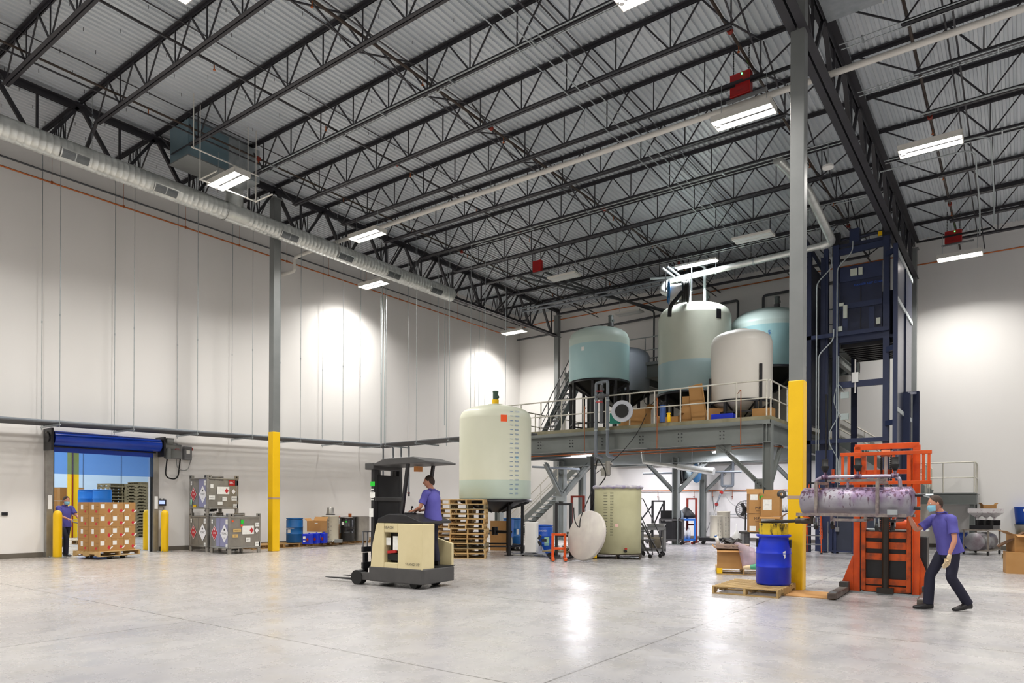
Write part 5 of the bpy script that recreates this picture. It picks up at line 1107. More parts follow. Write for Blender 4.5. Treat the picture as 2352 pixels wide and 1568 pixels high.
# ================================================================= tanks
tk = {n: M('tank_' + n, c, .42, c2=c2, scale=1.2, amt=.7, det=6, stretch=(1, 1, .5)) for n, c, c2 in (('a_top', 'c9dad2', 'bccfc8'), ('a_liq', 'add0d3', 'a2c8cd'), ('c_top', 'd3d7c9', 'c2c9bb'), ('c_liq', 'b3cdd2', 'a8c3c9'), ('d_top', 'e3e0d9', 'dad6ce'), ('e_top', 'cbddd8', 'bfd3ce'), ('e_liq', 'a0c9cd', '94bfc5'), ('f_top', 'dbddca', 'd0d3be'), ('f_liq', 'c3d2c6', 'b8c9bc'), ('b_top', 'b4bcc8', 'a3acba'))}
def tank(label, x, y, R, zb, zs, zd, zfloor, top, liq=None, level=None, cone=.75, nleg=6, conemat=None, lid=True, legr=None, name='storage_tank', a0=.3):
    t = thing(name, label, 'tank', (x, y, zfloor)); b, s_, d_ = zb - zfloor, zs - zfloor, zd - zfloor; n = 48; LR = legr or R - .04
    dome = [(R, s_ - .10), (R * .995, s_ - .03), (R * .965, s_ + .04)] + [(R * .965 * math.cos(q * pi / 16), s_ + .04 + (d_ - s_ - .04) * math.sin(q * pi / 16) ** 1.0) for q in range(1, 9)]
    dome[-1] = (0.0, d_)
    a = MB(); lv = level - zfloor if level else None
    if lv: a.lathe([(R, lv), (R, s_ - .10)], n=n); a.lathe(dome, n=n); a.m = 1; a.lathe([(R - .03, b - .03), (R, b + .02), (R, lv)], n=n)
    else: a.lathe([(R - .03, b - .03), (R, b + .02), (R, s_ - .10)], n=n); a.lathe(dome, n=n)
    shell = obj('tank_shell', a, [top, liq or top], t)
    a = MB(); a.lathe([(R - .03, b - .03), (R * .96, b - .04), (.18, b - cone), (0, b - cone)], n=n); obj('cone_bottom', a, conemat or black_p, t)
    a = MB(); a.lathe([(R + .02, b - .1), (R + .02, b - .02), (R - .05, b - .02), (R - .05, b - .1), (R + .02, b - .1)], n=n); obj('stand_ring', a, black_p, t)
    for i in range(nleg):
        th = 2 * pi * i / nleg + a0; c_, s2 = math.cos(th), math.sin(th)
        a = MB(); a.bar((c_ * LR, s2 * LR, 0), (c_ * LR, s2 * LR, b - .05), .09, .09, (c_, s2, 0)); a.box((c_ * LR, s2 * LR, .008), (.2, .2, .016), th); obj('leg', a, black_p, t)
        a = MB(); a.bar((c_ * (R - .06), s2 * (R - .06), b - .09), (c_ * .2, s2 * .2, b - cone + .02), .02, .09); obj('radial_support', a, black_p, t)
    a = MB(); zz = .28; pts = [(LR * math.cos(2 * pi * i / nleg + a0), LR * math.sin(2 * pi * i / nleg + a0), zz) for i in range(nleg + 1)]
    for i in range(nleg): a.bar(pts[i], pts[i + 1], .05, .05)
    obj('leg_tie', a, black_p, t)
    if lid: a = MB(); a.lathe([(.24, d_ - .03), (.24, d_ + .035), (.24, d_ + .035), (.1, d_ + .05), (0, d_ + .05)], n=24); obj('manway_lid', a, top, t)
    return t
def wrap(t, R, ang, z, w_, h_, mat, nm='label'):
    a = MB(); n = 6; v = []
    for i in range(n + 1):
        th = ang + (i / n - .5) * w_ / R
        for zz in (z - h_ / 2, z + h_ / 2): v.append(((R + .004) * math.cos(th), (R + .004) * math.sin(th), zz))
    a.add(v, [(2 * i, 2 * i + 2, 2 * i + 3, 2 * i + 1) for i in range(n)], True); return obj(nm, a, mat, t)
def camang(x, y): return math.atan2(-y, -x)
def scale_marks(t, R, ang, z0, z1, n, mat, size=.06, vals=None, tick=.1):
    a = MB()
    for i in range(n):
        z = z0 + (z1 - z0) * i / (n - 1); Mx = TR((R + .005) * math.cos(ang), (R + .005) * math.sin(ang), z) @ RZ(ang + pi / 2) @ RX(pi / 2); rect(a, Mx, -tick * .9, 0, tick, .012)
        a.text(str(vals(i)), size, Mx @ TR(.08, 0, .003))
    return obj('scale_marks', a, mat, t)
def agitator(t, z, m1, m2, s=1.0, dx=0, dy=0):
    a = MB(); a.cyl((dx, dy, z), (dx, dy, z + .1 * s), .05 * s, n=12); a.cyl((dx, dy, z), (dx, dy, z + .02), .12 * s, n=14); obj('mixer_shaft', a, stainless, t)
    a = MB(); a.cyl((dx, dy, z + .08 * s), (dx, dy, z + .22 * s), .11 * s, n=14); obj('mixer_coupling', a, m1, t)
    a = MB(); a.cyl((dx, dy, z + .22 * s), (dx, dy, z + .46 * s), .09 * s, n=14); a.cyl((dx, dy, z + .3 * s), (dx + .12 * s, dy, z + .3 * s), .05 * s, n=10); a.cyl((dx, dy, z + .46 * s), (dx, dy, z + .5 * s), .1 * s, n=14); obj('mixer_motor', a, m2, t)
green_m = M('motor_green', '3f5a4c', .45, c2='34493f', scale=6)
# big front tank
camang_ = lambda x, y: math.atan2(-y, -x)
FX, FY, FR = -13.24, 17.08, 1.125
tf = tank('large cream round tank on a black stand, orange square on it', FX, FY, FR, 1.73, 4.28, 4.64, 0, tk['f_top'], tk['f_liq'], 2.29, cone=.42, nleg=6, legr=.86, a0=camang_(FX, FY) + .52)
ca = camang(FX, FY); FA = ca + .02
wrap(tf, FR, ca - .055 + .28, 4.12, .19, .2, orange_st, 'orange_square'); wrap(tf, FR, ca + .62, 2.95, .09, .09, M('pale_blue_mark', 'b4dbe4', .5), 'blue_mark')
scale_marks(tf, FR, ca + .53, 1.88, 4.33, 19, ink_b, .072, lambda i: [250, 500, 1000, 1500, 2500, 3000, 3500, 4000, 4500, 5000, 5500, 6500, 7000, 7500, 8000, 8500, 9500, 10000, 11500][i], .11)
agitator(tf, 4.62, yellow, green_m, .95)
a = MB(); a.cyl((0, 0, 1.66), (0, 0, 1.73), FR - .02, n=48); obj('stand_top_frame', a, black_p, tf)
a = MB(); a.cyl((0, 0, .6), (0, 0, .85), .1, n=14); a.cyl((0, 0, .7), (.5 * math.cos(ca + .9), .5 * math.sin(ca + .9), .7), .05, n=10); a.bar((-.8, .2, .72), (.8, -.2, .72), .05, .05); obj('outlet_valve', a, black_p, tf)
a = MB(); q = Vector((math.cos(ca + .75), math.sin(ca + .75), 0)); a.cyl(q * .75 + Vector((0, 0, .55)), q * .75 + Vector((0, 0, 1.1)), .06, .075, n=14); obj('blue_filter_tube', a, glass_blue, tf)
a = MB(); w_ = q * .75; a.tube(smooth_path([w_ + Vector((0, 0, .55)), w_ + Vector((0, 0, .3)), w_ * .8 + Vector((0, 0, .05)), w_ * 1.1 + Vector((.3, .2, .03)), w_ * 1.1 + Vector((.55, .35, .1)), w_ + Vector((.6, .5, .5))]), .022, 8); obj('outlet_hose', a, hose_c, tf)
# mezzanine tanks
tA = tank('pale turquoise round tank on a black stand at the left of the mezzanine', -12.7, 22.7, 1.12, 6.13, 7.75, 8.16, MZ, tk['a_top'], tk['a_liq'], 7.42, cone=.62, nleg=8)
tC = tank('tallest greenish white round tank on the mezzanine, under the strip light', -9.71, 24.52, 1.31, 5.66, 8.52, 8.97, MZ, tk['c_top'], tk['c_liq'], 6.72, cone=.7, nleg=8)
tD = tank('white round tank at the front right of the mezzanine', -7.32, 22.5, .96, 4.93, 6.86, 7.24, MZ, tk['d_top'], None, None, cone=.5, nleg=6, conemat=tk['d_top'])
tE = tank('wide turquoise tank on the mezzanine partly behind the tall column, marked 5', -7.62, 26.65, 1.42, 6.62, 8.33, 8.93, MZ, tk['e_top'], tk['e_liq'], 8.08, cone=.8, nleg=8)
pB = D(1428, 1160, 29.6)
tB = tank('dull lavender tank behind the left mezzanine tank, rising through the upper platform', pB.x, min(pB.y, 29.4), 1.15, 6.32, 7.9, 8.25, MZ, tk['b_top'], None, None, cone=.7, nleg=6)
for t_, (x, y), R in ((tA, (-12.7, 22.7), 1.12), (tC, (-9.71, 24.52), 1.31), (tE, (-7.62, 26.65), 1.42)): agitator(t_, t_ is tA and 3.9 or (t_ is tC and 4.7) or 4.67, dkgray, M('grime_gray', '5c6260', .5) if 'grime_gray' not in bpy.data.materials else bpy.data.materials['grime_gray'], 1.0, *((.35, .25) if t_ is not tE else (.25, .1)))
wrap(tC, 1.31, camang(-9.71, 24.52) + .68, 8.32 - MZ, .21, .34, black_p, 'black_panel'); wrap(tA, 1.12, camang(-12.7, 22.7) - .55, 7.2 - MZ, .12, .14, white_pl, 'white_label')
a = MB(); q = camang(-7.62, 26.65); a.text('5', .22, TR(1.43 * math.cos(q), 1.43 * math.sin(q), 7.75 - MZ) @ RZ(q + pi / 2) @ RX(pi / 2)); obj('tank_number', a, ink_b, tE)
for dx, px in ((0, 1637), (1, 1733)):   # straps on the white tank
    q = camang(-7.32, 22.5) + (.62 if dx else -1.35); a = MB(); c_, s_ = math.cos(q) * 1.0, math.sin(q) * 1.0; a.bar((c_, s_, .05), (c_, s_, 1.75 if dx else 1.45), .08, .05, (c_, s_, 0)); obj('stand_upright', a, black_p, tD)
# ================================================================= on the mezzanine
def onmz(px, py, z=None): return G(px, py, MZ if z is None else z)
# hose reel, bright ducts and pipes over the tallest tank
rc = D(1556, 1160, 24.2); RZc = HT(1556, 670, rc)
t = thing('hose_reel', 'blue and white hose reel with coiled black hose above the tallest tank', 'hose reel', (rc.x, rc.y, RZc), math.radians(28))
blue_r = M('reel_blue', '1d6ea6', .4, c2='185d90', scale=4)
for s in (-1, 1): a = MB(); a.lathe([(.06, 0), (.40, 0), (.42, .02), (.40, .04), (.06, .04)], (s * .33 - .02, 0, 0), 36, (1, 0, 0)); obj('reel_disc', a, blue_r if s < 0 else midgray, t)
for s in (-1,):
    a = MB()
    for k in range(8): q = 2 * pi * k / 8; a.bar((-.37, .08 * math.cos(q), .08 * math.sin(q)), (-.37, .38 * math.cos(q), .38 * math.sin(q)), .02, .03)
    obj('disc_rib', a, blue_r, t)
a = MB(); a.cyl((-.3, 0, 0), (.1, 0, 0), .27, n=30); obj('reel_core', a, white_p, t)
for k in range(3): a = MB(); a.tube([(.14 + k * .075, .31 * math.cos(q * pi / 14), .31 * math.sin(q * pi / 14)) for q in range(29)], .055, 8, False); obj('coiled_hose', a, black_r, t)
a = MB(); a.tube(smooth_path([(.1, -.3, -.1), (-.1, -.36, -.35), (-.3, -.35, -.62), (-.33, -.33, -.95)]), .07, 10); obj('hanging_hose', a, black_r, t)
a = MB(); a.bar((-.45, 0, .0), (-.45, 0, .95), .04, .04); a.bar((.45, 0, .0), (.45, 0, .95), .04, .04); obj('reel_bracket', a, galv, t)
dsx = onY(1530, 648, 23.7); dse = onY(1885, 565, 23.7)
t = thing('exhaust_duct', 'bright silver exhaust duct from the hose reel to the navy lift', 'duct')
a = MB(); a.tube(bend([(dsx.x + .45, 23.35, dsx.z - .62), (dsx.x - .02, 23.3, dsx.z - .45), (dsx.x, 23.7, dsx.z + .02), (dse.x, 23.7, dse.z)], .25, k=6), .105, 16); obj('duct_pipe', a, duct_m, t)
for f in (.08, .35, .6, .85): x = dsx.x + (dse.x - dsx.x) * f; z = dsx.z + (dse.z - dsx.z) * f; a = MB(); a.cyl((x - .03, 23.7, z), (x + .03, 23.7, z + .003), .118, n=16); obj('band', a, galv, t); a = MB(); a.cyl((x, 23.7, z + .1), (x, 23.7, ZC), .007, n=5); obj('hanger_rod', a, galv, t)
e0 = Vector((dse.x, 23.7, dse.z)); e1 = D(1862, 490, 22.0)
run('exhaust_duct', 'silver duct elbow climbing from the lift towards the roof behind the tall column', 'duct', [tuple(e0), (e0.x + .35, 23.7, e0.z + .05), (e0.x + .1, 21.6, 10.9), (e0.x - .15, 19.3, 10.95)], .13, duct_m, .3, 14)
cT = (-9.71, 24.52)
t = thing('vent_pipework', 'white pipe frame rising from the lid of the tallest tank', 'pipe frame')
for i, (px, yt) in enumerate(((1588, 640), (1622, 615), (1560, 690))):
    p = D(px, 1, 25.2 - i * .25); a = MB(); a.cyl((p.x, p.y, 8.86), (p.x, p.y, HT(px, yt, p)), .05, n=10); obj('pipe', a, rail_g, t)
p1, p2 = D(1588, 1, 25.2), D(1622, 1, 24.95); z1, z2 = HT(1588, 640, p1), HT(1622, 615, p2)
a = MB(); a.tube(bend([(p1.x, p1.y, z1), (p1.x - .15, p1.y, z1 + .1), (p1.x - 1.3, p1.y - .6, z1 + .1)], .1), .045, 9); obj('pipe', a, rail_g, t)
a = MB(); a.tube(bend([(p2.x, p2.y, z2), (p2.x - .15, p2.y, z2 + .15), (p2.x - 1.2, p2.y - .5, z2 + .1)], .1), .045, 9); obj('pipe', a, rail_g, t)
for i in range(2):
    q0, q1 = D(1533 - i * 12, 612 + i * 3, 23.4), D(1560 - i * 12, 632 + i * 3, 24.6); tag(obj('strut_channel', MB().bar(q0, q1, .05, .05), galv), 'short pale strut over the hose reel, ' + ['right', 'left'][i] + ' one', 'strut')
# gray pipe loop hanging over the rail
t = thing('process_pipe', 'gray pipe loop hanging down over the front rail of the mezzanine', 'pipe')
a = MB(); a.tube(bend([(-11.79, 21.3, 3.2), (-11.79, 20.88, 3.25), (-11.79, 20.88, 5.75), (-11.34, 20.88, 5.78), (-11.34, 20.88, 3.25), (-11.34, 21.4, 3.2)], .07), .055, 10); obj('pipe', a, pvc, t)
a = MB(); a.cyl((-11.56, 20.88, 5.76), (-11.56, 20.88, 5.35), .05, n=10); a.cyl((-11.56, 20.88, 5.55), (-11.56, 20.88, 5.48), .075, n=10); obj('drop', a, pvc, t)
for x in (-11.79, -11.34):
    for z in (4.1, 5.1): a = MB(); a.cyl((x, 20.88, z), (x, 20.88, z + .05), .068, n=10); obj('coupling', a, rail_g, t)
for i, (x, z1_) in enumerate(((-12.28, 5.0), (-9.55, 5.05), (-6.82, 5.05))):
    run('copper_pipe', 'copper drop pipe clipped to the mezzanine front, ' + ['left', 'middle', 'right'][i] + ' of three', 'pipe', [(x - .28, 21.5, z1_), (x - .02, 20.94, z1_), (x, 20.94, z1_), (x, 20.94, 3.4)], .013, copper, .05, 6)
run('copper_pipe', 'copper line running under the mezzanine front beam', 'pipe', [(-15.9, 21.4, 3.36), (-6.3, 21.4, 3.4), (-6.0, 22.5, 3.4)], .02, copper, .1, 7)
run('copper_pipe', 'second copper line under the front beam, right half', 'pipe', [(-11.5, 21.6, 3.3), (-6.3, 21.6, 3.34)], .014, copper, .1, 6)
a = MB(); a.tube(smooth_path([(-10.0, 21.1, 4.6), (-10.25, 20.85, 3.9), (-10.9, 20.8, 3.2), (-11.6, 20.5, 2.6)]), .012, 6); tag(obj('black_cable', a, black_r), 'thin black cable hanging diagonally across the mezzanine front', 'cable')
a = MB(); pc = onY(1492, 910, 21.1); a.tube([(pc.x + .2 * math.cos(q * pi / 10), 21.08, pc.z - .05 + .24 * math.sin(q * pi / 10)) for q in range(21)], .012, 6); tag(obj('black_cable', a, black_r), 'loop of black cable hung on the mezzanine rail', 'cable')
# goods on the slab
def box_at(px, py, dpt, label, L, W, H, rz=.2, **k):
    p = G(px, py, MZ); p = p + Vector((0, dpt, 0)); return carton(label, (p.x, p.y, MZ), L, W, H, rz, **k)
bq = D(1466, 1160, 23.0)
carton('wide brown carton on the mezzanine behind the rail under the left tank', (-10.75, 21.75, MZ), .95, .6, .62, .1, open_='r')
carton('low open carton with plastic wrap on the mezzanine edge', (-9.35, 21.55, MZ), .7, .5, .22, .05, open_='lr')
carton('tall narrow brown carton on the mezzanine, lower of two stacked', (-8.72, 21.75, MZ), .5, .45, .52, .1); carton('small brown carton stacked on the narrow one on the mezzanine', (-8.80, 21.75, MZ + .525), .34, .34, .36, .12)
t = thing('cardboard_sheet', 'tall folded cardboard sheet leaning among the mezzanine boxes', 'cardboard', (-8.42, 21.52, MZ)); a = MB(); a.box((.0, 0, .62), (.46, .05, 1.24), 0, -.08, -.14); obj('panel', a, card, t, bev=.01); a = MB(); a.box((.24, .05, .55), (.03, .2, 1.1), .3, 0, -.14); obj('side_flap', a, card, t)
carton('brown carton right of the leaning cardboard sheet on the mezzanine', (-7.95, 22.0, MZ), .5, .5, .45, .3)
carton('brown carton under the white mezzanine tank', (-6.45, 22.0, MZ), .6, .4, .34, .0)
t = thing('plastic_bin', 'blue plastic bin on the mezzanine behind the boxes', 'bin', (-7.55, 21.5, MZ)); a = MB(); a.bb(-.35, -.16, 0, .35, .16, .2); obj('tub', a, blue_drum, t, bev=.02)
p = D(1521, 1160, 22.8); t = thing('filter_canister', 'purple blue filter canister standing under the tallest tank', 'filter', (p.x, p.y, MZ)); a = MB(); a.cyl((0, 0, .05), (0, 0, .62), .1, n=16); obj('bowl', a, glass_blue, t); a = MB(); a.cyl((0, 0, .62), (0, 0, .7), .11, n=16); a.bar((-.15, 0, .7), (.12, 0, .73), .03, .04); obj('cap', a, black_p, t)
p = D(1535, 1160, 22.3); drum('small yellow topped blue bottle on the mezzanine', (p.x, p.y, MZ + .0), yellow, None, .06, .3, 'closed', ribs=(), name='plastic_bottle', cat='bottle')
p = D(1412, 1160, 22.8); t = thing('plastic_tote', 'teal plastic tote on the mezzanine behind the gray pipe loop', 'tote', (p.x, p.y, MZ)); a = MB(); a.bb(-.15, -.12, 0, .15, .12, .35); obj('tub', a, M('teal_plastic', '1c8a78', .45), t, bev=.02)
p = D(1428, 1160, 22.4); t = thing('cable_reel', 'pale reel of cable beside the wide carton on the mezzanine', 'cable reel', (p.x, p.y, MZ + .36), .3); a = MB(); a.cyl((0, -.05, 0), (0, .05, 0), .35, n=26); obj('flange', a, M('pale_reel', 'b7bac2', .5), t); a = MB(); a.cyl((0, -.08, 0), (0, .08, 0), .22, n=20); obj('wound_cable', a, black_r, t)
p = D(1380, 1160, 22.7); t = thing('valve_manifold', 'red handled valve manifold under the left mezzanine tank', 'valve', (p.x, p.y, MZ)); a = MB(); a.cyl((0, 0, .0), (0, 0, 1.25), .06, n=10); a.cyl((-.2, 0, .9), (.25, 0, .9), .05, n=10); a.ball((0, 0, .9), .12, 12); obj('pipework', a, pvc_d, t)
for z in (1.05, .7): a = MB(); a.bar((-.14, -.1, z), (.1, -.12, z - .02), .05, .03); obj('red_handle', a, red_p, t)
carton('small brown box on the upper platform beside the ship stair', (-15.95, 27.0, 7.52), .5, .4, .32, 0)

# ================================================================= under the mezzanine
for i, (px, py, yy, l_) in enumerate(((1335, 1047, 24.0, 1.2), (1479, 1043, 26.4, 1.3), (1645, 1037, 25, .9))):
    p = onY(px, py, yy); t = thing('strip_light', 'lit strip light under the mezzanine, ' + ['left, behind the pipe loop', 'middle, over the yellow open tank', 'right, beside the knee brace'][i], 'lamp', tuple(p), [.0, .0, -.9][i] if False else [-.35, -.35, -1.0][i])
    a = MB(); a.bb(-l_ / 2, -.07, .01, l_ / 2, .07, .07); obj('housing', a, white_p, t); a = MB(); a.bb(-l_ / 2 + .02, -.05, -.02, l_ / 2 - .02, .05, .01); obj('tube', a, tube_m, t)
    area('strip_lamp_light', (p.x, p.y, p.z - .05), l_, .1, 70, (.95, .93, 1.0), 175)
for i, (x, y) in enumerate(((-9.0, 28.6), (-14.0, 28.8), (-8.0, 23.5), (-13.5, 22.8))):
    t = thing('strip_light', 'strip light under the mezzanine hidden by the beams, ' + ['right rear', 'left rear', 'right front', 'left front'][i], 'lamp', (x, y, 3.85)); a = MB(); a.bb(-.6, -.07, .01, .6, .07, .07); obj('housing', a, white_p, t); a = MB(); a.bb(-.58, -.05, -.02, .58, .05, .01); obj('tube', a, tube_m, t)
    area('strip_lamp_light', (x, y, 3.8), 1.2, .1, 80, (.95, .93, 1.0), 175)
p = onY(1579, 1087, 27.5); t = thing('hose_reel', 'blue hose reel with black hose hanging under the mezzanine', 'hose reel', tuple(p), -.15)
for s in (-1, 1): a = MB(); a.lathe([(.05, 0), (.38, 0), (.4, .02), (.38, .04), (.05, .04)], (s * .42 - .02, 0, 0), 32, (1, 0, 0)); obj('reel_disc', a, blue_r, t)
a = MB(); a.cyl((-.4, 0, 0), (.4, 0, 0), .22, n=24); obj('reel_core', a, M('reel_gray', 'a3b4b8', .4), t)
for k in range(3): a = MB(); a.tube([(-.3 + k * .12, .28 * math.cos(q * pi / 14), -.06 + .32 * math.sin(q * pi / 14)) for q in range(29)], .06, 8, False); obj('coiled_hose', a, black_r, t)
a = MB(); a.cyl((-.05, -.3, .1), (-.0, -.32, -.35), .06, n=12); obj('hose_end', a, black_r, t); a = MB(); a.bar((-.5, 0, 0), (-.5, 0, .75), .04, .04); a.bar((.5, 0, 0), (.5, 0, .75), .04, .04); obj('reel_bracket', a, galv, t)
p0, p1 = onY(1478, 1061, 23.8), onY(1640, 1083, 23.8); t = thing('exhaust_duct', 'bright silver exhaust tube hanging under the mezzanine by the hose reel', 'duct')
a = MB(); a.tube([tuple(p0 + Vector((-.05, .0, .45))), tuple(p0), tuple(p0.lerp(p1, .55))], .07, 12); obj('thin_tube', a, duct_m, t); a = MB(); a.cyl(p0.lerp(p1, .5), p1, .105, .13, n=16); obj('wide_tube', a, duct_m, t)
for f in (.25, .7): q = p0.lerp(p1, f); a = MB(); a.cyl(q, q + Vector((0, 0, .75)), .006, n=5); obj('hanger_rod', a, galv, t)
run('copper_pipe', 'copper manifold line along the back wall under the mezzanine', 'pipe', [(-15.6, 30.72, 2.24), (MX1 - .2, 30.72, 2.24)], .022, copper, n=7)
for i, px in enumerate((1511, 1552, 1594, 1637, 1682, 1729)):
    p = onY(px, 1160, 30.7); t = thing('copper_drop', 'short copper drop with valve on the back wall, ' + ['first', 'second', 'third', 'fourth', 'fifth', 'sixth'][i] + ' from the left', 'pipe drop', (p.x, 30.7, 1.95)); a = MB(); a.cyl((0, 0, -.12), (0, 0, .3), .012, n=6); obj('pipe', a, copper, t); a = MB(); a.bb(-.03, -.04, -.02, .03, .01, .02); obj('valve', a, dullred, t)
for i, (px0, py0, px1, py1, m_) in enumerate(((1552, 1150, 1536, 1185, ink_b), (1637, 1140, 1643, 1188, dkgray), (1665, 1135, 1700, 1168, hose_c))):
    q0, q1 = onY(px0, py0, 30.55), onY(px1, py1, 29.9); a = MB(); a.tube(smooth_path([q0, q0.lerp(q1, .4) + Vector((0, 0, -.12)), q1]), .016, 6); tag(obj('air_hose', a, m_), 'thin hose hanging from the copper line, ' + ['dark blue, by the gray cart', 'gray, to the cream tanks', 'pale, running to the fan'][i], 'hose')
t = thing('process_pipe', 'gray pipe loop with red valves on the wall above the cream tanks', 'pipe')
a = MB(); a.tube(bend([(-10.2, 30.3, 4.0), (-10.2, 30.3, 2.42), (-10.69, 30.3, 2.42), (-10.69, 30.3, 3.05)], .07), .06, 10); obj('loop', a, pvc, t)
a = MB(); a.tube([(-10.45, 30.28, 2.4), (-10.6, 29.9, 2.1), (-10.75, 29.7, 1.5)], .035, 8); obj('drop', a, pvc, t)
for z, q in ((2.12, (-10.58, 29.92)), (1.6, (-10.72, 29.73))): a = MB(); a.cyl((q[0] - .06, q[1], z), (q[0] + .06, q[1], z + .01), .07, n=10); obj('red_valve', a, red_p, t)
a = MB(); a.tube(smooth_path([(-10.75, 29.7, 1.5), (-10.78, 29.65, 1.1), (-10.6, 29.5, .8), (-10.7, 29.5, .55)]), .022, 8); obj('clear_hose', a, hose_c, t)
run('process_pipe', 'gray horizontal pipe under the mezzanine towards the back wall loop', 'pipe', [(-13.9, 29, 3.0), (-9.4, 29, 2.98)], .045, pvc, n=8)
run('process_pipe', 'gray horizontal pipe beneath the front left of the mezzanine', 'pipe', [(-17.3, 25.0, 3.22), (-14.9, 25.0, 3.05)], .05, pvc, n=8)
run('process_pipe', 'dark pipe just below the mezzanine beam beside the round tank', 'pipe', [(-16.5, 23.0, 3.38), (-13.4, 23.0, 3.38)], .045, pvc_d, n=8)
run('wall_conduit', 'pale horizontal conduit low on the back wall', 'conduit', [(-11.2, 30.7, 1.16), (-8.2, 30.7, 1.16)], .02, rail_g, n=6)
t = thing('outlet_box', 'white outlet box on the back wall under the mezzanine', 'outlet', (-11.3, YB, 1.1)); a = MB(); a.bb(-.12, -.08, 0, .12, 0, .16); obj('casing', a, white_pl, t, bev=.01); a = MB(); a.tube([(0, -.08, 0), (-.1, -.2, -.5), (-.3, -.3, -1.08)], .01, 5); obj('cord', a, dkgray, t)

# open yellowed tank with its lid
tm_ = M('yellowed_tank', 'cbc9a4', .5, c2='b9b792', scale=1.6, amt=.8, det=7); lidm = M('stained_white_lid', 'c9c4bb', .5, c2='b3aba8', scale=2.5, amt=.7, det=7)
ot = D(1419, 1160, 20.35); OR_ = .685
t = thing('open_top_tank', 'yellowed open top tank with purple stained rim on a dark pallet', 'tank', (ot.x, ot.y, .14), 0)
a = MB(); a.lathe([(0, 0), (OR_ - .02, 0), (OR_, .02), (OR_, 1.9), (OR_, 1.9), (OR_ - .012, 1.9), (OR_ - .012, .03), (0, .03)], n=44); obj('tank_wall', a, tm_, t)
a = MB(); a.tube([((OR_ + .01) * math.cos(q * pi / 22), (OR_ + .01) * math.sin(q * pi / 22), 1.93 + .012 * math.sin(q * 2.3)) for q in range(45)], .05, 8, False); obj('stained_rim', a, M('purple_stained_film', '8f86a8', .4, c2='c9c6c4', scale=8, amt=.9, det=6), t)
q = camang(ot.x, ot.y); scale_marks(t, OR_, q - .37, .55, 1.75, 16, ink, .055, lambda i: 1500 - i * 50 if False else 500 + i * 50, .12)
wrap(t, OR_, q + .0 - .04, .83, .09, .09, M('pink_label', 'e0b9ae', .6), 'pink_label')
a = MB(); c_, s_ = math.cos(q + .3), math.sin(q + .3); a.cyl((c_ * OR_, s_ * OR_, .1), (c_ * (OR_ + .1), s_ * (OR_ + .1), .1), .04, n=10); obj('drain_valve', a, black_p, t); a = MB(); a.box((c_ * (OR_ + .1), s_ * (OR_ + .1), .17), (.1, .05, .04), q + .3); obj('red_handle', a, red_p, t)
pallet('dark pallet with yellow corners under the yellowed open tank', (ot.x + .02, ot.y - .02, 0), .42, 1.35, 1.3, M('dark_pallet_wood', '3c3327', .7, c2='2c261e', scale=4), boards=8, seed=4, ends=True)
t = thing('round_lid', 'large round white tank lid leaning against the yellowed open tank', 'tank lid'); lc = D(1349, 1160, 18.95); zc_ = .72
nrm = Vector((-.275, -.961, .25)).normalized(); lc = Vector((lc.x, lc.y, .70))
a = MB(); a.lathe([(0, -.03), (.68, -.03), (.70, -.01), (.70, .06), (.68, .08), (0, .08)], lc, 48, nrm); obj('disc', a, lidm, t)
e1_ = nrm.cross(Vector((0, 0, 1))).normalized(); a = MB(); a.tube([lc + nrm * .09 + e1_ * (-.1) + Vector((0, 0, -.25)), lc + nrm * .085 + e1_ * .02 + Vector((0, 0, -.45)), lc + nrm * .085 + e1_ * -.02 + Vector((0, 0, -.62))], .008, 5); obj('purple_crack', a, M('purple_stain', '6d648f', .5), t)
a = MB(); a.tube(smooth_path([lc + nrm * .1 + Vector((-.35, 0, .75)), lc + nrm * .12 + Vector((-.3, 0, .4)), lc + nrm * .12 + Vector((-.15, 0, .2)), lc + nrm * .12 + Vector((-.1, 0, .5)), lc + nrm * .05 + Vector((.0, .3, 1.2))]), .014, 6); tag(obj('black_cable', a, black_r), 'black cable looping down in front of the white lid', 'cable')
def gantry(label, px, dep, h, wd, mat, rz=0):
    p = D(px, 1160, dep); t = thing('drum_lift', label, 'drum lift', (p.x, p.y, 0), rz)
    for s in (-1, 1): a = MB(); a.bb(s * wd / 2 - .035, -.04, .05, s * wd / 2 + .035, .04, h); obj('upright', a, mat, t); a = MB(); a.bb(s * wd / 2 - .04, -.6, .03, s * wd / 2 + .04, .3, .1); obj('leg', a, mat, t); a = MB(); a.cyl((s * wd / 2 - .03, -.5, .05), (s * wd / 2 + .03, -.5, .05), .05, n=12); obj('wheel', a, black_r, t)
    a = MB(); a.bb(-wd / 2, -.04, h - .06, wd / 2, .04, h); a.bb(-wd / 2, -.04, h * .4, wd / 2, .04, h * .4 + .06); obj('cross_bar', a, mat, t); return t
gantry('black mast of a lift truck left of the leaning white lid', 1295, 19.7, 1.6, .42, black_p, .3)
gantry('orange frame of a small hand lift beside the light blue drum', 1284, 19.3, .75, .34, orange_p, .6)
gantry('dark red hand stacker behind the black mast', 1327, 22.5, 1.85, .4, dullred, .2)
gantry('rusty red hand stacker standing at the back wall beside the blue cart', 1589, 28.0, 1.85, .36, dullred, .1)
t = gantry('black welded stand at the back wall left of the dark gray cart', 1512, 28.2, 1.75, .5, black_p, 0); a = MB(); a.bar((-.22, 0, 1.6), (-.75, -.1, .9), .05, .05); a.bar((.2, 0, 1.6), (-.35, -.1, .3), .05, .05); obj('back_strut', a, black_p, t)
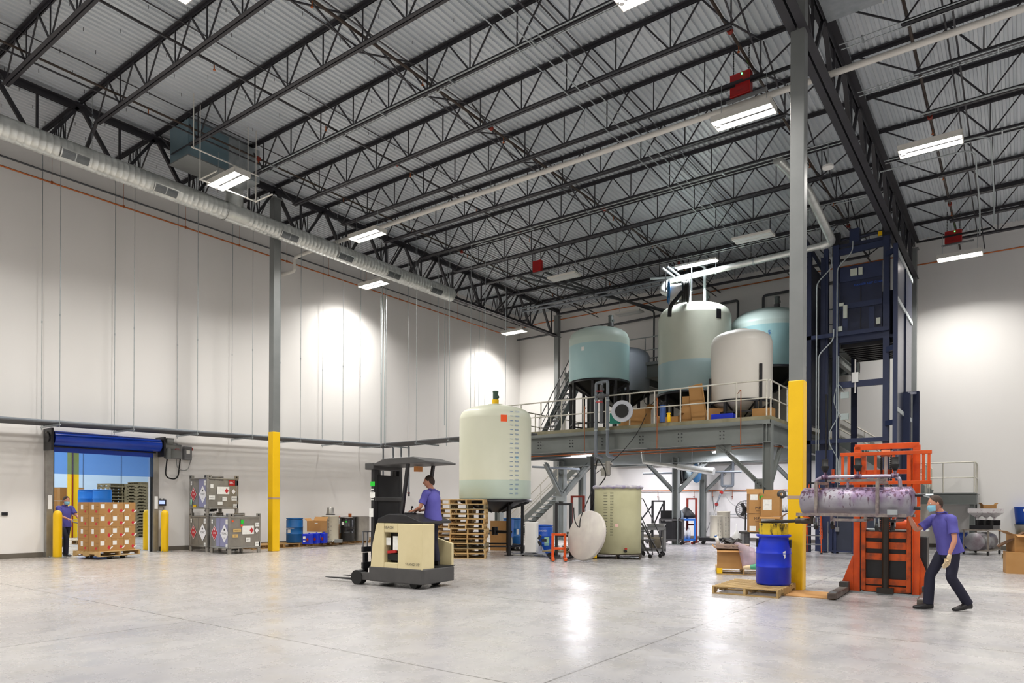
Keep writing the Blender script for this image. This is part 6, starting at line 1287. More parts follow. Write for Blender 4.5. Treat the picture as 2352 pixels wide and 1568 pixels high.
p = D(1419, 1160, 21.6); t = thing('mixer_stand', 'black mixer mast with cables above the yellowed open tank', 'mixer', (p.x - .95, p.y + .1, 0)); a = MB(); a.bb(-.06, -.06, 0, .06, .06, 3.1); obj('mast', a, black_p, t); a = MB(); a.cyl((0, 0, 2.85), (.7, 0, 2.85), .04, n=8); a.cyl((.55, 0, 2.5), (.55, 0, 2.95), .09, n=12); a.box((.45, 0, 2.6), (.25, .16, .25)); obj('mixer_head', a, stainless, t)
a = MB(); a.tube(smooth_path([(.1, 0, 2.7), (.3, -.2, 3.0), (.55, -.15, 2.5), (.2, -.15, 2.0), (-.1, -.1, 1.2), (-.3, -.3, .9)]), .02, 7); obj('cable', a, black_r, t)
for q in range(5): a = MB(); a.bb(.12, -.03, .6 + q * .33, .35, .03, .64 + q * .33); obj('step', a, black_p, t)
# drums by the stair
p = D(1249, 1160, 21.6); drum('bright blue drum with pale green label left of the black mast', (p.x, p.y, 0), M('bright_blue_drum', '1558c8', .38, c2='124fb6', scale=3), None, .29, .92, 'closed', stickers=[(camang(p.x, p.y) + .35, .42, .16, .26, M('mint_label3', 'a6d2b8', .6), None), (camang(p.x, p.y) - .15, .74, .0, .0, paper, ('LOADED', white_pl, .07))])
p = D(1178, 1160, 23.6); drum('mid blue drum under the big round tank stand', (p.x, p.y, .14), blue_drum2, None, .33, .95, 'closed', stickers=[(camang(p.x, p.y) + .55, .5, .1, .2, paper, None)]); pallet('pallet under the mid blue drum behind the tank stand', (p.x, p.y, 0), .2, 1.1, 1.0, M('black_pallet', '26221c', .7))
p = D(1150, 1160, 23.2); t = thing('cardboard_sheet', 'tall brown cardboard sheets standing under the big round tank', 'cardboard', (p.x, p.y, 0), .4); a = MB(); a.bb(-.35, -.03, 0, .35, .03, 1.0); obj('panel', a, card, t)
p = D(1224, 1160, 20.9); t = thing('foam_panel', 'white foam sheets wrapped in plastic beside the blue drum', 'foam sheet', (p.x, p.y, .1), .3); a = MB(); a.bb(-.22, -.12, 0, .15, .12, .92); obj('panel', a, white_pl, t, bev=.02); a = MB(); a.add([(.15, -.14, .7), (.15, -.14, 0), (.55, -.3, -.08), (.3, -.2, .3)], [(0, 1, 2, 3)]); obj('plastic_wrap', a, film_m, t)
a = MB(); a.bb(-.3, -.25, -.06, .4, .25, -.03); obj('dolly_base', a, midgray, t)
for i in (-1, 1): a = MB(); a.cyl((i * .25, -.2, -.07), (i * .25, -.15, -.07), .035, n=10); obj('caster', a, black_r, t)
p = D(1310, 1160, 20.3); t = thing('low_cart', 'low dark cart heaped with metal fittings left of the white lid', 'cart', (p.x, p.y, 0), .25); a = MB(); a.bb(-.75, -.35, .16, .6, .35, .2); obj('platform', a, wood_g, t)
for i in (-1, 1):
    for j in (-1, 1): a = MB(); a.cyl((i * .55, j * .25 - .02, .07), (i * .55, j * .25 + .02, .07), .07, n=12); obj('wheel', a, black_r, t)
a = MB(); a.cyl((-.8, -.3, .2), (-.8, -.3, .55), .015, n=6)
for q in range(3): a.box((-.8 + .1 * math.cos(q * 2.1), -.3 + .0, .5 + .1 * math.sin(q * 2.1)), (.14, .02, .08), 0, 0, q * 2.1)
obj('propeller_tool', a, black_p, t)
a = MB(); r = random.Random(9)
for i in range(40): a.ball((p.x - .5 + r.random() * .9, p.y - .25 + r.random() * .45, .23 + r.random() * .08), .02 + r.random() * .04, 6)
tag(obj('metal_fittings', a, stainless), 'heap of steel clamps and fittings on the low dark cart', 'fittings', kind='stuff')
# carts
def util_cart(label, px, dep, mat, L=.8, W=.5, H=.85, rz=.3, panels=False, z0=.14):
    p = D(px, 1160, dep); t = thing('utility_cart', label, 'cart', (p.x, p.y, 0), rz)
    for nm, z in (('top_shelf', H - .06), ('bottom_shelf', z0)):
        a = MB(); a.bb(-L / 2, -W / 2, z, L / 2, W / 2, z + .03); a.bb(-L / 2, -W / 2, z + .03, L / 2, -W / 2 + .02, z + .08); a.bb(-L / 2, W / 2 - .02, z + .03, L / 2, W / 2, z + .08); a.bb(-L / 2, -W / 2, z + .03, -L / 2 + .02, W / 2, z + .08); a.bb(L / 2 - .02, -W / 2, z + .03, L / 2, W / 2, z + .08); obj(nm, a, mat, t)
    for i in (-1, 1):
        for j in (-1, 1): a = MB(); a.bb(i * (L / 2 - .04) - .04, j * (W / 2 - .04) - .04, z0, i * (L / 2 - .04) + .04, j * (W / 2 - .04) + .04, H - .03); obj('corner_post', a, mat, t); a = MB(); a.cyl((i * (L / 2 - .08), j * (W / 2 - .08) - .02, .06), (i * (L / 2 - .08), j * (W / 2 - .08) + .02, .06), .06, n=14); obj('caster', a, black_r, t)
    if panels: a = MB(); a.bb(-L / 2 + .06, -W / 2 + .03, z0 + .03, L / 2 - .06, W / 2 - .03, H - .08); obj('inner_panel', a, black_p, t)
    return t
util_cart('gray utility cart behind the yellowed open tank holding a ribbed bin', 1500, 21.4, midgray, .75, .6, .85, .5)
p = D(1505, 1160, 21.4); t = thing('ribbed_bin', 'tan ribbed bin on the lower shelf of the gray cart', 'bin', (p.x, p.y, .20), .5); a = MB(); a.lathe([(0, 0), (.17, 0), (.21, .33), (.23, .34), (.23, .36), (.2, .36)], n=26); obj('tub', a, M('tan_bin', 'a89f8c', .6), t)
for i, (dx, dy, w_, lb) in enumerate(((-.1, 0, .2, 'white plastic tray on top of the gray cart, left'), (.15, .05, .18, 'white plastic tray on top of the gray cart, right'))): t = thing('plastic_tray', lb, 'tray', (p.x + dx, p.y + dy, .88), .4); a = MB(); a.lathe([(0, 0), (w_ * .7, 0), (w_, .1), (w_ + .01, .1)], n=20); obj('tub', a, white_pl, t)
p = D(1485, 1160, 20.6); t = thing('rolling_ladder', 'black frame of a small rolling stair beside the yellowed open tank', 'rolling stair', (p.x, p.y, 0), -.3)
for s in (-1, 1): a = MB(); a.tube(bend([(-.5, s * .22, 1.75), (-.35, s * .22, 1.75), (.35, s * .22, .65), (.45, s * .22, .1)], .1), .016, 6); obj('side_rail', a, black_p, t); a = MB(); a.bar((-.4, s * .22, 1.0), (.3, s * .22, .12), .03, .05); obj('stringer', a, dkgray, t); a = MB(); a.cyl((.35, s * .22 - .02, .06), (.35, s * .22 + .02, .06), .06, n=12); obj('wheel', a, black_r, t)
for q in range(3): a = MB(); a.bb(-.25 + q * .2, -.22, .75 - q * .25, -.05 + q * .2, .22, .78 - q * .25); obj('tread', a, dkgray, t)
util_cart('dark gray service cart with closed sides near the back wall', 1543, 27.4, dkgray, .95, .62, 1.0, .35, True)
p = D(1540, 1160, 27.4); t = thing('black_tray', 'black open case lying on the dark gray cart', 'case', (p.x, p.y, 1.0), .35); a = MB(); a.bb(-.4, -.2, 0, .4, .2, .04); a.box((0, .2, .18), (.8, .02, .32), 0, -.1); obj('shell', a, black_p, t)
util_cart('bright blue service cart next to the dark gray cart', 1575, 27.7, M('cart_blue', '2f74d0', .45), .8, .5, 1.0, .35)
for i, (dz, dx) in enumerate(((.22, -.1), (.22, .12))): p = D(1577 + dx * 40, 1160, 27.7); t = thing('plastic_bottle', 'white plastic bottle inside the blue cart, ' + ['left', 'right'][i], 'bottle', (p.x, p.y, dz)); a = MB(); a.lathe([(0, 0), (.08, 0), (.08, .3), (.03, .38), (.03, .43), (0, .43)], n=16); obj('body', a, white_pl, t)
p = D(1563, 1160, 27.7); t = thing('carboy', 'clear plastic carboy standing on the blue cart', 'carboy', (p.x, p.y, 1.02)); a = MB(); a.lathe([(0, 0), (.12, 0), (.13, .05), (.13, .2), (.05, .3), (.04, .34), (0, .34)], n=22); obj('bottle', a, jar_m, t)
t = thing('black_bag', 'crumpled black plastic bag heaped behind the carboy', 'bag', (p.x + .1, p.y + .35, 1.05)); a = MB(); a.lathe([(0, 0), (.35, 0), (.36, .1), (.2, .3), (.06, .42), (0, .44)], n=9); obj('sheet', a, black_r, t)
# cream tanks on a dolly
p = D(1652, 1160, 27.6)
t = thing('dolly', 'black wheeled dolly under the two cream tanks by the back wall', 'dolly', (p.x, p.y, 0), .3); a = MB(); a.bb(-.75, -.35, .13, .75, .35, .27); obj('platform', a, black_p, t)
for i in (-1, 1):
    for j in (-1, 1): a = MB(); a.cyl((i * .6, j * .25 - .03, .07), (i * .6, j * .25 + .03, .07), .07, n=12); obj('wheel', a, black_r, t)
p = D(1645, 1160, 27.3); gradtank('front left cream tank on the black dolly by the back wall', (p.x, p.y, .27), .24, .88, cream)
p = D(1662, 1160, 27.8); t = gradtank('rear right cream graduated tank on the black dolly', (p.x, p.y, .27), .26, 1.05, cream)
# fan, table and boxes
p = D(1712, 1160, 23.2); t = thing('pedestal_fan', 'black wire pedestal fan left of the stacked boxes', 'fan', (p.x, p.y, 0), math.radians(25)); zf = 1.42
a = MB(); a.cyl((0, 0, 0), (0, 0, .03), .28, n=24); obj('base', a, black_p, t); a = MB(); a.cyl((0, 0, .03), (0, 0, zf), .02, n=8); obj('pole', a, black_p, t)
a = MB()
for R_ in (.1, .2, .28, .31):
    for yy in (-.08, .08): a.tube([(R_ * math.cos(q * pi / 16), yy * (1.3 if R_ < .3 else .4) , zf + R_ * math.sin(q * pi / 16)) for q in range(33)], .008 if R_ > .3 else .004, 4, False)
for k in range(24):
    q = 2 * pi * k / 24
    for yy in (-.1, .1): a.tube([(0, yy, zf), (.3 * math.cos(q), yy * .4, zf + .3 * math.sin(q))], .003, 4, False)
obj('wire_guard', a, black_p, t); a = MB(); a.cyl((0, .02, zf), (0, .2, zf), .08, n=14); obj('motor', a, black_p, t)
for k in range(3): a = MB(); a.box((.14 * math.cos(k * 2.1), 0, zf + .14 * math.sin(k * 2.1)), (.22, .01, .12), 0, .3, -k * 2.1); obj('blade', a, dkgray, t)
tb = D(1752, 1160, 20.4); t = thing('work_table', 'dark gray plastic table carrying the stacked cartons', 'table', (tb.x, tb.y, 0), .12); a = MB(); a.bb(-.6, -.42, .74, .6, .42, .80); obj('table_top', a, dkgray, t, bev=.01)
for i in (-1, 1):
    for j in (-1, 1): a = MB(); a.bb(i * .5 - .06, j * .34 - .06, 0, i * .5 + .06, j * .34 + .06, .74); obj('leg', a, midgray, t)
def mfp(t_, x=0.0, z=.13): pass
logo = [mark_label('f', .0, .17, .0, .0, None, 'MPP', .11, ink, 'printed_logo')]
b1 = D(1737, 1160, 19.9); carton('brown carton with MPP print, lower left on the gray table', (b1.x, b1.y, .80), .45, .4, .53, .42, marks=[mark_label('f', .02, .38, 0, 0, None, 'MPP', .12, ink, 'printed_logo'), mark_label('f', .0, .30, 0, 0, None, 'RESINS', .035, ink, 'printed_line'), mark_label('f', -.12, .1, .17, .14), mark_label('f', .08, .07, .07, .07, green_st, name='green_sticker')])
carton('brown carton with MPP print and green sticker, upper left of the stack', (b1.x, b1.y, 1.335), .46, .42, .56, .46, open_='b', marks=[mark_label('f', .04, .15, 0, 0, None, 'MPP', .12, ink, 'printed_logo'), mark_label('f', .02, .07, 0, 0, None, 'RESINS', .035, ink, 'printed_line'), mark_label('f', -.1, .46, .2, .16), mark_label('f', .1, .46, .1, .08, green_st, name='green_sticker')])
b2 = D(1772, 1160, 19.7); carton('open brown carton with white sheet taped on, upper right of the stack', (b2.x, b2.y, 1.25), .5, .45, .56, .12, open_='bl', flapang=1.3, marks=[mark_label('f', -.08, .33, .24, .3, paper, 'NOTICE', .03)])
carton('open brown carton with labels, lower right on the gray table', (b2.x, b2.y, .80), .55, .48, .44, .12, open_='rf', marks=[mark_label('f', -.05, .3, .36, .16, paper)])
for i in range(1): t = thing('tape_roll', 'black roll of tape on top of the open carton', 'tape roll', (b2.x + .28, b2.y, 1.88), .5); a = MB(); a.lathe([(.045, -.04), (.12, -.04), (.12, .04), (.045, .04), (.045, -.04)], (0, 0, .0), 22, (0, 1, 0)); obj('roll', a, dkgray, t)
t = thing('shelf_rack', 'dark blue shelf rack with small bottles behind the table', 'shelf', (D(1800, 1160, 22.0).x, D(1800, 1160, 22.0).y, 0), .2)
for i in (-1, 1): a = MB(); a.bb(i * .4 - .02, -.2, 0, i * .4 + .02, .2, 1.9); obj('upright', a, navy, t)
for z in (.3, .85, 1.35, 1.85): a = MB(); a.bb(-.4, -.2, z, .4, .2, z + .03); obj('shelf_board', a, navy, t)
for i in range(4):
    q = D(1792 + i * 7, 1160, 21.9); b = thing('plastic_bottle', 'small pale bottle on the navy rack, ' + ['leftmost', 'second', 'third', 'rightmost'][i], 'bottle', (q.x, q.y, 1.38), 0, 'bottles on the navy rack'); a = MB(); a.lathe([(0, 0), (.035, 0), (.035, .13), (.012, .18), (.012, .21), (0, .21)], n=12); obj('body', a, white_pl, b)
# pallet with open box
bp = D(1690, 1160, 15.9); pallet('pale pallet with yellow end carrying an open box of scraps', (bp.x + .12, bp.y + .1, 0), .38, 1.15, 1.0, wood_l, boards=7, seed=8, ends=True)
sb = D(1678, 1160, 15.7); carton('open brown box overflowing with wrapped scraps on the pale pallet', (sb.x, sb.y, .14), .56, .42, .42, .3, open_='fl')
t = thing('cardboard_tray', 'flat printed cardboard tray resting on the open box', 'tray', (sb.x + .05, sb.y, .585), .3); a = MB(); a.bb(-.36, -.26, 0, .36, .26, .09); obj('body', a, M('grayish_card', '9b8578', .8), t); a = MB(); a.text('PALLET RECEIVE', .05, face(0, -.262, .045)); obj('print', a, ink, t)
a = MB(); r = random.Random(2)
for i in range(26):
    q = r.random() * 6.28; a.tube([(sb.x - .18 + r.random() * .4, sb.y - .15 + r.random() * .3, .70), (sb.x - .18 + r.random() * .4, sb.y - .15 + r.random() * .3, .72 + r.random() * .1)], .022, 6)
tag(obj('clamp_heap', a, dkgray), 'heap of dull metal clamps in the tray on the open box', 'clamps', kind='stuff')
t = thing('spray_bottle', 'white squeeze bottle tipped on the left edge of the open box', 'bottle', (sb.x - .24, sb.y - .1, .675), .3); a = MB(); a.lathe([(0, 0), (.04, 0), (.04, .15), (.015, .19), (.015, .22), (0, .22)], (0, 0, 0), 14, (-.3, 0, 1)); obj('body', a, white_pl, t); a = MB(); a.cyl((-.055, 0, .16), (-.065, 0, .19), .03, n=10); obj('cap', a, ink_b, t)
v = []; r = random.Random(4); a = MB(); n = 9; pz = [(sb.x + .15, sb.y - .1, .72), (sb.x + .42, sb.y - .2, .62), (sb.x + .5, sb.y - .22, .3), (sb.x + .42, sb.y - .15, .17)]
for j, c_ in enumerate(pz):
    for i in range(n): q = 2 * pi * i / n; rr = (.06, .17, .15, .08)[j] * r.uniform(.8, 1.2); v.append((c_[0] + rr * math.cos(q), c_[1] + rr * math.sin(q) * .6, c_[2] + r.uniform(-.03, .03)))
a.add(v, [(j * n + i, j * n + (i + 1) % n, (j + 1) * n + (i + 1) % n, (j + 1) * n + i) for j in range(3) for i in range(n)], True); tag(obj('plastic_bag', a, bag_m), 'pinkish clear plastic bag spilling from the open box', 'bag')
t = thing('rubber_glove', 'tan and green rubber glove lying on the pale pallet', 'glove', (sb.x + .52, sb.y - .28, .15), .2); a = MB(); a.lathe([(0, -.14), (.03, -.13), (.045, -.05), (.05, .02)], (0, 0, .05), 12, (1, 0, .1)); obj('hand', a, glove_m, t); a = MB(); a.lathe([(.05, .02), (.06, .1), (.07, .2)], (0, 0, .05), 12, (1, 0, .1)); obj('cuff', a, M('green_cuff', '4a9a78', .6), t)
t = thing('funnel', 'white plastic funnel upside down near the table', 'funnel', (D(1692, 1160, 22.5).x, D(1692, 1160, 22.5).y, .35)); a = MB(); a.lathe([(.24, 0), (.25, .0), (.04, .38), (.02, .4), (.015, .62), (0, .62)], n=24); obj('cone', a, white_pl, t)
a = MB(); a.bb(-.2, -.15, -.35, .25, .15, 0); obj('crate', a, white_pl, t)
# ================================================================= stack of pallets by the big round tank
r = random.Random(11); P0 = None
woods = [wood_l, wood, wood_g, wood_l]
for k, (px, dep) in enumerate(((1078, 20.15), (1049, 21.4))):
    for i in range(12 if k == 0 else 12):
        p = D(px, 1160, dep); lb = ('wooden pallet in the front stack beside the big round tank, ' if k == 0 else 'wooden pallet in the rear stack behind the truck driver, ') + ['lowest', 'second', 'third', 'fourth', 'fifth', 'sixth', 'seventh', 'eighth', 'ninth', 'tenth', 'eleventh', 'topmost'][i] + ' from the floor'
        pallet(lb, (p.x + r.uniform(-.04, .04), p.y + r.uniform(-.04, .04), i * .141), math.radians(33) + r.uniform(-.04, .04), 1.02, .9, woods[r.randrange(4)], 'pallet stack by the round tank' if k == 0 else 'rear pallet stack by the round tank', boards=6, seed=i)
# ================================================================= near pallet, blue drum, yellow collar, lance
pallet('pale wooden pallet carrying the big blue drum beside the tall column', (-3.83, 12.62, 0), .04, 1.12, 1.42, M('near_pallet_wood', 'b79a68', .7, c2='957848', scale=4, stretch=(1, 5, 1), amt=.8, bump=.1), boards=9, seed=21)
DP = (-3.56, 12.78)
dq = drum('deep blue plastic barrel on the near pallet beside the tall yellow column', (DP[0], DP[1], .14), blue_drum, None, .295, .9, 'barrel', rz=.3)
a = MB(); q = camang(*DP) + .62; v = [(.298, q - .08, .60), (.298, q + .09, .62), (.298, q + .09, .50), (.298, q + .02, .48), (.298, q + .0, .53), (.298, q - .07, .55)]; a.add([((r_ + .003) * math.cos(t_ - .3), (r_ + .003) * math.sin(t_ - .3), z) for r_, t_, z in v], [tuple(range(6))]); obj('torn_label', a, paper, dq)
for s in (-1, 1): a = MB(); th = camang(*DP) + s * 1.35 - .3; a.box((.285 * math.cos(th), .285 * math.sin(th), .74), (.03, .06, .14), th, 0, 0); obj('dark_grip', a, black_r, dq)
col_m = M('splattered_yellow', 'e8c21c', .5, c2='1c1a12', scale=9, amt=1.0, lo=.52, hi=.60, det=9, stretch=(1, 1, .35))
t = thing('drum_collar', 'yellow metal collar splattered with black on top of the blue barrel', 'drum collar', (DP[0], DP[1], 1.04)); a = MB(); a.lathe([(.245, 0), (.245, .185), (.252, .19), (.245, .195), (.238, .19), (.235, .0), (.245, 0)], n=36); obj('ring', a, col_m, t)
a = MB(); a.lathe([(0, .03), (.235, .03)], n=24); obj('dark_filling', a, black_p, t)
ln0, ln1 = D(1828, 1196, 11.85), Vector((DP[0] - .2, DP[1] - .05, 1.255)); t = thing('filling_lance', 'dark crusted filling lance reaching from the tank to the yellow collar', 'lance')
a = MB(); a.tube([tuple(ln1), tuple(ln1.lerp(ln0, .45)), tuple(ln0)], [.022, .035, .03], 10); obj('lance_tube', a, M('crusted_black', '1d1a17', .7, bump=.3, c2='2c2620', scale=20), t)
a = MB(); a.cyl(ln0, ln0 + Vector((.22, -.02, .01)), .045, n=12); a.cyl(ln0 + Vector((.05, 0, 0)), ln0 + Vector((.05, 0, .08)), .02, n=8); obj('lance_valve', a, M('crusted_brown', '3a3028', .6), t)
t = thing('cardboard_sheet', 'flat cardboard sheet on the floor between the near pallet and orange lift', 'cardboard', (-2.9, 12.85, .0), .05); a = MB(); a.bb(-.46, -.48, 0.001, .42, .45, .012); obj('sheet', a, card, t)

# ================================================================= orange lift
OL = (-1.895, 13.72)
t = thing('drum_lift_truck', 'tall orange hydraulic lift with twin masts and spread legs under the stained tank', 'lift truck', (OL[0], OL[1], 0), math.radians(2))
for s in (-1, 1):
    a = MB(); a.bb(s * .46 - .055, -.05, .02, s * .46 + .055, .09, 2.62); a.bb(s * .46 - .055, -.09, .02, s * .46 - .045, -.05, 2.5) if s > 0 else a.bb(s * .46 + .045, -.09, .02, s * .46 + .055, -.05, 2.5); obj('outer_mast', a, orange_p, t, bev=.005)
    a = MB(); a.bb(s * .355 - .035, -.06, .06, s * .355 + .035, .08, 2.45); obj('inner_mast', a, orange_r, t, bev=.004)
    a = MB(); a.bb(s * .40 - .006, -.062, .05, s * .40 + .006, -.04, 2.4); obj('mast_groove', a, black_p, t)
    a = MB(); poly = [(s * .52, .02), (s * .73, .02), (s * .73, .1), (s * .53, .66), (s * .52, .66)]; poly = poly if s > 0 else poly[::-1]; a.prism(poly, -.0, .03, RX(pi / 2) @ Matrix.Identity(4)); obj('gusset', a, orange_p, t)
    a = MB(); a.bb(s * .64 - .07, -1.42, .02, s * .64 + .07, -.02, .115); obj('outrigger_leg', a, M('worn_leg_steel', '6b645e', .45, .4, c2='3d2c28', scale=5, amt=.8) if 'worn_leg_steel' not in bpy.data.materials else bpy.data.materials['worn_leg_steel'], t, bev=.008)
    a = MB(); a.bb(s * .64 - .075, -.28, .115, s * .64 + .075, -.1, .2); obj('leg_block', a, dkgray, t, bev=.005)
    a = MB(); a.bb(s * .64 - .045, -1.38, .1155, s * .64 + .045, -1.2, .118); obj('leg_plate', a, galv, t)
    a = MB(); a.cyl((s * .64 - .03, -1.25, .045), (s * .64 + .03, -1.25, .045), .045, n=14); obj('roller', a, black_r, t)
    a = MB(); z = 1.1
    while z < 2.55: a.bb(s * .075 - .02, -.03, z, s * .075 + .02, -.01, z + .022); a.bb(s * .075 - .008, -.045, z + .022, s * .075 + .008, .0, z + .035); z += .035
    obj('lift_chain', a, black_p, t)
a = MB(); a.bb(-.5, -.05, 2.56, .5, .03, 2.66); a.bb(-.44, -.03, 2.12, .44, .03, 2.2); obj('top_crossbar', a, orange_p, t, bev=.005)
for z0, z1, m_ in ((.04, .14, orange_r), (.17, .27, orange_r), (.60, .72, orange_r), (.80, .92, orange_r), (.99, 1.1, orange_r)): a = MB(); a.bb(-.36, -.02, z0, .36, .02, z1); obj('cross_plate', a, m_, t)
a = MB(); a.bb(-.36, .03, .03, .36, .06, 1.12); obj('rear_screen', a, black_p, t)
a = MB(); a.cyl((0, -.08, .05), (0, -.08, 1.75), .055, n=16); a.bb(-.13, -.14, .02, .13, 0, .12); obj('hydraulic_cylinder', a, M('greasy_brown', '2c241d', .45, c2='1a1613', scale=5), t)
a = MB(); a.cyl((0, -.08, 1.75), (0, -.08, 2.45), .032, n=16); obj('piston_rod', a, galv, t); a = MB(); a.cyl((-.07, -.08, 2.48), (.07, -.08, 2.48), .06, n=14); obj('chain_wheel', a, M('rusty_wheel', 'a85a2a', .5), t)
a = MB()
for x in (-.66, -.56, -.08 - .06, .14, .36 + .0, .58, .66): a.bb(x - .022, -.30, 1.98, x + .022, -.26, 2.46)
a.bb(-.70, -.31, 2.44, .70, -.25, 2.50); a.bb(-.70, -.31, 1.93, .70, -.25, 1.99); obj('guard_frame', a, orange_p, t, bev=.003)
for s in (-1, 1): a = MB(); a.bb(s * .24 - .05, -1.55, 1.30, s * .24 + .05, -.1, 1.34); a.bb(s * .24 - .05, -.14, 1.3, s * .24 + .05, -.08, 1.95); obj('fork', a, black_p, t)
a = MB(); a.bb(-.4, .06, .03, .55, .65, .3); a.bb(.42, .06, .3, .62, .6, 1.02); obj('power_pack', a, black_p, t, bev=.01); a = MB(); a.bb(-.4, .05, 1.12, .62, .65, 1.14); obj('pack_top', a, rail_g, t)
a = MB(); a.cyl((-.15, .35, 1.22), (.33, .35, 1.22), .1, n=18); a.bb(.02, .3, 1.3, .12, .4, 1.42); obj('orange_motor', a, orange_p, t)
for s in (-1, 1): a = MB(); a.cyl((s * .45 - .04, .5, .09), (s * .45 + .04, .5, .09), .09, n=16); obj('rear_wheel', a, black_r, t)
a = MB(); a.bb(-.6, -.06, .0, .6, .0, .03); obj('base_bar', a, galv, t)

# stained horizontal tank in its cradle
def stain_mat():
    m = bpy.data.materials.new('purple_stained_steel'); m.use_nodes = True; N = m.node_tree.nodes; L = m.node_tree.links; b = N['Principled BSDF']; tc = N.new('ShaderNodeTexCoord')
    def nz(sc, st, det=6):
        mp = N.new('ShaderNodeMapping'); mp.inputs['Scale'].default_value = st; L.new(tc.outputs['Object'], mp.inputs[0]); n = N.new('ShaderNodeTexNoise'); n.inputs['Scale'].default_value = sc; n.inputs['Detail'].default_value = det; L.new(mp.outputs[0], n.inputs['Vector']); return n.outputs[0]
    sp = N.new('ShaderNodeSeparateXYZ'); L.new(tc.outputs['Object'], sp.inputs[0])
    h = N.new('ShaderNodeMapRange'); h.inputs[1].default_value = -.2; h.inputs[2].default_value = .22; h.inputs[3].default_value = -.12; h.inputs[4].default_value = .14; L.new(sp.outputs[2], h.inputs[0])
    def add(a_, b_):
        x = N.new('ShaderNodeMath'); x.operation = 'ADD'; L.new(a_, x.inputs[0]); L.new(b_, x.inputs[1]); return x.outputs[0]
    def rg(v_, lo, hi, to=1.0):
        x = N.new('ShaderNodeMapRange'); x.inputs[1].default_value = lo; x.inputs[2].default_value = hi; x.inputs[4].default_value = to; L.new(v_, x.inputs[0]); return x.outputs[0]
    def mixc(a_, c_, f_):
        x = N.new('ShaderNodeMix'); x.data_type = 'RGBA'
        if isinstance(a_, tuple): x.inputs[6].default_value = a_
        else: L.new(a_, x.inputs[6])
        x.inputs[7].default_value = c_; L.new(f_, x.inputs[0]); return x.outputs[2]
    c = mixc(rgb('a6a3ab'), rgb('85808e'), rg(nz(3, (1, 1, 1)), .35, .7))
    c = mixc(c, rgb('7b5f84'), rg(add(nz(4, (1, 1, .6)), h.outputs[0]), .50, .66, .75)); c = mixc(c, rgb('4a2238'), rg(add(nz(1, (26, 26, 2.2), 3), h.outputs[0]), .60, .68, .85)); c = mixc(c, rgb('3b2a4a'), rg(add(nz(18, (1, 1, 1), 4), h.outputs[0]), .66, .72, .9))
    L.new(c, b.inputs['Base Color']); b.inputs['Roughness'].default_value = .42; b.inputs['Metallic'].default_value = .35; return m
stm = stain_mat(); frame_m = M('stained_frame_steel', '9d958c', .4, .5, c2='6c5b66', scale=12, amt=.8)
tl, tr_ = D(1850, 1154, 11.6), D(2092, 1149, 10.55); tv = (tr_ - tl); tv.z = 0; TL = tv.length; tdir = tv.normalized(); tmid = (tl + tr_) / 2; TRZ = math.atan2(tdir.y, tdir.x); TZc = 1.625; R_ = .232
t = thing('stained_steel_tank', 'long horizontal steel tank smeared with purple dye, lying in a wheeled frame on the lift', 'tank', (tmid.x, tmid.y, TZc), TRZ); h = TL / 2
a = MB(); a.lathe([(0, -h - .07), (R_ * .5, -h - .06), (R_ * .85, -h - .03), (R_, -h), (R_, h), (R_ * .85, h + .03), (R_ * .5, h + .06), (0, h + .07)], (0, 0, 0), 44, (1, 0, 0)); obj('vessel', a, stm, t)
for s in (-1, 1):
    x = s * (h - (.26 if s < 0 else .40)); a = MB()
    for yy in (-R_ - .03, R_ + .03): a.bar((x, yy, -R_ - .01), (x, yy, R_ + .06), .045, .045)
    a.bar((x, -R_ - .05, R_ + .07), (x, R_ + .05, R_ + .07), .045, .045); obj('frame_hoop', a, frame_m, t)
    for yy in (-R_ - .03, R_ + .02):
        a = MB(); a.cyl((x - .02 + (0 if yy < 0 else .1), yy, -R_ - .16), (x + .02 + (0 if yy < 0 else .1), yy, -R_ - .16), .065, n=18); cw = obj('caster_wheel', a, black_r, t)
        a = MB(); a.bb(x - .03 + (0 if yy < 0 else .1), yy - .03, -R_ - .16, x - .022 + (0 if yy < 0 else .1), yy + .03, -R_ - .03); a.bb(x + .022 + (0 if yy < 0 else .1), yy - .03, -R_ - .16, x + .03 + (0 if yy < 0 else .1), yy + .03, -R_ - .03); obj('caster_fork', a, galv, cw)
for yy in (-R_ - .04, R_ + .04): a = MB(); a.bar((-h - .05, yy, -R_ + .02), (h, yy, -R_ + .02), .045, .05); obj('lower_rail', a, frame_m, t)
a = MB(); a.bar((-h + .48, -R_ - .02, -R_ - .06), (h - .55, -R_ - .02, -R_ - .06), .04, .04); a.bar((-h + .5, -R_ - .02, -R_ - .07), (-h + .5, -R_ - .02, -R_ + .02), .04, .04); a.bar((h - .57, -R_ - .02, -R_ - .07), (h - .57, -R_ - .02, -R_ + .02), .04, .04); obj('fork_pocket', a, frame_m, t)
a = MB(); a.bar((-h + .35, 0, R_ + .11), (h - .35, 0, R_ + .11), .04, .04); obj('upper_rail', a, frame_m, t)
pt = [(-h + .18, -.02, R_ - .01), (-h + .18, -.02, R_ + .13), (-h + .28, -.02, R_ + .17), (h - .28, -.02, R_ + .17), (h - .15, -.02, R_ + .14), (h - .14, -.02, R_ - .01)]; a = MB(); a.tube(bend(pt, .06), .028, 12); obj('manifold_pipe', a, M('purple_tinged_pipe', 'b4acb8', .3, .7, c2='8f7fa0', scale=6), t)
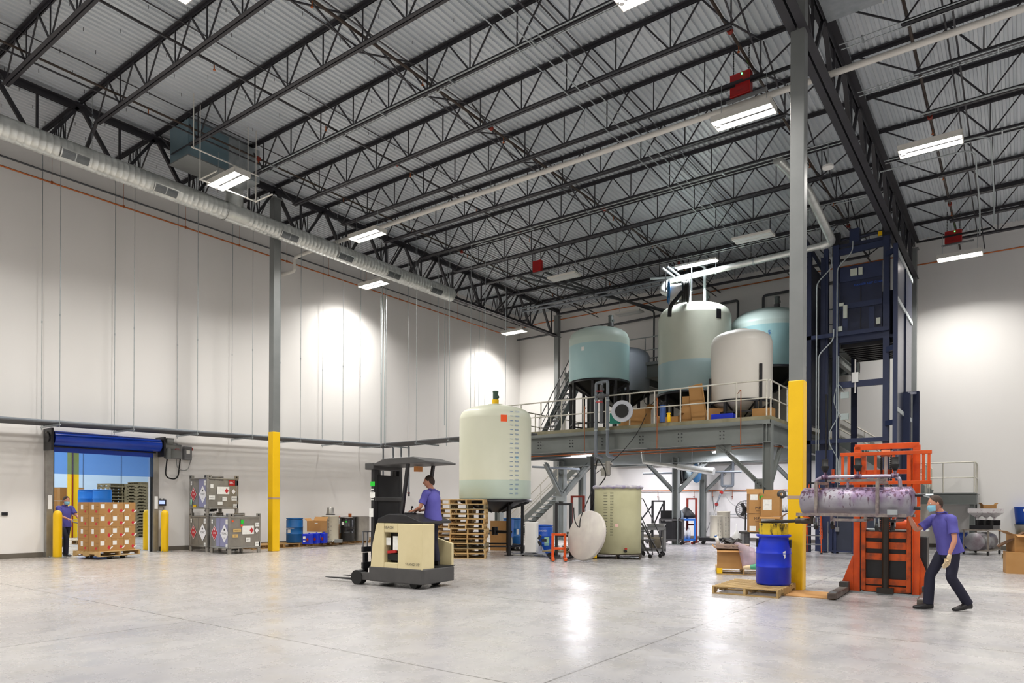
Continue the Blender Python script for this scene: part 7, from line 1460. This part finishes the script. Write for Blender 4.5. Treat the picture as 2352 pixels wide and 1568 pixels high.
for f in (.14, .46, .80):
    x = -h + f * TL + .1; a = MB(); a.cyl((x, -.02, R_ + .17), (x, -.02, R_ + .25), .022, n=10); a.cyl((x - .05, -.02, R_ + .17), (x + .05, -.02, R_ + .17), .038, n=12); st = obj('vent_stem', a, stm, t)
    a = MB(); a.lathe([(.0, .25), (.03, .25), (.062, .33), (.062, .35), (.062, .35), (.045, .355), (.048, .46), (.048, .46), (0, .465)], (x, -.02, R_), 18); obj('vent_cap', a, black_r, t)
a = MB(); a.cyl((-.1, -.06, R_ - .02), (-.1, -.06, R_ + .08), .02, n=8); a.bar((-.16, -.06, R_ + .05), (-.03, -.06, R_ + .05), .015, .015); obj('small_valve', a, stm, t)
a = MB(); a.box((h - .18, -R_ - .07, -R_ + .07), (.14, .04, .08)); obj('crumpled_foil', a, galv, t)
a = MB(); a.cyl((h + .05, 0, .1), (h + .2, 0, .1), .025, n=10); a.cyl((h + .05, -.05, -.1), (h + .14, -.05, -.1), .03, n=10); obj('end_valve', a, black_p, t); a = MB(); a.bar((h + .1, 0, .12), (h + .3, -.02, .05), .03, .02); a.cyl((h + .15, 0, .1), (h + .3, 0, .1), .02, n=8); obj('valve_lever', a, galv, t)
a = MB(); a.cyl((-h + .1, 0, -R_ + .02), (-h + .1, 0, -R_ - .14), .045, n=12); a.cyl((-h + .1, 0, -R_ - .1), (-h - .06, 0, -R_ - .1), .04, n=12); obj('outlet_valve', a, M('crusty_valve', '3a3028', .6), t); a = MB(); a.bar((-h - .02, -.06, -R_ - .02), (-h + .1, -.07, -R_ - .04), .03, .02); obj('orange_handle', a, orange_p, t)

# ================================================================= navy goods lift
X0, X1, YL = -4.94, -3.45, 24.85
t = thing('goods_lift', 'navy blue goods lift tower at the back, its cage raised near the roof', 'goods lift')
def post(n_, x, y, z0, z1, w_=.18, d_=.18, m_=navy): a = MB(); a.ib((x, y, z0), (x, y, z1), w_, d_, .02, (0, 1, 0)); obj(n_, a, m_, t)
post('front_post', X0, YL, 0, 10.35); post('front_post', X1, YL, 0, 10.5); post('rear_post', X0, 28.0, 0, 9.6); post('rear_post', -3.2, 28.2, 0, 9.6, .12, .12); post('side_post', -3.14, 24.4, 0, 9.75, .12, .12)
post('inner_post', X0 - .33, YL + .1, 0, 10.2, .14, .14); post('outrigger_post', -3.02, 26.1, 0, 5.3, .2, .2); post('outrigger_post', -2.98, 28.3, 0, 5.65, .2, .2)
a = MB(); a.bar((-3.02, 26.1, 5.3), (-2.98, 28.3, 5.6), .06, .08); obj('sloping_rail', a, navy, t)
for z in (9.95, 5.56): a = MB(); a.bar((X0, YL, z), (X1, YL, z + (.05 if z > 9 else 0)), .08, .2); obj('cross_beam', a, navy, t)
for z, xl in ((7.22, -6.35), (3.70, -6.35)): a = MB(); a.bar((xl, YL - .12, z), (X1 + .1, YL - .12, z), .1, .13); obj('gate_rail', a, navy, t)
for z in (9.6, 6.55, 4.2): a = MB(); a.bar((X1, YL - .05, z), (-3.14, 24.45, z), .08, .16); obj('side_link', a, navy, t)
a = MB(); a.bb(X0 - .05, YL - .05, 10.1, X1 + .1, YL + .25, 10.2); a.cyl((X0, YL + .1, 10.4), (X1, YL + .1, 10.4), .04, n=10); obj('drive_shaft', a, navy_d, t); a = MB(); a.bb(X0 + .4, YL - .05, 10.2, X0 + .7, YL + .25, 10.65); obj('drive_motor', a, navy, t); a = MB(); a.bb(X1 - .25, YL - .06, 10.25, X1 - .12, YL, 10.38); obj('yellow_plate', a, yellow, t)
for x in (X0, X1): a = MB(); a.bb(x - .12, YL - .12, 10.2, x + .12, YL + .12, 10.6); obj('chain_sprocket_housing', a, black_p, t)
# side wall: solid navy / shiny panels
a = MB(); a.bb(-3.13, 24.5, .1, -3.11, 28.1, 9.55); obj('side_panel', a, M('shiny_navy_panel', '5c6176', .25, .7, c2='34394e', scale=.6, stretch=(1, .5, 1), amt=.8), t)
for z in (8.05, 9.55, 4.6): a = MB(); a.bar((-3.1, 24.45, z), (-3.1, 28.15, z), .04, .14); obj('panel_strap', a, rail_g, t)
a = MB(); a.bar((-3.09, 26.3, .1), (-3.09, 26.3, 9.5), .05, .03); obj('panel_seam', a, navy, t)
# the cage
a = MB(); a.bb(X0 + .12, YL - .02, 7.28, X1 - .12, YL + .02, 9.45); cg = obj('cage_gate', a, navy_d, t)
for x in ((X0 + X1) / 2,): a = MB(); a.bb(x - .012, YL - .03, 7.3, x + .012, YL - .02, 9.0); obj('gate_seam', a, black_p, cg)
a = MB(); a.bb(X0 + .12, YL - .06, 8.95, X1 - .12, YL - .02, 9.42); a.bb(X0 + .12, YL - .06, 8.05, X1 - .12, YL - .03, 8.22); a.bb(X0 + .2, YL - .05, 7.3, X0 + .36, YL - .02, 8.0); a.bb(X1 - .5, YL - .05, 7.3, X1 - .34, YL - .02, 8.0); obj('gate_frame', a, navy, cg)
a = MB(); a.text('DANGER KEEP CLEAR', .085, face(X1 - .52, YL - .065, 8.78)); obj('blue_lettering', a, M('blue_print', '2a5fd0', .5), cg)
for x, z, w_, h_ in ((X0 + .55, 9.2, .2, .22), (X0 + .75, 9.2, .12, .24), (X0 + .3, 7.95, .12, .42), (X0 + .18, 8.2, .14, .1), (X1 - .22, 7.5, .12, .2), (X0 + .15, 7.4, .12, .16)): a = MB(); a.bb(x - w_ / 2, YL - .14, z - h_ / 2, x + w_ / 2, YL - .06, z + h_ / 2); obj('switch_box', a, M('pale_switch_box', 'c3c9bd', .45) if 'pale_switch_box' not in bpy.data.materials else bpy.data.materials['pale_switch_box'], cg)
a = MB(); a.bb(X0 + .1, YL, 6.95, X1 + .25, 28.0, 7.05); a.bb(X0 + .1, YL - .05, 6.95, X1 - .05, YL + .03, 7.2); fl_ = obj('cage_floor', a, navy, t)
for i in range(9): a = MB(); y = YL + .25 + i * .33; a.bb(X0 + .1, y, 6.82, X1 + .25, y + .08, 6.96); obj('floor_joist', a, black_p, fl_)
a = MB(); a.bb(X0 + .12, 27.9, 7.05, X1, 27.95, 9.3); obj('cage_rear_wall', a, navy_d, t)
a = MB(); a.bar((X0 + .05, YL + .1, 4.0), (X0 + .05, YL + .1, 6.9), .04, .05); obj('guide_rail', a, black_p, t)
b_ = (X0 + .6, YL - .08, 5.75); a = MB(); a.bb(b_[0] - .1, b_[1] - .05, 5.6, b_[0] + .1, b_[1] + .02, 5.92); a.bb(b_[0] - .02, b_[1] + .0, 5.25, b_[0] + .02, b_[1] + .03, 6.35); obj('switch_box', a, white_pl, t)
a = MB(); a.tube(smooth_path([(X0 + .05, YL, 6.65), (X0 + .45, YL, 6.6), (X0 + .7, YL - .05, 6.3), (X0 + .72, YL - .05, 5.9)]), .012, 6); obj('cable', a, black_r, t)
# conduits running up the lift
for i, (x0, zz) in enumerate(((X0 - .55, 9.0), (X0 + .08, 9.4), (X0 - .48, 6.6))):
    a = MB(); a.tube(bend([(x0, YL - .25, 1.2), (x0, YL - .25, zz), (x0 + .45, YL - .22, zz + .45), (x0 + .45, YL - .2, zz + .8)], .15), .02, 7); obj('conduit', a, rail_g, t)
a = MB(); a.tube(bend([(X0 + .12, YL - .2, 1.0), (X0 + .12, YL - .2, 3.1), (X0 - .15, YL - .22, 3.6), (X0 - .15, YL - .22, 4.0), (X0 + .12, YL - .2, 4.5), (X0 + .12, YL - .2, 6.5)], .15), .018, 7); obj('conduit', a, rail_g, t)
for z in (5.1, 4.4): a = MB(); a.bb(X0 + .18, YL - .14, z, X0 + .42, YL - .08, z + .2); obj('junction_box', a, M('pale_gray_box', 'b7c4c4', .4) if 'pale_gray_box' not in bpy.data.materials else bpy.data.materials['pale_gray_box'], t)
a = MB(); a.tube(smooth_path([(X0 + .2, YL - .15, 4.5), (X0 - .02, YL - .16, 5.0), (X0 + .1, YL - .16, 5.55), (X0 + .3, YL - .15, 5.3)]), .016, 6); obj('flexible_conduit', a, rail_g, t)
# ground level mesh enclosure
a = MB(); a.bb(X0 - .55, YL - .3, .05, X0 - .02, YL - .27, 3.4); obj('lower_door', a, navy, t)
for z, txt in ((.95, 'CAUTION'), (.55, '2000')): a = MB(); a.text(txt, .11, face(X0 - .38, YL - .31, z) @ RZ(pi / 2)); obj('white_lettering', a, white_pl, t)
a = MB(); a.bb(X0 + .1, YL - .29, .06, X1 + .1, YL - .28, 2.25); obj('mesh_guard', a, mesh_m, t)
for x in (X0 + .06, X0 + .62, X1 - .02): a = MB(); a.bb(x - .04, YL - .33, 0, x + .04, YL - .25, 2.3); obj('guard_post', a, navy, t)
for z in (.05, 1.35, 2.27): a = MB(); a.bb(X0 - .55, YL - .32, z, X1 + .1, YL - .26, z + .05); obj('guard_rail', a, navy, t)
a = MB(); a.bb(X0 - .16, YL - .4, .05, X0 - .12, YL - .34, .65); a.bb(X0 + .08, YL - .4, .72, X0 + .2, YL - .33, .86); a.cyl((X0 - .14, YL - .37, .65), (X0 - .14, YL - .37, 1.05), .012, n=6); a.cyl((X0 + .14, YL - .36, .86), (X0 + .14, YL - .36, 2.5), .016, n=6); obj('gate_latch', a, midgray, t)
# left hand frame of the lift on the mezzanine side
t = thing('lift_gate', 'navy steel gate frame between the mezzanine and the goods lift', 'gate frame')
for x, y, zt in ((-5.75, 24.75, 10.25), (-5.62, 26.7, 9.8), (-5.35, 24.9, 9.9)): a = MB(); a.ib((x, y, .0), (x, y, zt), .14, .14, .015, (0, 1, 0)); obj('post', a, navy_d, t)
a = MB(); a.bar((-5.75, 23.4, 10.45), (-5.62, 26.7, 9.8), .08, .12); obj('sloping_beam', a, navy_d, t)
a = MB(); a.bb(-5.7, 24.8, 4.3, -5.68, 26.6, 9.7); obj('mesh_panel', a, mesh_m, t)
for z in (4.3, 7.0, 9.2): a = MB(); a.bar((-5.75, 24.75, z), (-5.62, 26.7, z), .06, .1); obj('cross_rail', a, navy_d, t)
# orange step ladder
p = G(1866, 1271); t = thing('step_ladder', 'orange fibreglass step ladder with gray steps standing behind the tall column', 'ladder', (p.x, p.y + .2, 0), .15)
for s in (-1, 1):
    a = MB(); a.bar((s * .25, -.35, .02), (s * .15, .0, 2.3), .03, .07, (0, 1, 0)); obj('front_rail', a, orange_p, t); a = MB(); a.bar((s * .25, .5, .02), (s * .15, .08, 2.3), .025, .05, (0, 1, 0)); obj('rear_rail', a, orange_p, t); a = MB(); a.bb(s * .25 - .03, -.4, 0, s * .25 + .03, -.31, .05); obj('rubber_foot', a, black_r, t)
for i in range(7): f = (i + 1) / 8; a = MB(); w_ = .25 - .1 * f; a.bb(-w_, -.35 + .35 * f - .04, 2.3 * f, w_, -.35 + .35 * f + .05, 2.3 * f + .035); obj('step', a, midgray, t)
a = MB(); a.bb(-.18, -.08, 2.28, .18, .16, 2.33); obj('top_cap', a, black_r, t)
p = D(1873, 1160, 24.0); t = thing('brown_sack', 'dark brown sack on the floor between the ladder legs', 'sack', (p.x, p.y + .9, 0)); a = MB(); a.lathe([(0, 0), (.15, 0), (.17, .15), (.14, .3), (.04, .4), (0, .42)], n=14); obj('body', a, M('brown_sack', '5a3a1c', .8), t)
run('red_valve_pipe', 'dark pipe with a red valve left of the navy lift', 'pipe', [(-5.1, 24.2, 5.2), (-5.1, 24.2, 2.2)], .03, black_p, n=7)
t = thing('fire_valve', 'orange red valve on the dark pipe left of the orange guard', 'valve', (-4.9, 24.3, 2.35)); a = MB(); a.ball((0, 0, .15), .1, 10); a.cyl((-.14, 0, .15), (.14, 0, .15), .05, n=10); a.cyl((0, 0, -.05), (0, 0, .4), .045, n=10); obj('body', a, M('orange_red_valve', 'c04a22', .45), t)

# ================================================================= right hand side
p = D(2256, 1160, 22.7); t = thing('tank_cart', 'wheeled frame with a short steel cylinder tank and three funnels, by the right wall', 'tank cart', (p.x, p.y, 0), math.radians(-50 + 36))
cm = M('cart_frame_steel', '9a9489', .4, .5, c2='6e5a5e', scale=8)
a = MB(); a.lathe([(0, -.78), (.27, -.78), (.29, -.76), (.29, .6), (.27, .62), (0, .62)], (0, .0, .43), 36, (-.25, -1, 0) if False else (0, 1, 0)); obj('cylinder', a, M('cart_tank_steel', 'a0a2a4', .4, .5, c2='6c5a66', scale=3, amt=.8), t)
for x in (-.34, .34):
    for y in (-.6, .55): a = MB(); a.bb(x - .025, y - .025, .14, x + .025, y + .025, .82); obj('frame_post', a, cm, t); a = MB(); a.cyl((x - .02, y, .07), (x + .02, y, .07), .07, n=14); obj('caster', a, black_r, t)
a = MB()
for z in (.15, .8): a.bar((-.34, -.75, z), (-.34, .6, z), .045, .045); a.bar((.34, -.75, z), (.34, .6, z), .045, .045); a.bar((-.34, -.6, z), (.34, -.6, z), .045, .045); a.bar((-.34, .55, z), (.34, .55, z), .045, .045)
obj('frame', a, cm, t)
a = MB(); a.bb(-.3, -.2, .82, .36, .5, .95); a.bb(-.25, .45, .95, .38, .5, 1.12); obj('black_tray', a, black_p, t)
for i in range(3): a = MB(); x = -.14 + i * .2; a.cyl((x, .0, .95), (x, 0, 1.12), .055, n=12); obj('black_fitting', a, black_r, t)
for i, (x, y) in enumerate(((-.14, .0), (.08, .12), (.27, .25))):
    f = thing('square_funnel', 'white square funnel with purple spatter on the tank cart, ' + ['left', 'middle', 'right'][i], 'funnel', (0, 0, 0)); Tm = TR(p.x, p.y, 0) @ RZ(math.radians(-14)) @ TR(x, y, 0); a = MB(); a.T = Tm
    n = 4; v = []
    for rr, z in ((.03, 1.12), (.04, 1.2), (.25, 1.36), (.25, 1.50)):
        for k in range(4): q = pi / 4 + k * pi / 2; v.append((rr * 1.2 * math.cos(q), rr * 1.2 * math.sin(q), z))
    a.add(v, [(j * 4 + k, j * 4 + (k + 1) % 4, (j + 1) * 4 + (k + 1) % 4, (j + 1) * 4 + k) for j in range(3) for k in range(4)]); obj('cone', a, M('spattered_white', 'd9d5d6', .5, c2='8c5a78', scale=14, amt=.8, lo=.6, hi=.7, det=6) if 'spattered_white' not in bpy.data.materials else bpy.data.materials['spattered_white'], f)
q = D(2270, 1160, 23.0); carton('small open carton sitting inside the funnels of the tank cart', (q.x, q.y, 1.42), .38, .28, .2, .35, open_='lr', flapang=1.1)
for i, (px, dep, lb, H_) in enumerate(((2308, 26.3, 'blue plastic barrel by the right wall behind the tank cart', .92), (2340, 26.4, 'blue plastic barrel by the right wall, farthest right', .92), (2214, 27.0, 'low blue drum behind the masked person', .66), (2203, 25.9, 'low blue tub left of the tank cart', .6))):
    q = D(px, 1160, dep); drum(lb, (q.x, q.y, .0 if i > 1 else .08), M('royal_blue_barrel', '1442a8', .4, c2='103890', scale=3) if 'royal_blue_barrel' not in bpy.data.materials else bpy.data.materials['royal_blue_barrel'], None, .27, H_, 'barrel' if i < 2 else 'open', stickers=[(camang(q.x, q.y) + .5, .5, .08, .13, paper, None)] if i < 2 else ())
q = D(2352, 1160, 24.6); t = thing('steel_pail', 'tapered dark steel tub under the tall blue bin at the right edge', 'tub', (q.x, q.y, .55)); a = MB(); a.lathe([(0, 0), (.2, 0), (.28, .36), (.3, .38), (.28, .38)], n=26); obj('tub', a, stainless, t); a = MB(); a.bb(-.3, -.3, -.55, .3, .3, 0); obj('crate', a, wood_g, t)
t = thing('plastic_bin', 'tall tapered blue bin stacked highest at the right edge', 'bin', (q.x, q.y, .94)); a = MB(); a.lathe([(0, 0), (.24, 0), (.29, .60), (.30, .62), (.28, .62), (.23, .02), (0, .02)], n=28); obj('tub', a, M('bin_blue', '1550c0', .45), t); wrap(t, .285, camang(q.x, q.y) + .1, .5, .1, .08, paper)
p = D(2352, 1160, 16.2); carton('large closed brown carton at the right edge of the picture', (p.x + .02, p.y, 0), .78, .62, .5, math.radians(6), marks=[])
carton('brown carton lying open on the large one at the right edge', (p.x - .02, p.y + .1, .505), .5, .5, .4, math.radians(20), open_='lf', flapang=.7); carton('upper right brown carton leaning on the open one', (p.x + .33, p.y - .02, .505), .3, .5, .44, math.radians(8))
t = thing('cardboard_sheet', 'tilted dark brown cardboard panel leaning on the cartons at the right edge', 'cardboard', (p.x - .25, p.y + .05, .78)); a = MB(); a.box((0, 0, 0), (.62, .5, .03), .1, 0, -.6); obj('panel', a, M('dark_card', '5a3d24', .75), t)
q = D(2318, 1160, 20.5); pallet('grayed wooden pallet on the floor behind the cartons at the right', (q.x + .35, q.y + .2, 0), .3, .9, .7, wood_g); q = D(2205, 1160, 26.5); t = thing('wooden_board', 'long brown board on the floor by the right wall', 'board', (q.x, q.y, 0), .05); a = MB(); a.bb(-.5, -.1, 0, .6, .1, .11); obj('panel', a, wood, t)
q = G(2120, 1262); t = thing('wooden_board', 'flat dark and pale strips lying by the right baseboard behind the lift', 'board', (q.x, 30.2, 0)); a = MB(); a.bb(-.6, -.1, 0, .3, .05, .03); obj('panel', a, midgray, t)
